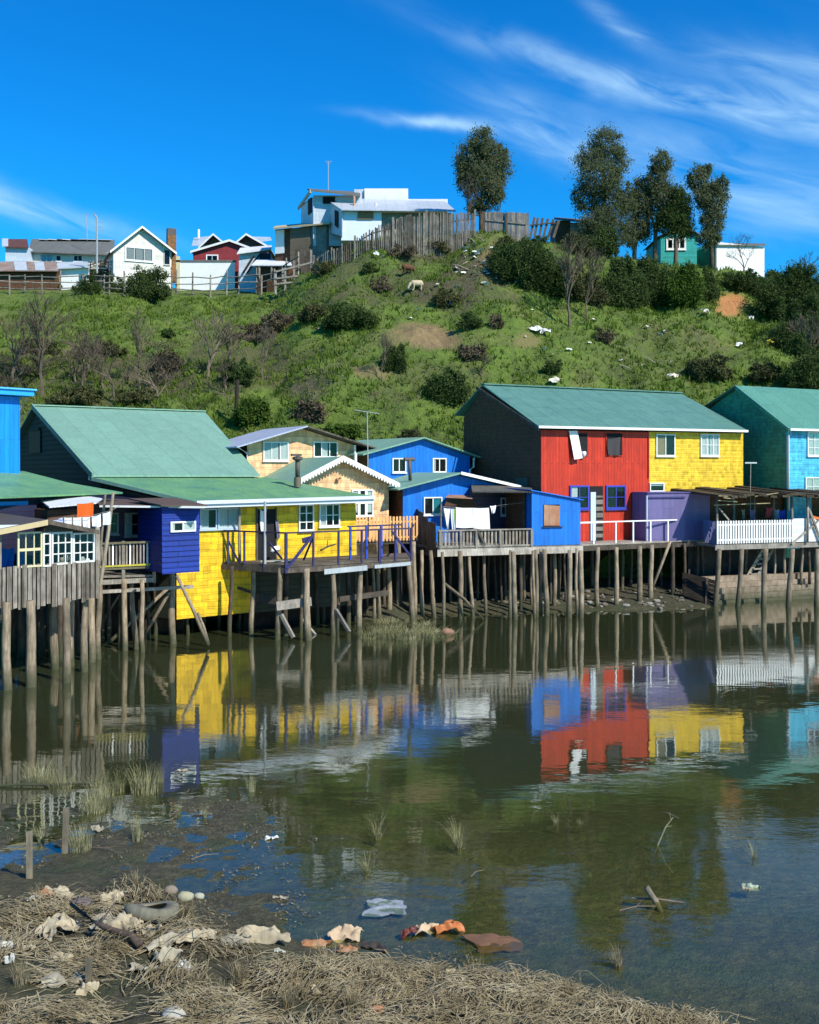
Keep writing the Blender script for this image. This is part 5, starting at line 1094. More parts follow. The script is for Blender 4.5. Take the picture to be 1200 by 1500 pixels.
def hill_houses():
    # long grey-roofed house
    F = Frame(0, 92, 165, 92)
    o = box_house(F, 46, 165, 370, 6, CRM, [(42,368,-.5),(168,373,-.5),(168,351,4.5),(46,350,4.5)], GRR, 'long cream house with grey sheet roof left of the white gabled house')
    rb = MB()
    for i, (a, c) in enumerate(((62,75),(75,88),(88,96),(96,108),(108,120),(120,165))): 
        p = F.p(a,351,4.4); q = F.p(c,352,4.4); MB().slab([p, q, q+Vector((0,-.9,-.18)), p+Vector((0,-.9,-.18))], (0,0,.06)).build('ridge_sheet', (LROOF, WROOF, paint('brown_sheet',(.14,.06,.045)), WROOF, paint('brown_sheet',()), LROOF)[i], o)
    window(o, F, 60, 373, 77, 384, 0, paint('pale_blue_frame', ()), 2, 1, FULL); window(o, F, 82, 374, 90, 383, 0, WHITE, 1, 1); window(o, F, 108, 374, 121, 383, 0, WHITE, 2, 1)
    F = Frame(0, 91, 165, 91)
    o = box_house(F, 8, 42, 362, 4, PW, [(6,361,-.3),(42,362,-.3),(40,350,3),(4,350,3)], paint('maroon_sheet', (.13,.05,.04), 'corr', .7, .5), 'small pale blue house with maroon roof at the far left of the hill')
    MB().slab([F.p(3,361,-.32), F.p(12,361,-.32), F.p(12,350,3.1), F.p(3,350,3.1)], (0,0,.05)).build('roof_sheet', LROOF, o)
    F = Frame(0, 87.5, 150, 87.5)
    o = box_house(F, -30, 84, 396, 3, DARKB, [(-30,396,-.5),(86,396,-.5),(82,383,2.4),(-30,383,2.4)], paint('rusty_corrugated', (.22,.12,.08), 'corr', .7, .9, (.34,.32,.30), .6), 'low shed with patched rusty corrugated roof below the grey-roofed house', 'shed', name='shed')
    for a, c, m in ((22,40,LROOF),(52,66,LROOF)): MB().slab([F.p(a,396,-.52), F.p(c,396,-.52), F.p(c-2,384,2.3), F.p(a-2,384,2.3)], (0,0,.05)).build('roof_sheet', m, o)
    F = Frame(84, 88, 160, 88)
    o = box_house(F, 84, 130, 392, 3, WHITE, [(82,393,-.4),(132,390,-.4),(128,383,2.2),(84,384,2.2)], LROOF, 'low white lean-to with pale roof beside the white gabled house', 'shed', name='shed')
    o = F.empty('woodpile', label='jumble of brown boards piled under a sheet beside the white gabled house', cat='woodpile'); b = MB(); random.seed(9)
    for i in range(26): p = F.p(random.uniform(130,160), random.uniform(382,398), random.uniform(-.6,.3)); q = p+Vector((random.uniform(-1.3,1.3), random.uniform(-.3,.3), random.uniform(-.35,.35))); b.beam(p, q, .12, .04)
    b.build('boards', wood('mixed_board', (.16,.10,.06), (.38,.30,.22)), o); b = MB(); [b.tube([F.p(x,398,.1), F.p(x+1,384,.1)], .05, 5) for x in (132,146,158)]; b.box(F.p(131,425,.3), F.p(160,396,.9)); b.build('frame', DGREYB, o)
    # white gabled house
    F = Frame(166, 87, 252, 89)
    o, l, a, r = gable_front(F, (166,366), (207,334), (251,368), gz(-24, 87)-.6, 6, paint('warm_white_wall', (.80,.78,.72), 'hboard', .6, .2, None, .85, (3.,.2,.006)), GRR, ov=.5, rside=.45, name='hillside_house', label='white gabled house with a three-part window on the left hill', cat='house', trim=WHITE)
    window(o, F, 183, 362, 225, 383, -.03, WHITE, 3, 1, [(.02,.3,1),(.36,.64,1),(.7,.98,1)], fw=.12, cm=paint('grey_curtain', (.45,.45,.46)))
    window(o, F, 240, 366, 249, 388, -.03, paint('pale_door', (.5,.5,.42)), 1, 1, nm='door')
    c = F.p(251, 380, 1.5); MB().box(c+Vector((-.38,-.3,-2)), c+Vector((.38,.3,2.1))).build('chimney', paint('orange_brick', (.34,.17,.06), 'shingle', .8, .5, (.05,.04,.04), .6, (.25,.09,.01)), o); MB().box(c+Vector((-.38,-.3,2.1)), c+Vector((.38,.3,2.7))).build('chimney_top', PIPE, o)
    # red house and the two behind
    F = Frame(270, 96, 420, 96)
    for i, (ap, l_, r_, lb) in enumerate((((314,345),(296,362),(332,360),'pale roofed house with white gable trim behind the red gable, left of its pair'),((362,345),(344,360),(392,362),'pale roofed house with white gable trim behind the red gable, right of its pair'))):
        o, l, a, r = gable_front(F, l_, ap, r_, 17, 7, paint('brown_gable', (.10,.07,.05), 'hboard'), LROOF, ov=.6, rside=.3, name='hillside_house', label=lb, cat='house', trim=WHITE)
        if i == 0: MB().slab([F.p(281,360,-.2), F.p(300,360,-.2), F.p(312,346,5), F.p(284,349,5)], (0,0,.06)).build('roof_sheet', LROOF, o); MB().tube([F.p(291,349,3), F.p(291,336,3)], .12, 8).build('flue', WHITE, o)
        else: MB().slab([F.p(366,356,2), F.p(398,352,2), F.p(396,348,6), F.p(364,347,6)], (0,0,.06)).build('roof_sheet', LROOF, o)
    F = Frame(283, 90, 366, 90)
    o, l, a, r = gable_front(F, (283,369), (337,353), (364,363), gz(-17, 90)-.5, 6, paint('crimson_wall', (.30,.035,.04), 'hboard', .6, .3), DARKB, ov=.3, rside=.2, name='hillside_house', label='dark red gabled house with one white window on the left hill', cat='house', trim=WHITE)
    window(o, F, 302, 373, 320, 384, -.03, WHITE, 2, 1, fw=.1)
    F = Frame(258, 88.5, 345, 88.5)
    o = F.empty('board_fence', label='low white board wall with dark coping below the dark red house', cat='fence'); z0 = gz(-20,88.5)-.4; b = MB().box((0,0,z0),(F.u(344),.1,F.p(300,384,0).z)); b.build('boards', WHITE, o)
    MB().box((-.1,-.05,F.p(300,384,0).z),(F.u(344)+.1,.15,F.p(300,381,0).z)).build('coping', GRR, o); MB().slab([(0,-.05,z0),(F.u(264),-.05,z0),(F.u(264),-.05,F.p(262,376,0).z),(0,-.05,F.p(258,374,0).z)], (0,.04,0)).build('gate', OFFW, o)
    F = Frame(348, 86, 400, 86)
    o = box_house(F, 350, 380, 370, 3, PW, [(347,371,-.4),(398,364,-.4),(398,359,2.5),(352,363,2.5)], WROOF, 'grey-white shed with slanting boards left of the brown plank shed', 'shed', name='shed')
    MB().beam(F.p(356,400,-.4), F.p(372,374,-.4), .5, .08).beam(F.p(362,400,-.5), F.p(381,372,-.5), .3, .08).build('leaning_board', DGREYB, o); MB().box(F.p(380,371,-.05), F.p(398,392,.5)).build('dark_wall', NAVY, o)
    F = Frame(372, 81, 430, 80)
    o = box_house(F, 374, 424, 388, 2.5, DARKB, [(368,388,-.5),(428,388,-.5),(424,380,2),(376,380,2)], WROOF, 'low open shed with white sheet roof in front of the brown plank shed', 'shed', name='shed')
    for px in (380, 398, 414): MB().tube([F.p(px, 412, -.4), F.p(px, 388, -.4)], .08, 6).build('post', GREYB, o)
    F = Frame(402, 82, 480, 80)
    o = box_house(F, 403, 428, 335, 4, DARKB, None, None, 'brown plank shed with tan edged roof left of the white hilltop house', 'shed', name='shed')
    MB().box((F.u(404),-.1,F.p(404,372,0).z),(F.u(417),.0,F.p(404,338,0).z)).build('white_panel', WHITE, o)
    MB().box((F.u(428),-.3,gz(-11,81)-1),(F.u(457),4,F.p(440,333,-.3).z)).build('plank_wall', paint('brown_plank', (.20,.15,.10), 'hboard', .8, .5), o); MB().box((F.u(457),-.2,gz(-9,81)-1),(F.u(480),4,F.p(470,330,-.2).z)).build('board_wall', GREYB, o)
    MB().slab([F.p(400,336,-.6), F.p(484,328,-.6), F.p(484,325,3.5), F.p(403,333,3.5)], (0,0,.12)).build('roof', paint('tan_trim', ()), o)
    # white hilltop house
    F = Frame(441, 84, 520, 79)
    o = F.empty('hilltop_house', label='rambling white house with flat parapet on top of the hill', cat='house'); zb = 20.
    FF = Frame(459, 80, 525, 80.5); 
    def Q(px, py, d): return F.w(px, py, d)
    def boxq(name, mat, x0, x1, y0, y1, d0, d1, lab=None):
        a = Q(x0, y1, d0); b = Q(x1, y1, d0); z0 = a.z; z1 = Q(x0, y0, d0).z; X0 = (x0-600)/FPX*d0; X1 = (x1-600)/FPX*d0
        def T(x, y, z): v = Vector((x, y))-F.o; return Vector((v.dot(F.e), v.dot(F.n), z))
        return MB().slab([T(X0,d0,z0), T(X1,d0,z0), T(X1,d1,z0), T(X0,d1,z0)], (0,0,z1-z0)).build(name, mat, o, label=lab)
    boxq('wall', PW, 459, 528, 286, 360, 80.2, 86); MB().slab([Q(459,288,80.1), Q(441,300,85), Q(441,350,85), Q(459,350,80.1)], (.05,.05,0)).build('side_wall', PW, o)
    w = MB().slab([Q(452,292,81.9), Q(457,289,80.5), Q(457,311,80.5), Q(452,315,81.9)], (-.06,-.02,0)).build('window', BLACK, o)
    MB().slab([Q(455,280,79.4), Q(528,288,79.4), Q(528,283,85), Q(450,278,85)], (0,0,.12)).build('roof', GRR, o); MB().beam(Q(437,305,86), Q(455,280,79.4), .12, .25).build('bargeboard', paint('tan_trim', ()), o)
    boxq('window', BLACK, 473, 491, 288, 298, 80.1, 80.15); 
    boxq('lean_to_wall', paint('lit_white_wall', (.70,.76,.84)), 500, 559, 306, 352, 76.8, 81); MB().slab([Q(501,305,76.7), Q(480,296,81), Q(480,340,81), Q(501,346,76.7)], (.05,.05,0)).build('lean_to_side', PW, o)
    MB().slab([Q(491,330,78.8), Q(496,334,77.6), Q(496,310,77.6), Q(491,307,78.8)], (-.05,-.02,0)).build('side_window', BLACK, o)
    MB().slab([Q(500,308,76.3), Q(668,310,76.3), Q(652,296,82.5), Q(474,290.5,82.5)], (0,0,.07)).build('lean_to_roof', LROOF, o)
    boxq('lean_to_back', GREYB, 559, 664, 312, 350, 77.2, 80)
    boxq('parapet', WHITE, 534, 598, 276, 300, 83, 88); boxq('parapet', WHITE, 596, 656, 291.5, 303, 83.1, 88); boxq('parapet_side', PW, 519, 533.8, 277, 296, 83.2, 88)
    boxq('window', paint('rusty_lintel', (.3,.16,.08)), 524, 547, 310, 321, 76.7, 76.75)
    MB().tube([Q(519,288,79), Q(519,306,78.4)], .09, 8).build('flue', RUST, o); MB().tube([Q(551,298,79), Q(551,304,79)], .09, 8).build('flue', WHITE, o)
    a = F.w(481, 282, 82); an = empty('antenna', W(481, 282, 82), label='thin television mast on the roof of the white hilltop house', cat='antenna'); MB().tube([(0,0,0),(0,0,2.5)], .035, 5).build('mast', METAL, an); MB().beam((-.25,0,2.5),(.3,0,2.5),.03,.03).beam((-.15,0,2.35),(.2,0,2.35),.03,.03).build('aerial', METAL, an)
    # utility pole by the white gabled house
    pz = empty('utility_pole', W(142, 400, 86), label='slim white pole with crossbars left of the white gabled house', cat='pole'); MB().tube([(0,0,0),(0,0,4.7)], [.09,.07], 8).build('shaft', METAL, pz)
    b = MB(); [b.beam((-.1,0,z),(.5,0,z),.05,.05) for z in (3.6,3.9,4.3)]; b.build('crossbar', METAL, pz); MB().tube([(-.05,0,4.7),(-.2,0,4.95),(-.1,0,5.05)], .07, 7).build('lamp_head', METAL, pz)
    q = empty('antenna', W(128, 352, 92), label='spindly aerial on the grey sheet roof left of the white pole', cat='antenna'); MB().tube([(0,0,0),(-.1,0,2.3)], .03, 5).build('mast', METAL, q); MB().beam((-.3,0,2.2),(.15,0,2.35),.03,.03).build('aerial', METAL, q)
    # right part of the crest
    F = Frame(975, 82, 1022, 82)
    o, l, a, r = gable_front(F, (968,346), (1000,333), (1021,344), gz(25,82)-1, 5, paint('turquoise_wall', (.02,.38,.36), 'hboard', .6, .2), DARKB, ov=.3, rside=.25, name='hilltop_house', label='turquoise cabin with a white framed window among the hilltop trees', cat='house')
    window(o, F, 976, 349, 1005, 366, -.03, WHITE, 3, 1, fw=.14, mw=.06)
    F = Frame(1048, 81, 1120, 83)
    o = box_house(F, 1050, 1120, 358, 6, paint('white_block_wall', (.74,.75,.76), 'plain', .8, .35, (.5,.52,.5)), [(1048,358,-.2),(1122,359,-.2),(1121,356.5,6.2),(1048,355.5,6.2)], GRR, 'plain white flat-roofed building at the right end of the hilltop', name='hilltop_house')
    MB().box((-.05,-.05,gz(25,81)-1),(0,5,F.p(1048,359,0).z)).build('side_wall', paint('green_side', (.05,.16,.11)), o)
    F = Frame(828, 78, 890, 78)
    o = box_house(F, 836, 872, 326, 3, GREYB, [(812,320,-.3),(876,327,-.3),(876,322,3.3),(812,318,3.3)], GRR, 'ramshackle grey shack half hidden by hilltop trees', 'shed', name='shed')
    MB().box((F.u(814),0,gz(12,78)-1),(F.u(836),3,F.p(820,323,0).z)).build('dark_wall', DARKB, o); MB().box((F.u(850),-.08,F.p(850,345,0).z),(F.u(866),-.0,F.p(850,328,0).z)).build('white_panel', WHITE, o)
hill_houses()
def hill_fences():
    random.seed(21)
    # rail fence along the field edge
    o = empty('rail_fence', W(200, 430, 83.5), label='long grey post and rail fence along the edge of the upper field', cat='fence'); L0 = o.location.copy()
    def G(px, d, h): x = (px-600)/FPX*d; return Vector((x, d, gz(x, d)+h))-L0
    xs = [-60,-36,-12,14,36,62,88,120,152,160,182,202,222,252,258,282,308,332,350,376,383,402,420,437]
    for i, px in enumerate(xs):
        d = float(np.interp(px, CP, CD))-.2+random.uniform(-.3,.3); h = random.uniform(1.5,2.0); MB().tube([G(px,d,-.2), G(px+random.uniform(-1,1),d,h)], [.07,.06], 6).build('post', GREYB, o)
    for h in (.45, .95, 1.45):
        b = MB()
        for i in range(len(xs)-1):
            d0 = float(np.interp(xs[i], CP, CD))-.35; d1 = float(np.interp(xs[i+1], CP, CD))-.35; b.tube([G(xs[i],d0,h+random.uniform(-.08,.08)), G(xs[i+1]+1,d1,h+random.uniform(-.08,.08))], .045, 5)
        b.build('rail', GREYB, o)
    # second fence stepping down in front
    # palisade up the hill
    o = empty('picket_fence', W(580, 350, 71), label='ragged grey picket fence climbing the hill crest to the big lone tree', cat='fence'); L0 = o.location.copy()
    bx = [460,480,500,520,545,576,600,625,660,696]; by = [399,390,382,371,359,351,345,342,341,341]; tx = [378,366,358,349,334,322,315,311,310,311]
    b = MB(); px = 460.; nr = Vector((0,.04,0))
    while px < 696:
        d = float(np.interp(px, CP, CD))-1.3; x = (px-600)/FPX*d; x2 = (px+1.9)/FPX*d-600/FPX*d; z0 = gz(x, d)-.15; z1 = CZ+(HZ-np.interp(px, bx, tx))/FPX*d+random.uniform(-.16,.10); le = random.uniform(-.06,.06)
        wv = random.uniform(.09,.13); z1 = max(z1, z0+1.05)
        b.slab([Vector((x,d,z0))-L0, Vector((x+wv,d,z0))-L0, Vector((x+wv+le,d,z1-.06))-L0, Vector((x+wv/2+le,d,z1))-L0, Vector((x+le,d,z1-.06))-L0], nr); px += random.uniform(2.7,3.5)
    b.build('pickets', GREYV, o); b = MB(); 
    for i in range(len(bx)-1):
        for f in (.25,.75):
            P = []
            for k in (i, i+1): d = float(np.interp(bx[k], CP, CD))-1.22; x = (bx[k]-600)/FPX*d; z0 = gz(x,d); z1 = CZ+(HZ-tx[k])/FPX*d; P.append(Vector((x,d,z0+(z1-z0)*f))-L0)
            b.beam(P[0], P[1], .05, .08)
    b.build('rail', DGREYB, o)
    for k in (0,3,5,7,9): d = float(np.interp(bx[k], CP, CD))-1.25; x = (bx[k]-600)/FPX*d; MB().beam(Vector((x,d,gz(x,d)-.2))-L0, Vector((x,d,CZ+(HZ-tx[k]+4)/FPX*d))-L0, .14,.14).build('post', GREYB, o)
    o = empty('rail_fence', W(448, 405, 75), label='short rail fence stepping down beside the hill path', cat='fence'); L0 = o.location.copy()
    for px, yt, yb in ((404,396,425),(418,392,420),(431,382,412),(456,366,400)): d = 76; MB().beam(W(px,yt,d)-L0, W(px,yb+6,d)-L0, .14, .14).build('post', GREYB, o)
    for a, c in (((404,398),(458,384)),((404,408),(456,402)),((404,416),(440,412))): MB().beam(W(*a,75.9)-L0, W(*c,75.9)-L0, .06, .12).build('rail', GREYB, o)
    MB().slab([W(432,366,77)-L0, W(455,364,77)-L0, W(455,404,77)-L0, W(432,408,77)-L0], (0,.06,0)).build('dark_boards', DGREYB, o)
    # upright board fence right of the tree
    o = empty('board_fence', W(740, 345, 72.6), label='upright grey board fence right of the big lone tree', cat='fence'); L0 = o.location.copy(); b = MB(); px = 709.
    while px < 771:
        d = 72.4; x = (px-600)/FPX*d; w = .20; z1 = CZ+(HZ-(311+random.uniform(-1,1)+max(0,px-745)*.05))/FPX*d; b.slab([Vector((x,d,gz(x,d)-.3))-L0, Vector((x+w,d,gz(x,d)-.3))-L0, Vector((x+w,d,z1))-L0, Vector((x,d,z1))-L0], (0,.03,0)); px += 4.4
    b.build('boards', GREYV, o); MB().beam(W(711,322,72.35)-L0, W(771,328,72.35)-L0, .06,.1).build('rail', GREYB, o); MB().beam(W(742,312,72.3)-L0, W(742,352,72.3)-L0, .14,.12).build('post', DGREYB, o); MB().beam(W(709,310,72.3)-L0, W(709,352,72.3)-L0, .16,.14).build('post', DGREYB, o)
    o = empty('board_fence', W(790, 345, 73.5), label='collapsing dark planks leaning at the top of the bushes', cat='fence'); L0 = o.location.copy(); b = MB()
    for px, l, t in ((777,6,318),(783,5,319),(790,5,319),(796,7,320),(803,8,321),(811,8,323)): b.beam(W(px,348,73.5)-L0, W(px+l,t,73.5)-L0, .18, .04, (0,1,0))
    b.build('planks', DGREYB, o); MB().beam(W(776,330,73.4)-L0, W(815,326,73.4)-L0, .05,.1).build('rail', DGREYB, o)
hill_fences()
# ================= trees =================
tree(706, 73.5, [(706,212,22,24),(690,235,24,28),(728,245,20,28),(708,262,26,30),(722,285,18,24),(682,262,15,26),(735,225,12,16),(700,300,16,14)], 7500, 'big lone dark tree beside the hilltop picket fence', seed=1)
tree(885, 76, [(888,208,24,24),(866,230,22,24),(905,240,18,24),(880,262,32,28),(858,290,20,24),(895,300,28,30),(915,285,12,24),(876,325,26,22),(868,348,24,20),(902,342,20,22)], 8500, 'tallest dense dark tree at left of the hilltop group', seed=2, trunk=.2)
tree(960, 77, [(968,240,15,18),(962,265,20,22),(972,290,20,22),(950,300,14,22),(985,300,12,22)], 4200, 'pointed dark tree in the middle of the hilltop group', seed=3)
tree(930, 77.5, [(936,285,15,22),(925,310,16,20),(940,335,16,22),(920,345,14,18)], 3000, 'low leafy tree filling the gap after the tallest hilltop tree', seed=4)
tree(990, 76.2, [(996,300,18,26),(984,325,22,22),(1002,330,16,20),(990,290,12,20)], 4200, 'rounded green tree in front of the turquoise cabin', seed=5, mat=LF_D)
tree(1043, 76, [(1022,262,14,20),(1035,250,10,14),(1046,288,20,22),(1030,290,14,18),(1056,275,10,16),(1045,325,18,22),(1038,350,16,14)], 4600, 'open crowned tree with a bare trunk right of the turquoise cabin', seed=6)
M_BARE = [mesh_only('bare_branches', *(lambda m: (m.v, m.f))(bare_mesh(s, H, sp, dp, r, br, up)), TWIG) for s, H, sp, dp, r, br, up in ((1,4.2,.30,5,.07,3,.9),(2,4.2,.42,5,.07,3,.6),(3,3.4,.36,5,.05,3,.8),(4,4.6,.5,5,.09,3,.4))]
def bare(px, py_top, py_b, wpx, k, label, d=None, name='bare_tree', group='leafless trees on the slope'):
    h = hit(px, py_b) if d is None else Vector(((px-600)/FPX*d, d, gz((px-600)/FPX*d, d)))
    me = M_BARE[k]; zs = [v.co.z for v in me.vertices]; xs = [v.co.x for v in me.vertices]; H = (CZ+(HZ-py_top)/FPX*h.y)-h.z; wx = wpx/FPX*h.y
    return plant(name, [('branches', me)], h-Vector((0,0,.1)), (wx/(max(xs)-min(xs)), wx/(max(xs)-min(xs)), H/max(zs)), 0 if k else .4, label, 'tree', group)
bare(62, 418, 0, 85, 0, 'tall leafless tree behind the green roof ridge, first one right of the bright blue house', d=58)
bare(18, 440, 0, 80, 1, 'leafless tree above the bright blue house at the left edge', d=59)
bare(122, 475, 0, 55, 2, 'slim leafless tree left of centre over the big green roof', d=58.5)
bare(168, 500, 0, 90, 3, 'spreading leafless tree low over the big green roof', d=57)
bare(205, 450, 0, 45, 0, 'thin upright leafless tree over the middle of the big green roof', d=60)
bare(232, 515, 0, 90, 3, 'wide leafless tree touching the big green roof ridge', d=57.5)
bare(305, 440, 0, 95, 1, 'dense leafless tree above the right end of the green roof ridge', d=60)
bare(338, 470, 0, 70, 0, 'leafless tree just left of the utility pole', d=61)
bare(385, 470, 555, 40, 2, 'small leafless tree on the grass edge right of the utility pole')
bare(448, 545, 618, 70, 1, 'grey leafless bush above the silver roof', name='bare_shrub')
bare(835, 340, 478, 70, 0, 'tall leafless shrub among the dark bushes below the shack', name='bare_shrub')
bare(860, 355, 470, 55, 2, 'leafless shrub leaning right of the tallest shrub below the shack', name='bare_shrub')
bare(688, 252, 345, 40, 0, 'pale leafless shrub in front of the big lone tree', name='bare_shrub', d=72.2)
bare(1090, 338, 408, 55, 3, 'leafless tree in front of the plain white building', d=77)
bare(1180, 370, 430, 60, 0, 'leafless tree on the skyline at the right edge', d=77)
bare(1185, 440, 560, 70, 1, 'leafless grey shrub among dark bushes at the right edge', name='bare_shrub')
bare(705, 515, 555, 36, 2, 'little leafless shrub on open grass above the teal roof', name='bare_shrub')
bare(560, 480, 560, 30, 2, 'little leafless shrub left of the bare earth scar', name='bare_shrub')
_r = random.Random(12)
for _i in range(18):
    _x = _r.uniform(-20, 340); _y = _r.uniform(525, 596); bare(_x, _y-_r.uniform(35, 62), _y, _r.uniform(45, 85), _i % 4, 'leafless grey-brown shrub in the thicket behind the big green roof', name='bare_shrub', group='leafless thicket behind the big green roof')
BU = [
 (758,412,70,62,LF_D,'dark round bush at the left end of the thick hedge'),(800,428,66,72,LF_D,'dark bush second from the left in the thick hedge'),(836,440,50,62,LF_O,'olive brown bush in the hedge behind the leafless shrubs'),
 (868,448,44,60,LF_O,'olive bush between leafless shrubs and the big dark one'),(912,450,72,96,LF_D,'largest dark bush under the tallest hilltop tree'),(962,452,70,84,LF_D,'dark bush right of the largest one in the hedge'),(1002,448,56,66,LF_G,'greener bush near the right end of the thick hedge'),(1032,440,36,48,LF_D,'last small dark bush of the hedge before the orange earth'),
 (735,390,34,36,LF_D,'small dark bush under the upright board fence'),(775,375,50,30,LF_D,'low dark bush below the collapsing planks'),(940,380,60,36,LF_D,'dark bush at the feet of the hilltop trees'),(880,372,50,40,LF_D,'dark bush at the foot of the tallest tree'),(845,375,40,40,LF_O,'yellowish bush in front of the shack'),
 (1085,425,60,32,LF_D,'dark bush in front of the white building, left one'),(1125,440,70,50,LF_D,'broad dark bush right of the orange earth'),(1160,470,90,80,LF_D,'large dark bush on the right descending hedge'),(1185,520,80,90,LF_D,'tall dark bush near the right edge'),(1205,575,90,90,LF_D,'lowest dark bush at the right edge'),(1170,440,60,50,LF_O,'olive bush on the skyline at right'),(1150,430,50,40,LF_D,'dark bush on the skyline right of the white building'),
 (215,437,60,48,LF_D,'dark bush in front of the white gabled house'),(75,425,26,28,LF_G,'small green bush at the field fence, first from left'),(128,432,34,34,LF_D,'dark bush at the field fence under the woodpile'),(170,428,26,30,LF_D,'small dark bush left of the white gabled house door'),(330,415,28,44,LF_G,'green bush in front of the low white board wall'),(275,420,18,22,LF_D,'little dark bush by the low white board wall'),(400,425,26,20,LF_O,'olive tuft bush at the end of the rail fence'),
 (245,545,52,42,LF_B,'brown bramble patch on the field under the leafless trees'),(350,562,50,44,LF_D,'dark bush right of the utility pole top'),(246,495,22,20,LF_D,'single small dark bush in the middle of the field'),
 (515,478,78,46,LF_D,'dark bramble mound on the left shoulder of the hill'),(460,470,70,34,LF_O,'olive bramble on the left shoulder of the hill'),(410,485,60,30,LF_B,'brown bramble along the path edge'),(380,500,60,28,LF_B,'lowest brown bramble along the path edge'),(480,400,44,22,LF_O,'olive bush just below the picket fence'),(557,430,30,26,LF_B,'dark brown bush left of the pale sheep'),
 (577,545,38,52,LF_D,'dark bush left of the bare earth scar'),(655,450,40,44,LF_O,'tufted bush above the bare earth scar'),(690,480,38,30,LF_D,'dark bush right above the bare earth scar'),(728,480,24,30,LF_B,'rusty brown bush on the open slope'),(690,528,50,34,LF_B,'purplish brown bush at the right end of the earth scar'),(655,590,60,64,LF_D,'dark shrub below the bare earth scar'),
 (885,500,26,30,LF_B,'brown bush in the middle of the open right slope'),(810,548,34,26,LF_D,'dark low bush above the teal roof'),(740,370,26,26,LF_O,'dry tall weeds under the board fence'),(455,615,56,40,LF_B,'brown bush above the silver roof'),
 (370,620,60,50,LF_G,'green bush right of the utility pole foot'),(1035,555,80,44,LF_O,'olive shrub above the right end of the teal roof'),(1120,560,60,34,LF_O,'olive shrub above the green gable'),(110,592,90,34,LF_O,'olive thicket behind the left end of the ridge'),(200,594,90,30,LF_O,'olive thicket behind the green roof ridge'),(60,520,70,34,LF_O,'olive thicket at the foot of the field'),(150,520,70,30,LF_O,'olive thicket halfway down the field'),
 (540,400,26,18,LF_D,'small dark bush above the left shoulder of the hill'),(640,372,36,26,LF_O,'olive weeds below the picket fence, near the crest'),(590,375,40,20,LF_B,'reddish weeds below the picket fence'),(500,640,70,30,LF_G,'green bush behind the peach house ridge'),(600,650,60,26,LF_O,'olive bush behind the blue house roof'),(400,400,20,16,LF_O,'tiny olive bush by the stepped rail fence')]
for i, b in enumerate(BU):
    tall = b[4] is LF_B or b[4] is LF_O
    bush(*b[:6], seed=50+i, size=.10 if b[2] < 50 else .13, sub=3 if b[2] < 45 else 5, n=int(250+(1.5 if tall else 2.4)*b[2]*b[3]*.75))
def hill_growth():
    """rough grass over the hillside: nobody could count the tufts"""
    g = np.random.default_rng(5); N = 52000
    px = g.uniform(-350, 1500, N); d = g.uniform(51, 80, N)**1.0; cd = np.interp(px, CP, CD); k = d < cd+.5; px = px[k]; d = d[k]; x = (px-600)/FPX*d
    nz = fbm(x*.5, d*.5, 3, 88); nz2 = fbm(x*.12, d*.12, 2, 99); k = (nz+nz2*.6+g.uniform(-.45,.45,len(x))) > -.05; mk = mask_hill(x, d, ground_z(x, d)); k &= (mk[:,0] < .35) & (mk[:,2] < .35); x = x[k]; d = d[k]; z = ground_z(x, d); m = len(x)
    hgt = g.uniform(.08, .30, m)*(1+.8*np.maximum(fbm(x*.7, d*.7, 2, 12), 0)); V = []; 
    for b in range(4):
        a = g.uniform(0, 6.28, m); w = g.uniform(.025, .06, m); ox = g.normal(0, .09, m); oy = g.normal(0, .09, m); lx = g.normal(0, .12, m); ly = g.normal(0, .12, m)
        p0 = np.stack([x+ox-np.cos(a)*w, d+oy-np.sin(a)*w, z-.04], 1); p1 = np.stack([x+ox+np.cos(a)*w, d+oy+np.sin(a)*w, z-.04], 1); p2 = np.stack([x+ox+lx, d+oy+ly, z+hgt], 1)
        V.append(np.stack([p0, p1, p2], 1).reshape(-1, 3))
    V = np.concatenate(V); mesh_obj('hill_grass', V, np.arange(len(V)).reshape(-1, 3), GR_G, None, uv=False, kind='stuff', label='rough green grass covering the hillside', cat='grass')
hill_growth()
# ================= small things on the hill =================
def rock_mesh(seed, sc=(1,1,.6), rough=.25):
    import bmesh
    bm = bmesh.new(); bmesh.ops.create_icosphere(bm, subdivisions=2, radius=1); g = random.Random(seed)
    for v in bm.verts: k = 1+g.uniform(-rough, rough); v.co = Vector((v.co.x*sc[0]*k, v.co.y*sc[1]*k, v.co.z*sc[2]*k))
    me = bpy.data.meshes.new('rock'); bm.to_mesh(me); bm.free(); return me
def nz1(x, y): return float(vnoise(np.array([x]), np.array([y]), 3)[0])
def crumple(seed, w, h, up=.12, n=12, flat=.5):
    """crumpled sheet lying on the ground"""
    g = random.Random(seed); a = [g.uniform(0, 6) for _ in range(6)]; V = []
    for j in range(n+1):
        for i in range(n+1):
            s, t = i/n-.5, j/n-.5; q = math.atan2(t, s+1e-6); e = 1+.14*math.sin(2*q+a[0])+.12*math.sin(3*q+a[1])+.05*math.sin(7*q+a[4])+g.uniform(-.04,.04)
            fx, fy = s*3.2+a[2]*9, t*3.2*h/w+a[3]*9; z = up*(1.1-2.6*abs(nz1(fx, fy)-.5)+.5*nz1(fx*2.7, fy*2.7)-.35)*(1-flat*(abs(s)+abs(t)))
            V.append((s*w*e, t*h*e, max(z, 0)+.004))
    W1 = n+1; F_ = [(j*W1+i, j*W1+i+1, (j+1)*W1+i+1, (j+1)*W1+i) for j in range(n) for i in range(n)]
    m = len(V); V2 = V+[(x, y, z-.006) for x, y, z in V]; return V2, F_+[tuple(m+q for q in f[::-1]) for f in F_]
def cutlabel(o, *a): return o
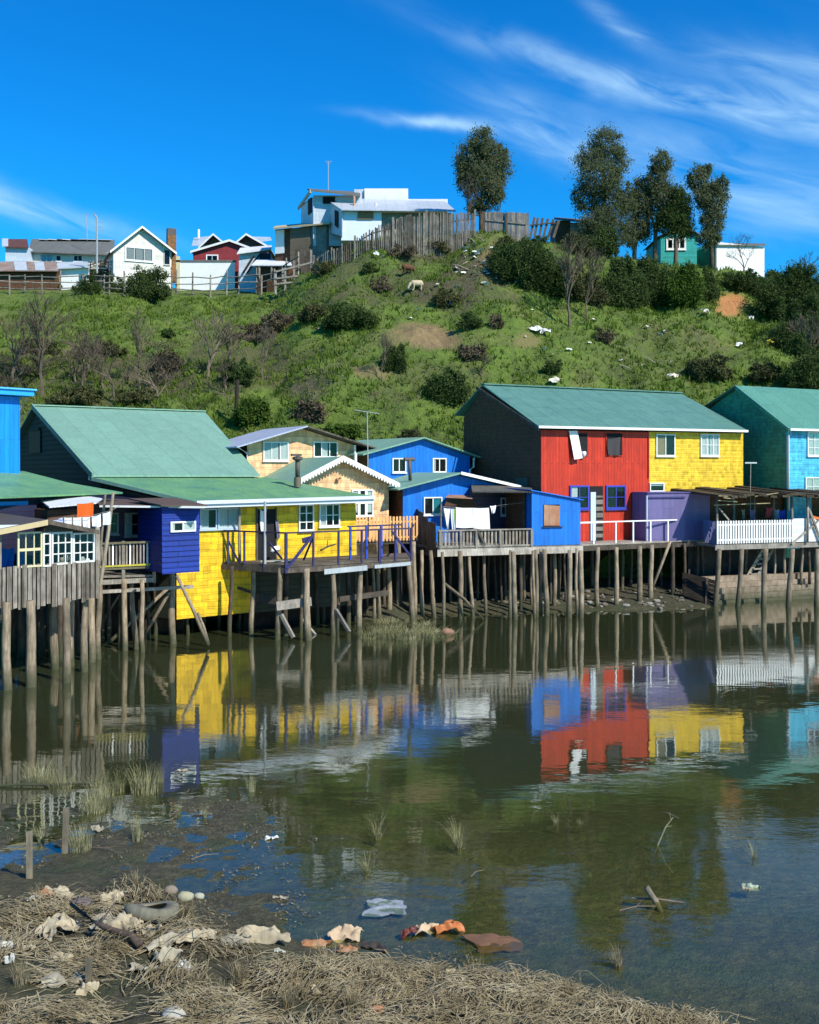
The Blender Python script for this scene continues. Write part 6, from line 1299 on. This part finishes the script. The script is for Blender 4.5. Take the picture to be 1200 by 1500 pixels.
def litter():
    W_M = paint('litter_white', (.72,.72,.68), 'plain', .7, .3); meshes = []
    for s in range(4): V, F_ = crumple(s, .34, .22, .10, 6); me = mesh_only('scrap', V, F_, W_M); meshes.append(me)
    R_ = random.Random(31)
    spots = [(R_.gauss(705,22), R_.gauss(385,20)) for _ in range(60)]+[(R_.uniform(760,1060), R_.uniform(430,540)) for _ in range(24)]+[(R_.uniform(560,700), R_.uniform(380,480)) for _ in range(8)]+[(R_.uniform(780,850), R_.uniform(395,440)) for _ in range(10)]
    for i, (px, py) in enumerate(spots):
        h = hit(px, py); o = bpy.data.objects.new('litter_scrap', meshes[i % 4]); COL.objects.link(o); o.location = h+Vector((0,-.05,.14)); o.rotation_euler = (.5, 0, R_.uniform(0,6)); k = R_.uniform(.35,1.0); o.scale = (k,k,k)
        tag(o, 'small pale scrap of litter lying on the grassy hillside', 'litter', 'pale litter scattered over the hillside')
    for px, py, w, col, lb in ((785,487,.75,(.75,.75,.72),'long white sack on open grass left of its crumpled twin'),(798,491,.55,(.72,.73,.74),'crumpled white bag right beside the long white sack'),(1127,507,.42,(.8,.50,.03),'bright yellow plastic bag low on the right slope'),(1082,510,.38,(.75,.76,.74),'white upright plastic bag left of the yellow one'),(778,402,.3,(.74,.74,.7),'white lump beside the dark hedge'),(985,556,.5,(.7,.6,.5),'pinkish pale rag above the teal roof ridge'),(812,562,.6,(.66,.62,.5),'cream sack lying just above the teal roof'),(661,452,.22,(.02,.22,.75),'tiny bright blue plastic on the upper slope'),(1034,462,.4,(.66,.62,.52),'pale stone below the orange earth'),(1100,470,.34,(.72,.72,.70),'white plastic right of the orange earth'),(783,346,.4,(.80,.62,.05),'yellow plastic at the top of the dark hedge'),(551,378,.35,(.74,.76,.78),'white plastic bag below the picket fence'),(586,346,.4,(.74,.78,.82),'pale plastic caught at the foot of the picket fence')):
        V, F_ = crumple(int(px), w, w*.6, .28, 10); o = mesh_obj('plastic_bag', V, F_, paint('bag_%d' % px, col, rough=.5), None, True, label=lb, cat='litter'); h = hit(px, py); o.location = h+Vector((0,-.1,.12)); o.rotation_euler = (.55, 0, 0)
    R2 = random.Random(5)
    for i, (px, py) in enumerate([(R2.gauss(698,16), R2.gauss(395,16)) for _ in range(9)]+[(465,487),(925,545),(960,535),(940,540)]):
        h = hit(px, py); a = R2.uniform(0, 3); o = empty('stick', h, a, label='weathered stick lying on the hillside litter', cat='stick', group='sticks lying on the hillside'); L = R2.uniform(.5,1.1)
        MB().tube([(0,0,.1),(L*.5,.05,.35),(L,0,.5)], [.035,.03,.02], 6).tube([(L*.5,.05,.35),(L*.7,.25,.45)], [.02,.01], 5).build('wood', wood('pale_pole', (0,0,0),(0,0,0)), o)
litter()
def sheep(px, py, label, col, head=-1, grazing=True, sc=1.):
    """one continuous woolly body: ellipsoids and legs fused by a voxel remesh"""
    h = hit(px, py); m = MB(); H = .42
    def ell(c, r, n=10):
        pts = []; rs = []
        for i in range(n+1): t = -1+2*i/n; pts.append((c[0]+r[0]*t, c[1], c[2])); rs.append(max(.01, math.sqrt(max(0, 1-t*t))*r[1]))
        m.tube(pts, rs, 12)
    ell((0,0,.55), (.48,.25,.25)); ell((.22*-head,0,.57), (.28,.25,.26)); ell((head*.25,0,.56), (.26,.23,.24))
    s = head; hd = [(s*.38,0,.60),(s*.56,0,.48 if grazing else .78),(s*.66,0,.28 if grazing else .86)]
    m.tube(hd, [.16,.12,.09], 10); e = Vector(hd[2]); m.tube([e, e+Vector((s*.06,0,-.11)), e+Vector((s*.10,0,-.20))], [.09,.075,.045], 10)
    for q in (-1, 1): m.tube([e+Vector((0,q*.05,.04)), e+Vector((0,q*.15,.03))], [.03,.015], 6)
    m.tube([(-s*.46,0,.60),(-s*.54,0,.45)], [.05,.03], 6)
    for lx in (-.30,.30):
        for ly in (-.13,.13): m.tube([(lx,ly,.5),(lx+.02,ly,.26),(lx-.01,ly,-.02)], [.09,.05,.04], 8)
    o = m.build('sheep', leafmat('wool', [(0,0,0)]*2) if False else paint('wool_%s' % label[:4], col, 'plain', .95, .4, spec=.05), None, True, label=label, cat='sheep', group=None)
    md = o.modifiers.new('fuse', 'REMESH'); md.mode = 'VOXEL'; md.voxel_size = .028; md.use_smooth_shade = True
    o.location = h+Vector((0,-.1,-.20)); o.location.z += .14; o.rotation_euler = (0, 0, .3); o.scale = (sc,)*3
    b = MB().tube([e+Vector((s*.02,0,-.03)), e+Vector((s*.12,0,-.23))], [.001,.001], 4)
    return o
sheep(611, 428, 'pale cream sheep grazing near the top of the hill', (.50,.41,.27), -1, sc=.82)
sheep(597, 401, 'reddish brown sheep grazing above the pale one', (.13,.06,.035), 1, sc=.78)
def poles_wires():
    x = (345-600)/FPX*55; o = empty('utility_pole', (x, 55, gz(x, 55)), label='dark leaning utility pole between green roof and silver roof', cat='pole')
    t = W(348, 556, 55)-Vector(o.location); MB().tube([(0,0,-.3), t], [.13,.09], 8).build('shaft', wood('tarred_pole', (.03,.025,.02),(.07,.06,.05)), o)
    b = MB(); [b.beam(t+Vector((-.3,0,-z)), t+Vector((.3,0,-z)), .07,.07) for z in (.35,1.5)]; b.build('crossarm', DGREYB, o)
    for i, (y0, y1, y2) in enumerate(((598,632,628),(604,640,634),(612,646,642))):
        P = []
        for k in range(13): s = k/12; P.append(W(348+(705-348)*s, y0+ (y2-y0)*s+ (14*math.sin(math.pi*s)), 55-5*s)+Vector((0,.08*i,0)))
        w = MB().tube(P, .009, 4).build('overhead_wire', paint('wire_black', (.05,.05,.05)), None, label='thin overhead wire from the utility pole to the red house, %s of three' % ('topmost','middle','lowest')[i], cat='wire', group='overhead wires')
    a = empty('antenna', W(538, 745, 42.3), label='tall T-shaped television antenna mast in front of the blue houses', cat='antenna'); H = (745-604)/FPX*42.3
    MB().tube([(0,0,-.5),(.03,0,H*.5),(0,0,H)], .022, 6).build('mast', METAL, a); b = MB().beam((-.52,0,H+.1),(.5,0,H-.05),.03,.03); 
    for i in range(7): xx = -.48+i*.15; b.beam((xx,-.2,H+.09-i*.02),(xx,.2,H+.09-i*.02),.015,.015)
    b.build('aerial', METAL, a)
poles_wires()
# ================= lagoon edge and near bank =================
def G0(px, py, z=0.0):
    """near-ground point seen on photo pixel"""
    d = np.arange(7, 32, .02); x = (px-600)/FPX*d; zz = CZ+(HZ-py)/FPX*d; g = np.maximum(ground_z(x, d), -9); i = int(np.argmax(g >= zz)); return Vector((x[i], d[i], float(g[i])))
def blades(n, R0, H, spread, w, seed, seg=3, lie=0.):
    g = np.random.default_rng(seed); V = []; F_ = []
    for i in range(n):
        a = g.uniform(0, 6.28); r = R0*math.sqrt(g.uniform(0,1)); x = r*math.cos(a); y = r*math.sin(a)*.8; b = a+g.normal(0,.6); h = H*g.uniform(.45, 1.1); sp = spread*g.uniform(.3,1.2)*h*(.4+r/R0*.8); o = len(V); ww = w*g.uniform(.7,1.3); q = b+1.57
        for k in range(seg+1):
            t = k/seg; cx = x+math.cos(b)*sp*t*t; cy = y+math.sin(b)*sp*t*t; cz = h*(t-lie*t*t*.9); wk = ww*(1-t)*.5+.0006
            V += [(cx-math.cos(q)*wk, cy-math.sin(q)*wk, cz), (cx+math.cos(q)*wk, cy+math.sin(q)*wk, cz)]
        F_ += [(o+2*k, o+2*k+1, o+2*k+3, o+2*k+2) for k in range(seg)]
    return V, F_
TM = [mesh_only('grass_blades', *blades(n, r, h, s, w, sd, 4, li), GR_M) for n, r, h, s, w, sd, li in ((120,.20,.45,.95,.009,1,.35),(120,.12,.42,1.5,.010,2,.4),(70,.08,.40,1.3,.010,3,.3),(220,.40,.50,.9,.010,4,.4))]
TMD = [mesh_only('grass_blades', *blades(n, r, h, s, w, sd, 4, li), GR_D) for n, r, h, s, w, sd, li in ((150,.22,.42,.7,.009,11,.3),(120,.15,.40,1.1,.009,12,.4))]
def tuft(px, py, wpx, hpx, k, label, dry=False, group='grass tufts in the shallows'):
    hpx *= .82 if k == 3 else .95; p = G0(px, py); p.z = max(p.z, -.12); me = (TMD if dry else TM)[k]; s = p.y/FPX; zz = max(v.co.z for v in me.vertices); xx = max(v.co.x for v in me.vertices)-min(v.co.x for v in me.vertices)
    o = bpy.data.objects.new('grass_tuft', me); COL.objects.link(o); o.location = p; wpx *= 1.35 if k else 1.15; o.scale = (wpx*s/xx, wpx*s/xx, hpx*s*1.1/zz); o.rotation_euler = (0,0,px); tag(o, label, 'grass tuft', group)
for a in ((60,1152,80,38,3,'grass tuft at the left edge of the shallows, farthest from the bank'),(92,1162,60,34,3,'grass tuft just right of the farthest left tuft'),(148,1170,60,42,3,'broad grass tuft left of the biggest clump'),(175,1164,50,36,0,'grass tuft between the broad tuft and the biggest clump'),(212,1162,70,48,3,'biggest grass clump in the left shallows'),(235,1156,28,40,0,'grass tuft at the right side of the biggest clump'),(135,1190,60,36,3,'low grass tuft behind the weathered stake'),(118,1245,56,46,3,'grass tuft right beside the taller stake'),(202,1232,44,40,0,'grass tuft alone below the biggest clump'),(368,1163,34,34,0,'small grass tuft under the yellow reflection'),(300,1200,28,20,2,'sparse tuft right of the biggest clump'),(262,1195,26,18,2,'sparse tuft beside a muddy islet'),
          (553,1240,44,46,2,'spiky thin tuft in the middle of the shallows'),(671,1252,62,50,1,'largest spiky tuft standing in open water'),(538,1285,40,36,2,'faint sparse tuft below the spiky thin one'),(866,1298,12,18,2,'tiny tuft of stalks in open water'),(1105,1268,30,34,2,'sparse tuft near the right edge of the water'),(815,1222,26,26,2,'drooping sparse stalks right of the largest spiky tuft'),(850,1222,22,20,2,'drooping stalks right beside their sparse neighbour'),(60,1235,40,26,2,'sparse tuft between the two left stakes')): tuft(*a)
for a in ((565,934,40,28,3,'green grass clump at the foot of the violet railed deck'),(595,936,50,24,3,'grass clump right of the one under the violet deck'),(540,936,30,22,0,'small grass clump left under the violet deck'),(640,932,70,16,3,'flat grass clump under the grey terrace'),(575,918,50,20,3,'grass clump behind the others under the violet deck'),(620,920,40,16,0,'thin grass clump behind the flat one')):
    d = wl(a[1]) ; p = Vector(((a[0]-600)/FPX*d, d, 0)); me = TM[a[4]]; o = bpy.data.objects.new('grass_tuft', me); COL.objects.link(o); o.location = p; xx = .9 if a[4] == 3 else .5; o.scale = (a[2]*d/FPX/xx, 1.2, a[3]*d/FPX/.45); tag(o, a[5], 'grass tuft', 'grass clumps on the far shore')
# stakes
def stake(px, pt, pb, w, label, lean=0, mat=None, cut=False):
    p = G0(px, pb); h = (pb-pt)/FPX*p.y; o = empty('stake', p-Vector((0,0,.05)), random.uniform(0,.5), label=label, cat='stake'); a = w/FPX*p.y
    b = MB().slab([(-a/2,-a*.3,0),(a/2,-a*.3,0),(a/2,a*.3,0),(-a/2,a*.3,0)], (lean,0,h)); b.slab([(-a/2+lean,-a*.3,h),(a/2+lean,-a*.3,h),(a/2+lean,a*.3,h),(-a/2+lean,a*.3,h)], (0,0,.001)); b.slab([(-a/2+lean,-a*.3,h),(a/2+lean,-a*.3,h),(a/2+lean,a*.3,h)], (0,0,a*.9))
    b.build('post', mat or wood('stake_wood', (.11,.10,.075),(.25,.23,.17)), o); return o
stake(43, 1220, 1287, 9, 'grey wooden stake at the left edge of the mud, nearest to the debris'); stake(95, 1186, 1250, 9, 'taller grey stake with a split top beside a grass tuft', .02); stake(130, 1406, 1446, 9, 'short grey stake standing among dry reeds on the bank')
def half_sunk():
    p = G0(962, 1335); o = empty('stake', p, label='cut branch stub leaning out of the water at right', cat='branch'); MB().tube([(.08,0,-.1),(0,0,.1),(-.13,0,.30)], [.04,.04,.038], 10).build('stub', wood('stake_wood', (.11,.10,.075),(.25,.23,.17)), o, True); MB().tube([(-.3,.1,.12),(.0,.05,.13),(.35,-.05,.12)], [.012,.018,.01], 6).build('twig', TWIG, o)
    p = G0(965, 1250); o = empty('reed_stalk', p, label='bent pale reed stalk rising from the water at right', cat='reed'); MB().tube([(-.1,0,-.1),(0,0,.15),(.10,0,.38),(.22,.02,.52)], [.012,.013,.012,.008], 6).tube([(.1,0,.38),(.2,0,.40)], [.008,.004], 5).tube([(.18,0,.48),(.16,0,.60)], [.006,.003], 5).build('stalk', wood('reed', (.22,.22,.10),(.42,.40,.24)), o)
    for px, py, L, a, lb in ((935,1350,.5,.2,'thin twig floating by the cut branch stub'),(985,1212,.3,2.,'short twig floating at right'),(120,1158,1.3,.05,'long dark pole lying across the left shallows'),(30,1158,1.0,.0,'dark pole end at the left edge of the shallows'),(300,1262,.4,.5,'twig lying on the mud flat'),(155,1248,.5,-.5,'pale twig beside the grass tuft'),(700,1295,.3,.8,'thin twig in the middle water')):
        p = G0(px, py); p.z = max(p.z, 0)+.02; o = empty('driftwood', p, a, label=lb, cat='twig'); r = .03 if 'pole' in lb else .008; MB().tube([(-L/2,0,0),(0,.03,.02),(L/2,0,.01)], [r,r*.9,r*.6], 6).tube([(0,.03,.02),(L*.2,.12,.05)], [r*.5,r*.2], 5).build('wood', PILED if 'dark' in lb else TWIG, o)
half_sunk()
TY = G0(222, 1352)
def tyre():
    p = TY.copy(); o = empty('tyre', p+Vector((0,0,.13)), .3, label='worn grey motorcycle tyre half buried in mud on the bank', cat='tyre'); o.rotation_euler = (R(-14), R(8), .4)
    N_, K = 40, 12; R0 = .225; V = []; F_ = []
    prof = [(-.075,.055),(-.088,.02),(-.088,-.03),(-.06,-.07),(-.0,-.085),(.05,-.07),(.075,-.04),(.085,.01),(.07,.06),(.035,.085),(-.03,.085)]
    prof = [(.045,-.075),(.080,-.055),(.092,0),(.080,.055),(.045,.075),(-.055,.068),(-.060,.052),(.030,.050),(.060,.025),(.066,0),(.060,-.025),(.030,-.050),(-.060,-.052),(-.055,-.068)]
    n = len(prof)
    for i in range(N_):
        a = 2*math.pi*i/N_; sag = 1+.05*math.sin(2*a+.6); dz = .02*math.sin(a*2+1)
        for r, z in prof: V.append(((R0+r)*math.cos(a)*sag, (R0+r)*math.sin(a), z+dz))
    for i in range(N_):
        for k in range(n): F_.append((i*n+k, ((i+1) % N_)*n+k, ((i+1) % N_)*n+(k+1) % n, i*n+(k+1) % n))
    mesh_obj('casing', V, F_, paint('dusty_rubber', (.21,.205,.155), 'plain', .95, .9, (.09,.085,.06), spec=.1), o, True)
tyre()
CL1 = paint('dirty_cream_cloth', (.44,.38,.26), 'plain', .9, .9, (.18,.155,.10), spec=.05); CL2 = paint('grey_cream_cloth', (.38,.35,.26), 'plain', .9, .9, (.14,.125,.09), spec=.05); ORC = paint('rust_orange_cloth', (.28,.10,.035), 'plain', .9, .9, (.36,.27,.17))
def rags():
    L = [(85,1310,.42,.25,.10,CL1,'tan crumpled paper near the left edge of the debris'),(68,1312,.20,.14,.10,ORC,'orange brown scrap at the left of the debris'),(92,1309,.18,.16,.06,CL1,'yellowish torn card above the tan paper'),(50,1318,.14,.1,.05,paint('white_scrap',(.48,.48,.43),wear=.8),'white scrap left of the orange brown one'),
     (160,1355,.45,.30,.14,CL2,'grey-cream cloth heap left of the tyre front'),(90,1362,.50,.34,.16,CL1,'crumpled cream cloth left of the driftwood branch'),(75,1368,.25,.3,.14,CL2,'pale folded rag at the left of the cream heap'),(185,1362,.36,.3,.18,CL1,'cream knotted cloth behind the driftwood branch'),(215,1368,.34,.22,.14,CL1,'bunched cream cloth just below the tyre'),(250,1382,.6,.3,.12,CL2,'long grey-cream cloth trailing right of the tyre'),(290,1375,.5,.18,.10,CL1,'rippled cream cloth in the middle of the debris band'),(340,1382,.5,.22,.08,CL2,'wrinkled cloth continuing the band to the right'),(382,1374,.62,.30,.10,CL1,'pale tablecloth-like sheet at the right end of the band'),
     (165,1320,.30,.28,.12,CL1,'tan crumple behind the tyre at left'),(245,1408,.30,.22,.16,CL2,'knotted rag in the dry reeds'),(210,1420,.40,.14,.05,CL2,'flat grey board-like rag in the reeds'),(95,1405,.34,.14,.07,CL1,'pale yellow scrap left of the short stake'),(270,1420,.2,.16,.08,paint('white_scrap',()),'whitish scrap right of the knotted rag'),(88,1440,.55,.22,.08,CL2,'furry grey mat left of the short stake'),(128,1452,.24,.14,.10,CL1,'tan scrap under the short stake'),
     (5,1392,.22,.12,.10,paint('white_scrap',()),'white bottle-like scrap at the left edge'),(15,1408,.12,.09,.08,paint('white_scrap',()),'small white lump at the left edge'),(45,1392,.22,.1,.06,CL1,'pale strip of card at left'),
     (462,1384,.38,.16,.06,ORC,'orange rust-coloured rag left of the pale peak'),(508,1375,.42,.22,.15,paint('pale_peach_cloth',(.45,.34,.22),rough=.9),'pale pointed cloth rising from the orange rags'),(510,1392,.30,.14,.05,ORC,'orange scrap in front of the pale peak'),(548,1388,.4,.14,.05,paint('dark_rag',(.05,.04,.03)),'dark wet rag right of the pale peak'),
     (602,1370,.28,.12,.10,paint('maroon_rag',(.10,.02,.015)),'dark maroon end of the floating orange cloth'),(625,1368,.34,.16,.10,paint('pale_peach_cloth',()),'pale fold of the floating orange cloth'),(655,1366,.40,.20,.12,paint('bright_orange_rag',(.42,.14,.04)),'bright orange fold of the floating cloth'),(725,1385,.62,.42,.03,paint('brown_board',(.16,.085,.045)),'brown board lying flat under shallow water'),
     (655,1425,.24,.08,.05,CL1,'tan scrap by the water right of centre'),(575,1416,.12,.06,.05,paint('pale_yellow_scrap',(.6,.55,.3)),'pale yellow block in front of the orange rags'),(410,1395,.14,.06,.05,paint('white_scrap',()),'small white strip right of the debris band'),(462,1455,.18,.10,.08,CL1,'tan lump in the lower reeds'),(490,1458,.12,.05,.04,paint('white_scrap',()),'white chip in the lower reeds'),(340,1452,.12,.08,.05,CL1,'curved pale scrap in the lower reeds'),(605,1480,.10,.06,.05,ORC,'orange scrap at the lower right of the reeds'),
     (398,1228,.18,.10,.06,paint('pale_grey_scrap',(.5,.5,.46)),'pale scrap on the mud flat right of the grass tufts'),(265,1140,.26,.08,.05,CL1,'pale scrap beside the grass clumps'),(118,1152,.3,.08,.06,CL1,'tan bundle at the foot of the grass clump'),(143,1215,.2,.14,.07,CL2,'grey lump beside the grass tuft'),(410,1315,.22,.05,.03,CL2,'flat slat on the mud flat'),(1100,1315,.26,.14,.05,paint('greenish_scrap',(.30,.36,.26)),'greenish sheet floating near the right edge'),(1095,1318,.14,.06,.04,CL2,'grey scrap beside the greenish sheet')]
    for i, (px, py, w, h, up, m, lb) in enumerate(L):
        V, F_ = crumple(100+i, w*(.85 if py > 1295 else 1), h*.85, up*1.15, 16); o = mesh_obj('rag', V, F_, m, None, True, label=lb, cat='rag' if 'cloth' in lb or 'rag' in lb else 'scrap'); p = G0(px, py+3); p.z = max(p.z, -.03)+.012; o.location = p; o.rotation_euler = (R(6), 0, (i*1.7) % .9-.45)
    o = empty('plastic_bag', G0(565,1338), label='translucent white plastic bag spread flat in the shallow water', cat='plastic bag'); o.location.z = -.012; V, F_ = crumple(77, .52, .42, .03, 16); mesh_obj('film', V, F_, paint('wet_plastic', (.30,.33,.36), 'plain', .3, .8, (.12,.14,.14)), o, True)
    for px, py, r, c, lb in ((272,1318,.09,(.38,.37,.24),'yellow-grey stone right behind the tyre'),(292,1316,.06,(.40,.40,.30),'small pale stone beside the yellow-grey one'),(250,1308,.08,(.24,.20,.15),'brown lump behind the tyre'),(255,1494,.10,(.42,.40,.33),'cut pale pipe end at the bottom edge'),(325,1490,.09,(.26,.25,.14),'greenish tin at the bottom edge'),(552,1484,.06,(.40,.18,.09),'orange-brown tin at the bottom edge'),(903,888,.30,(.42,.40,.30),'pale round stone at the waterline before the red house'),(120,1330,.12,(.12,.10,.11),'purplish dark lump among debris'),(655,930,.2,(.30,.16,.10),'reddish stone at the waterline below the grey terrace')):
        me = rock_mesh(int(px), (1.2,.9,.75), .12); me.materials.append(paint('stone_%d' % px, c, 'plain', .9, .8)); me.shade_smooth(); o = bpy.data.objects.new('stone', me); COL.objects.link(o); p = G0(px, py) if py > 1000 else Vector(((px-600)/FPX*wl(py), wl(py), 0)); o.location = p+Vector((0,0,r*.35)); o.scale = (r,r,r); tag(o, lb, 'stone' if 'stone' in lb or 'lump' in lb else 'tin')
    p = G0(150, 1382); o = empty('driftwood_branch', p+Vector((0,0,.12)), label='long dark curved driftwood branch lying across the cream cloths', cat='branch')
    P = [G0(*q)+Vector((0,0,z))-o.location for q, z in (((104,1352),.22),((125,1368),.20),((145,1382),.20),((165,1388),.18),((192,1390),.14),((206,1398),.10))]; MB().tube(P, [.018,.022,.028,.034,.04,.05], 9).tube([P[2], P[2]+Vector((.12,.2,.16))], [.015,.006], 6).tube([P[3], P[3]+Vector((.05,-.2,.06))], [.014,.006], 6).build('wood', wood('wet_branch', (.05,.04,.035),(.14,.11,.09)), o, True)
rags()
def shore_rubble():
    g = random.Random(77); meshes = []
    for s in range(4): me = rock_mesh(200+s, (1.3,.9,.6), .25); me.materials.append(paint('shore_stone_%d' % s, ((.17,.15,.12),(.12,.11,.085),(.26,.24,.20),(.15,.12,.09))[s], 'plain', .9, .6)); meshes.append(me)
    for i in range(90):
        px = g.uniform(690, 1045); d = g.uniform(40.6, 43.8); x = (px-600)/FPX*d; k = g.uniform(.04,.13); o = bpy.data.objects.new('stone', meshes[i % 4]); COL.objects.link(o); o.location = (x, d, gz(x,d)+k*.2); o.scale = (k,k,k); o.rotation_euler = (0,0,g.uniform(0,6)); tag(o, 'small stone on the muddy shore under the stilt houses', 'stone', 'stones on the shore under the stilt houses')
shore_rubble()
def reeds():
    """mats of flattened dry reed on the near bank, uncountable"""
    g = np.random.default_rng(9); N = 17000; V = []; F_ = []
    cl = 120; cpx = g.uniform(-150, 1030, cl); cpy = g.uniform(1300, 1560, cl); ang = g.normal(.15, .55, cl)+np.where(g.random(cl) < .25, 1.2, 0)
    ylim = np.interp(cpx, [-150,200,300,430,560,700,820,950,1030], [1298,1300,1345,1400,1425,1440,1455,1484,1510]); cpy = np.maximum(cpy, ylim+g.uniform(2, 40, cl))
    keep = ~((cpx < 420) & (cpy > 1405) & (cpy < 1475) & (g.random(cl) < .75)); cpx = cpx[keep]; cpy = cpy[keep]; ang = ang[keep]; cl = len(cpx)
    base = [G0(min(max(a,-200),1100), min(b, 1590)) for a, b in zip(cpx, cpy)]; ci = g.integers(0, cl, N)
    xs = []; 
    for i in range(N):
        c = base[ci[i]]; x = c.x+g.normal(0,.19); y = c.y+g.normal(0,.11); a = ang[ci[i]]+g.normal(0,.32); L = g.uniform(.15,.60); bend = g.normal(0,.3); lift = g.uniform(.0,.05)+(.16 if g.random() < .14 else 0); w = g.uniform(.0022,.0055); xs.append((x,y,a,L,bend,lift,w,g.uniform(0,.035)))
    A = np.array(xs); A = A[np.hypot(A[:,0]-TY.x, (A[:,1]-TY.y)) > .42]; N = len(A); K = 5; T = np.linspace(-.5,.5,K)
    P = []
    for t in T:
        px_ = A[:,0]+np.cos(A[:,2])*A[:,3]*t-np.sin(A[:,2])*A[:,4]*(t*t); py_ = A[:,1]+np.sin(A[:,2])*A[:,3]*t+np.cos(A[:,2])*A[:,4]*(t*t); z = np.maximum(ground_z(px_, py_), -.01)+.008+A[:,7]+A[:,5]*(1-abs(t+.1)*1.2)
        nx = -np.sin(A[:,2])*A[:,6]; ny = np.cos(A[:,2])*A[:,6]; P.append(np.stack([np.stack([px_-nx,py_-ny,z],1), np.stack([px_+nx,py_+ny,z+.002],1)], 1))
    P = np.stack(P, 1).reshape(-1, 3); b = np.arange(N)*K*2
    for k in range(K-1): F_.append(np.stack([b+2*k, b+2*k+1, b+2*k+3, b+2*k+2], 1))
    mesh_obj('dry_reeds', P, np.concatenate(F_), GR_D, None, uv=False, kind='stuff', label='flattened straw-coloured dry reeds strewn over the near bank', cat='reeds')
    # weeds and bits on the mud flat
    N = 16000; px = g.uniform(-150, 700, N); py = g.uniform(1120, 1420, N); d = FPX*CZ/(py-HZ); x = (px-600)/FPX*d; z = ground_z(x, d); k = (z > -.03) & (fbm(x*2.6, d*2.6, 3, 55) > .02); x = x[k]; d = d[k]; z = z[k]; m = len(x)
    a = g.uniform(0, 6.28, m); L = g.uniform(.006, .030, m); w = L*g.uniform(.2,.6,m); u = np.stack([np.cos(a)*L, np.sin(a)*L, g.uniform(-.2,.6,m)*L], 1); v = np.stack([-np.sin(a)*w, np.cos(a)*w, g.uniform(-.5,.5,m)*w], 1); c = np.stack([x, d, np.maximum(z, -.004)+.012], 1)
    V = np.stack([c-u, c-v, c+u, c+v], 1).reshape(-1, 3); mesh_obj('mud_debris', V, np.arange(4*m).reshape(-1, 4), leafmat('mud_bits', [(.04,.036,.022),(.12,.105,.06),(.30,.27,.19)], 9., 0), None, uv=False, kind='stuff', label='dark rotting leaf bits over the mud flat', cat='debris')
reeds()
for i, (px, py, w, h) in enumerate(((480,1420,70,40),(560,1450,80,40),(700,1445,60,45),(640,1440,70,36),(760,1462,80,44),(830,1470,70,40),(350,1440,60,36),(900,1490,60,40),(520,1480,80,40),(280,1450,60,36),(30,1440,60,34),(660,1490,80,40),(780,1495,80,40),(420,1480,80,40),(170,1395,60,34),(60,1330,60,28),(270,1345,60,26),(200,1300,50,24),(320,1480,80,40),(905,1420,46,34))):
    tuft(px, py, w, h, i % 2, 'dry straw-coloured tuft among flattened reeds on the near bank', True, 'dry tufts on the near bank')
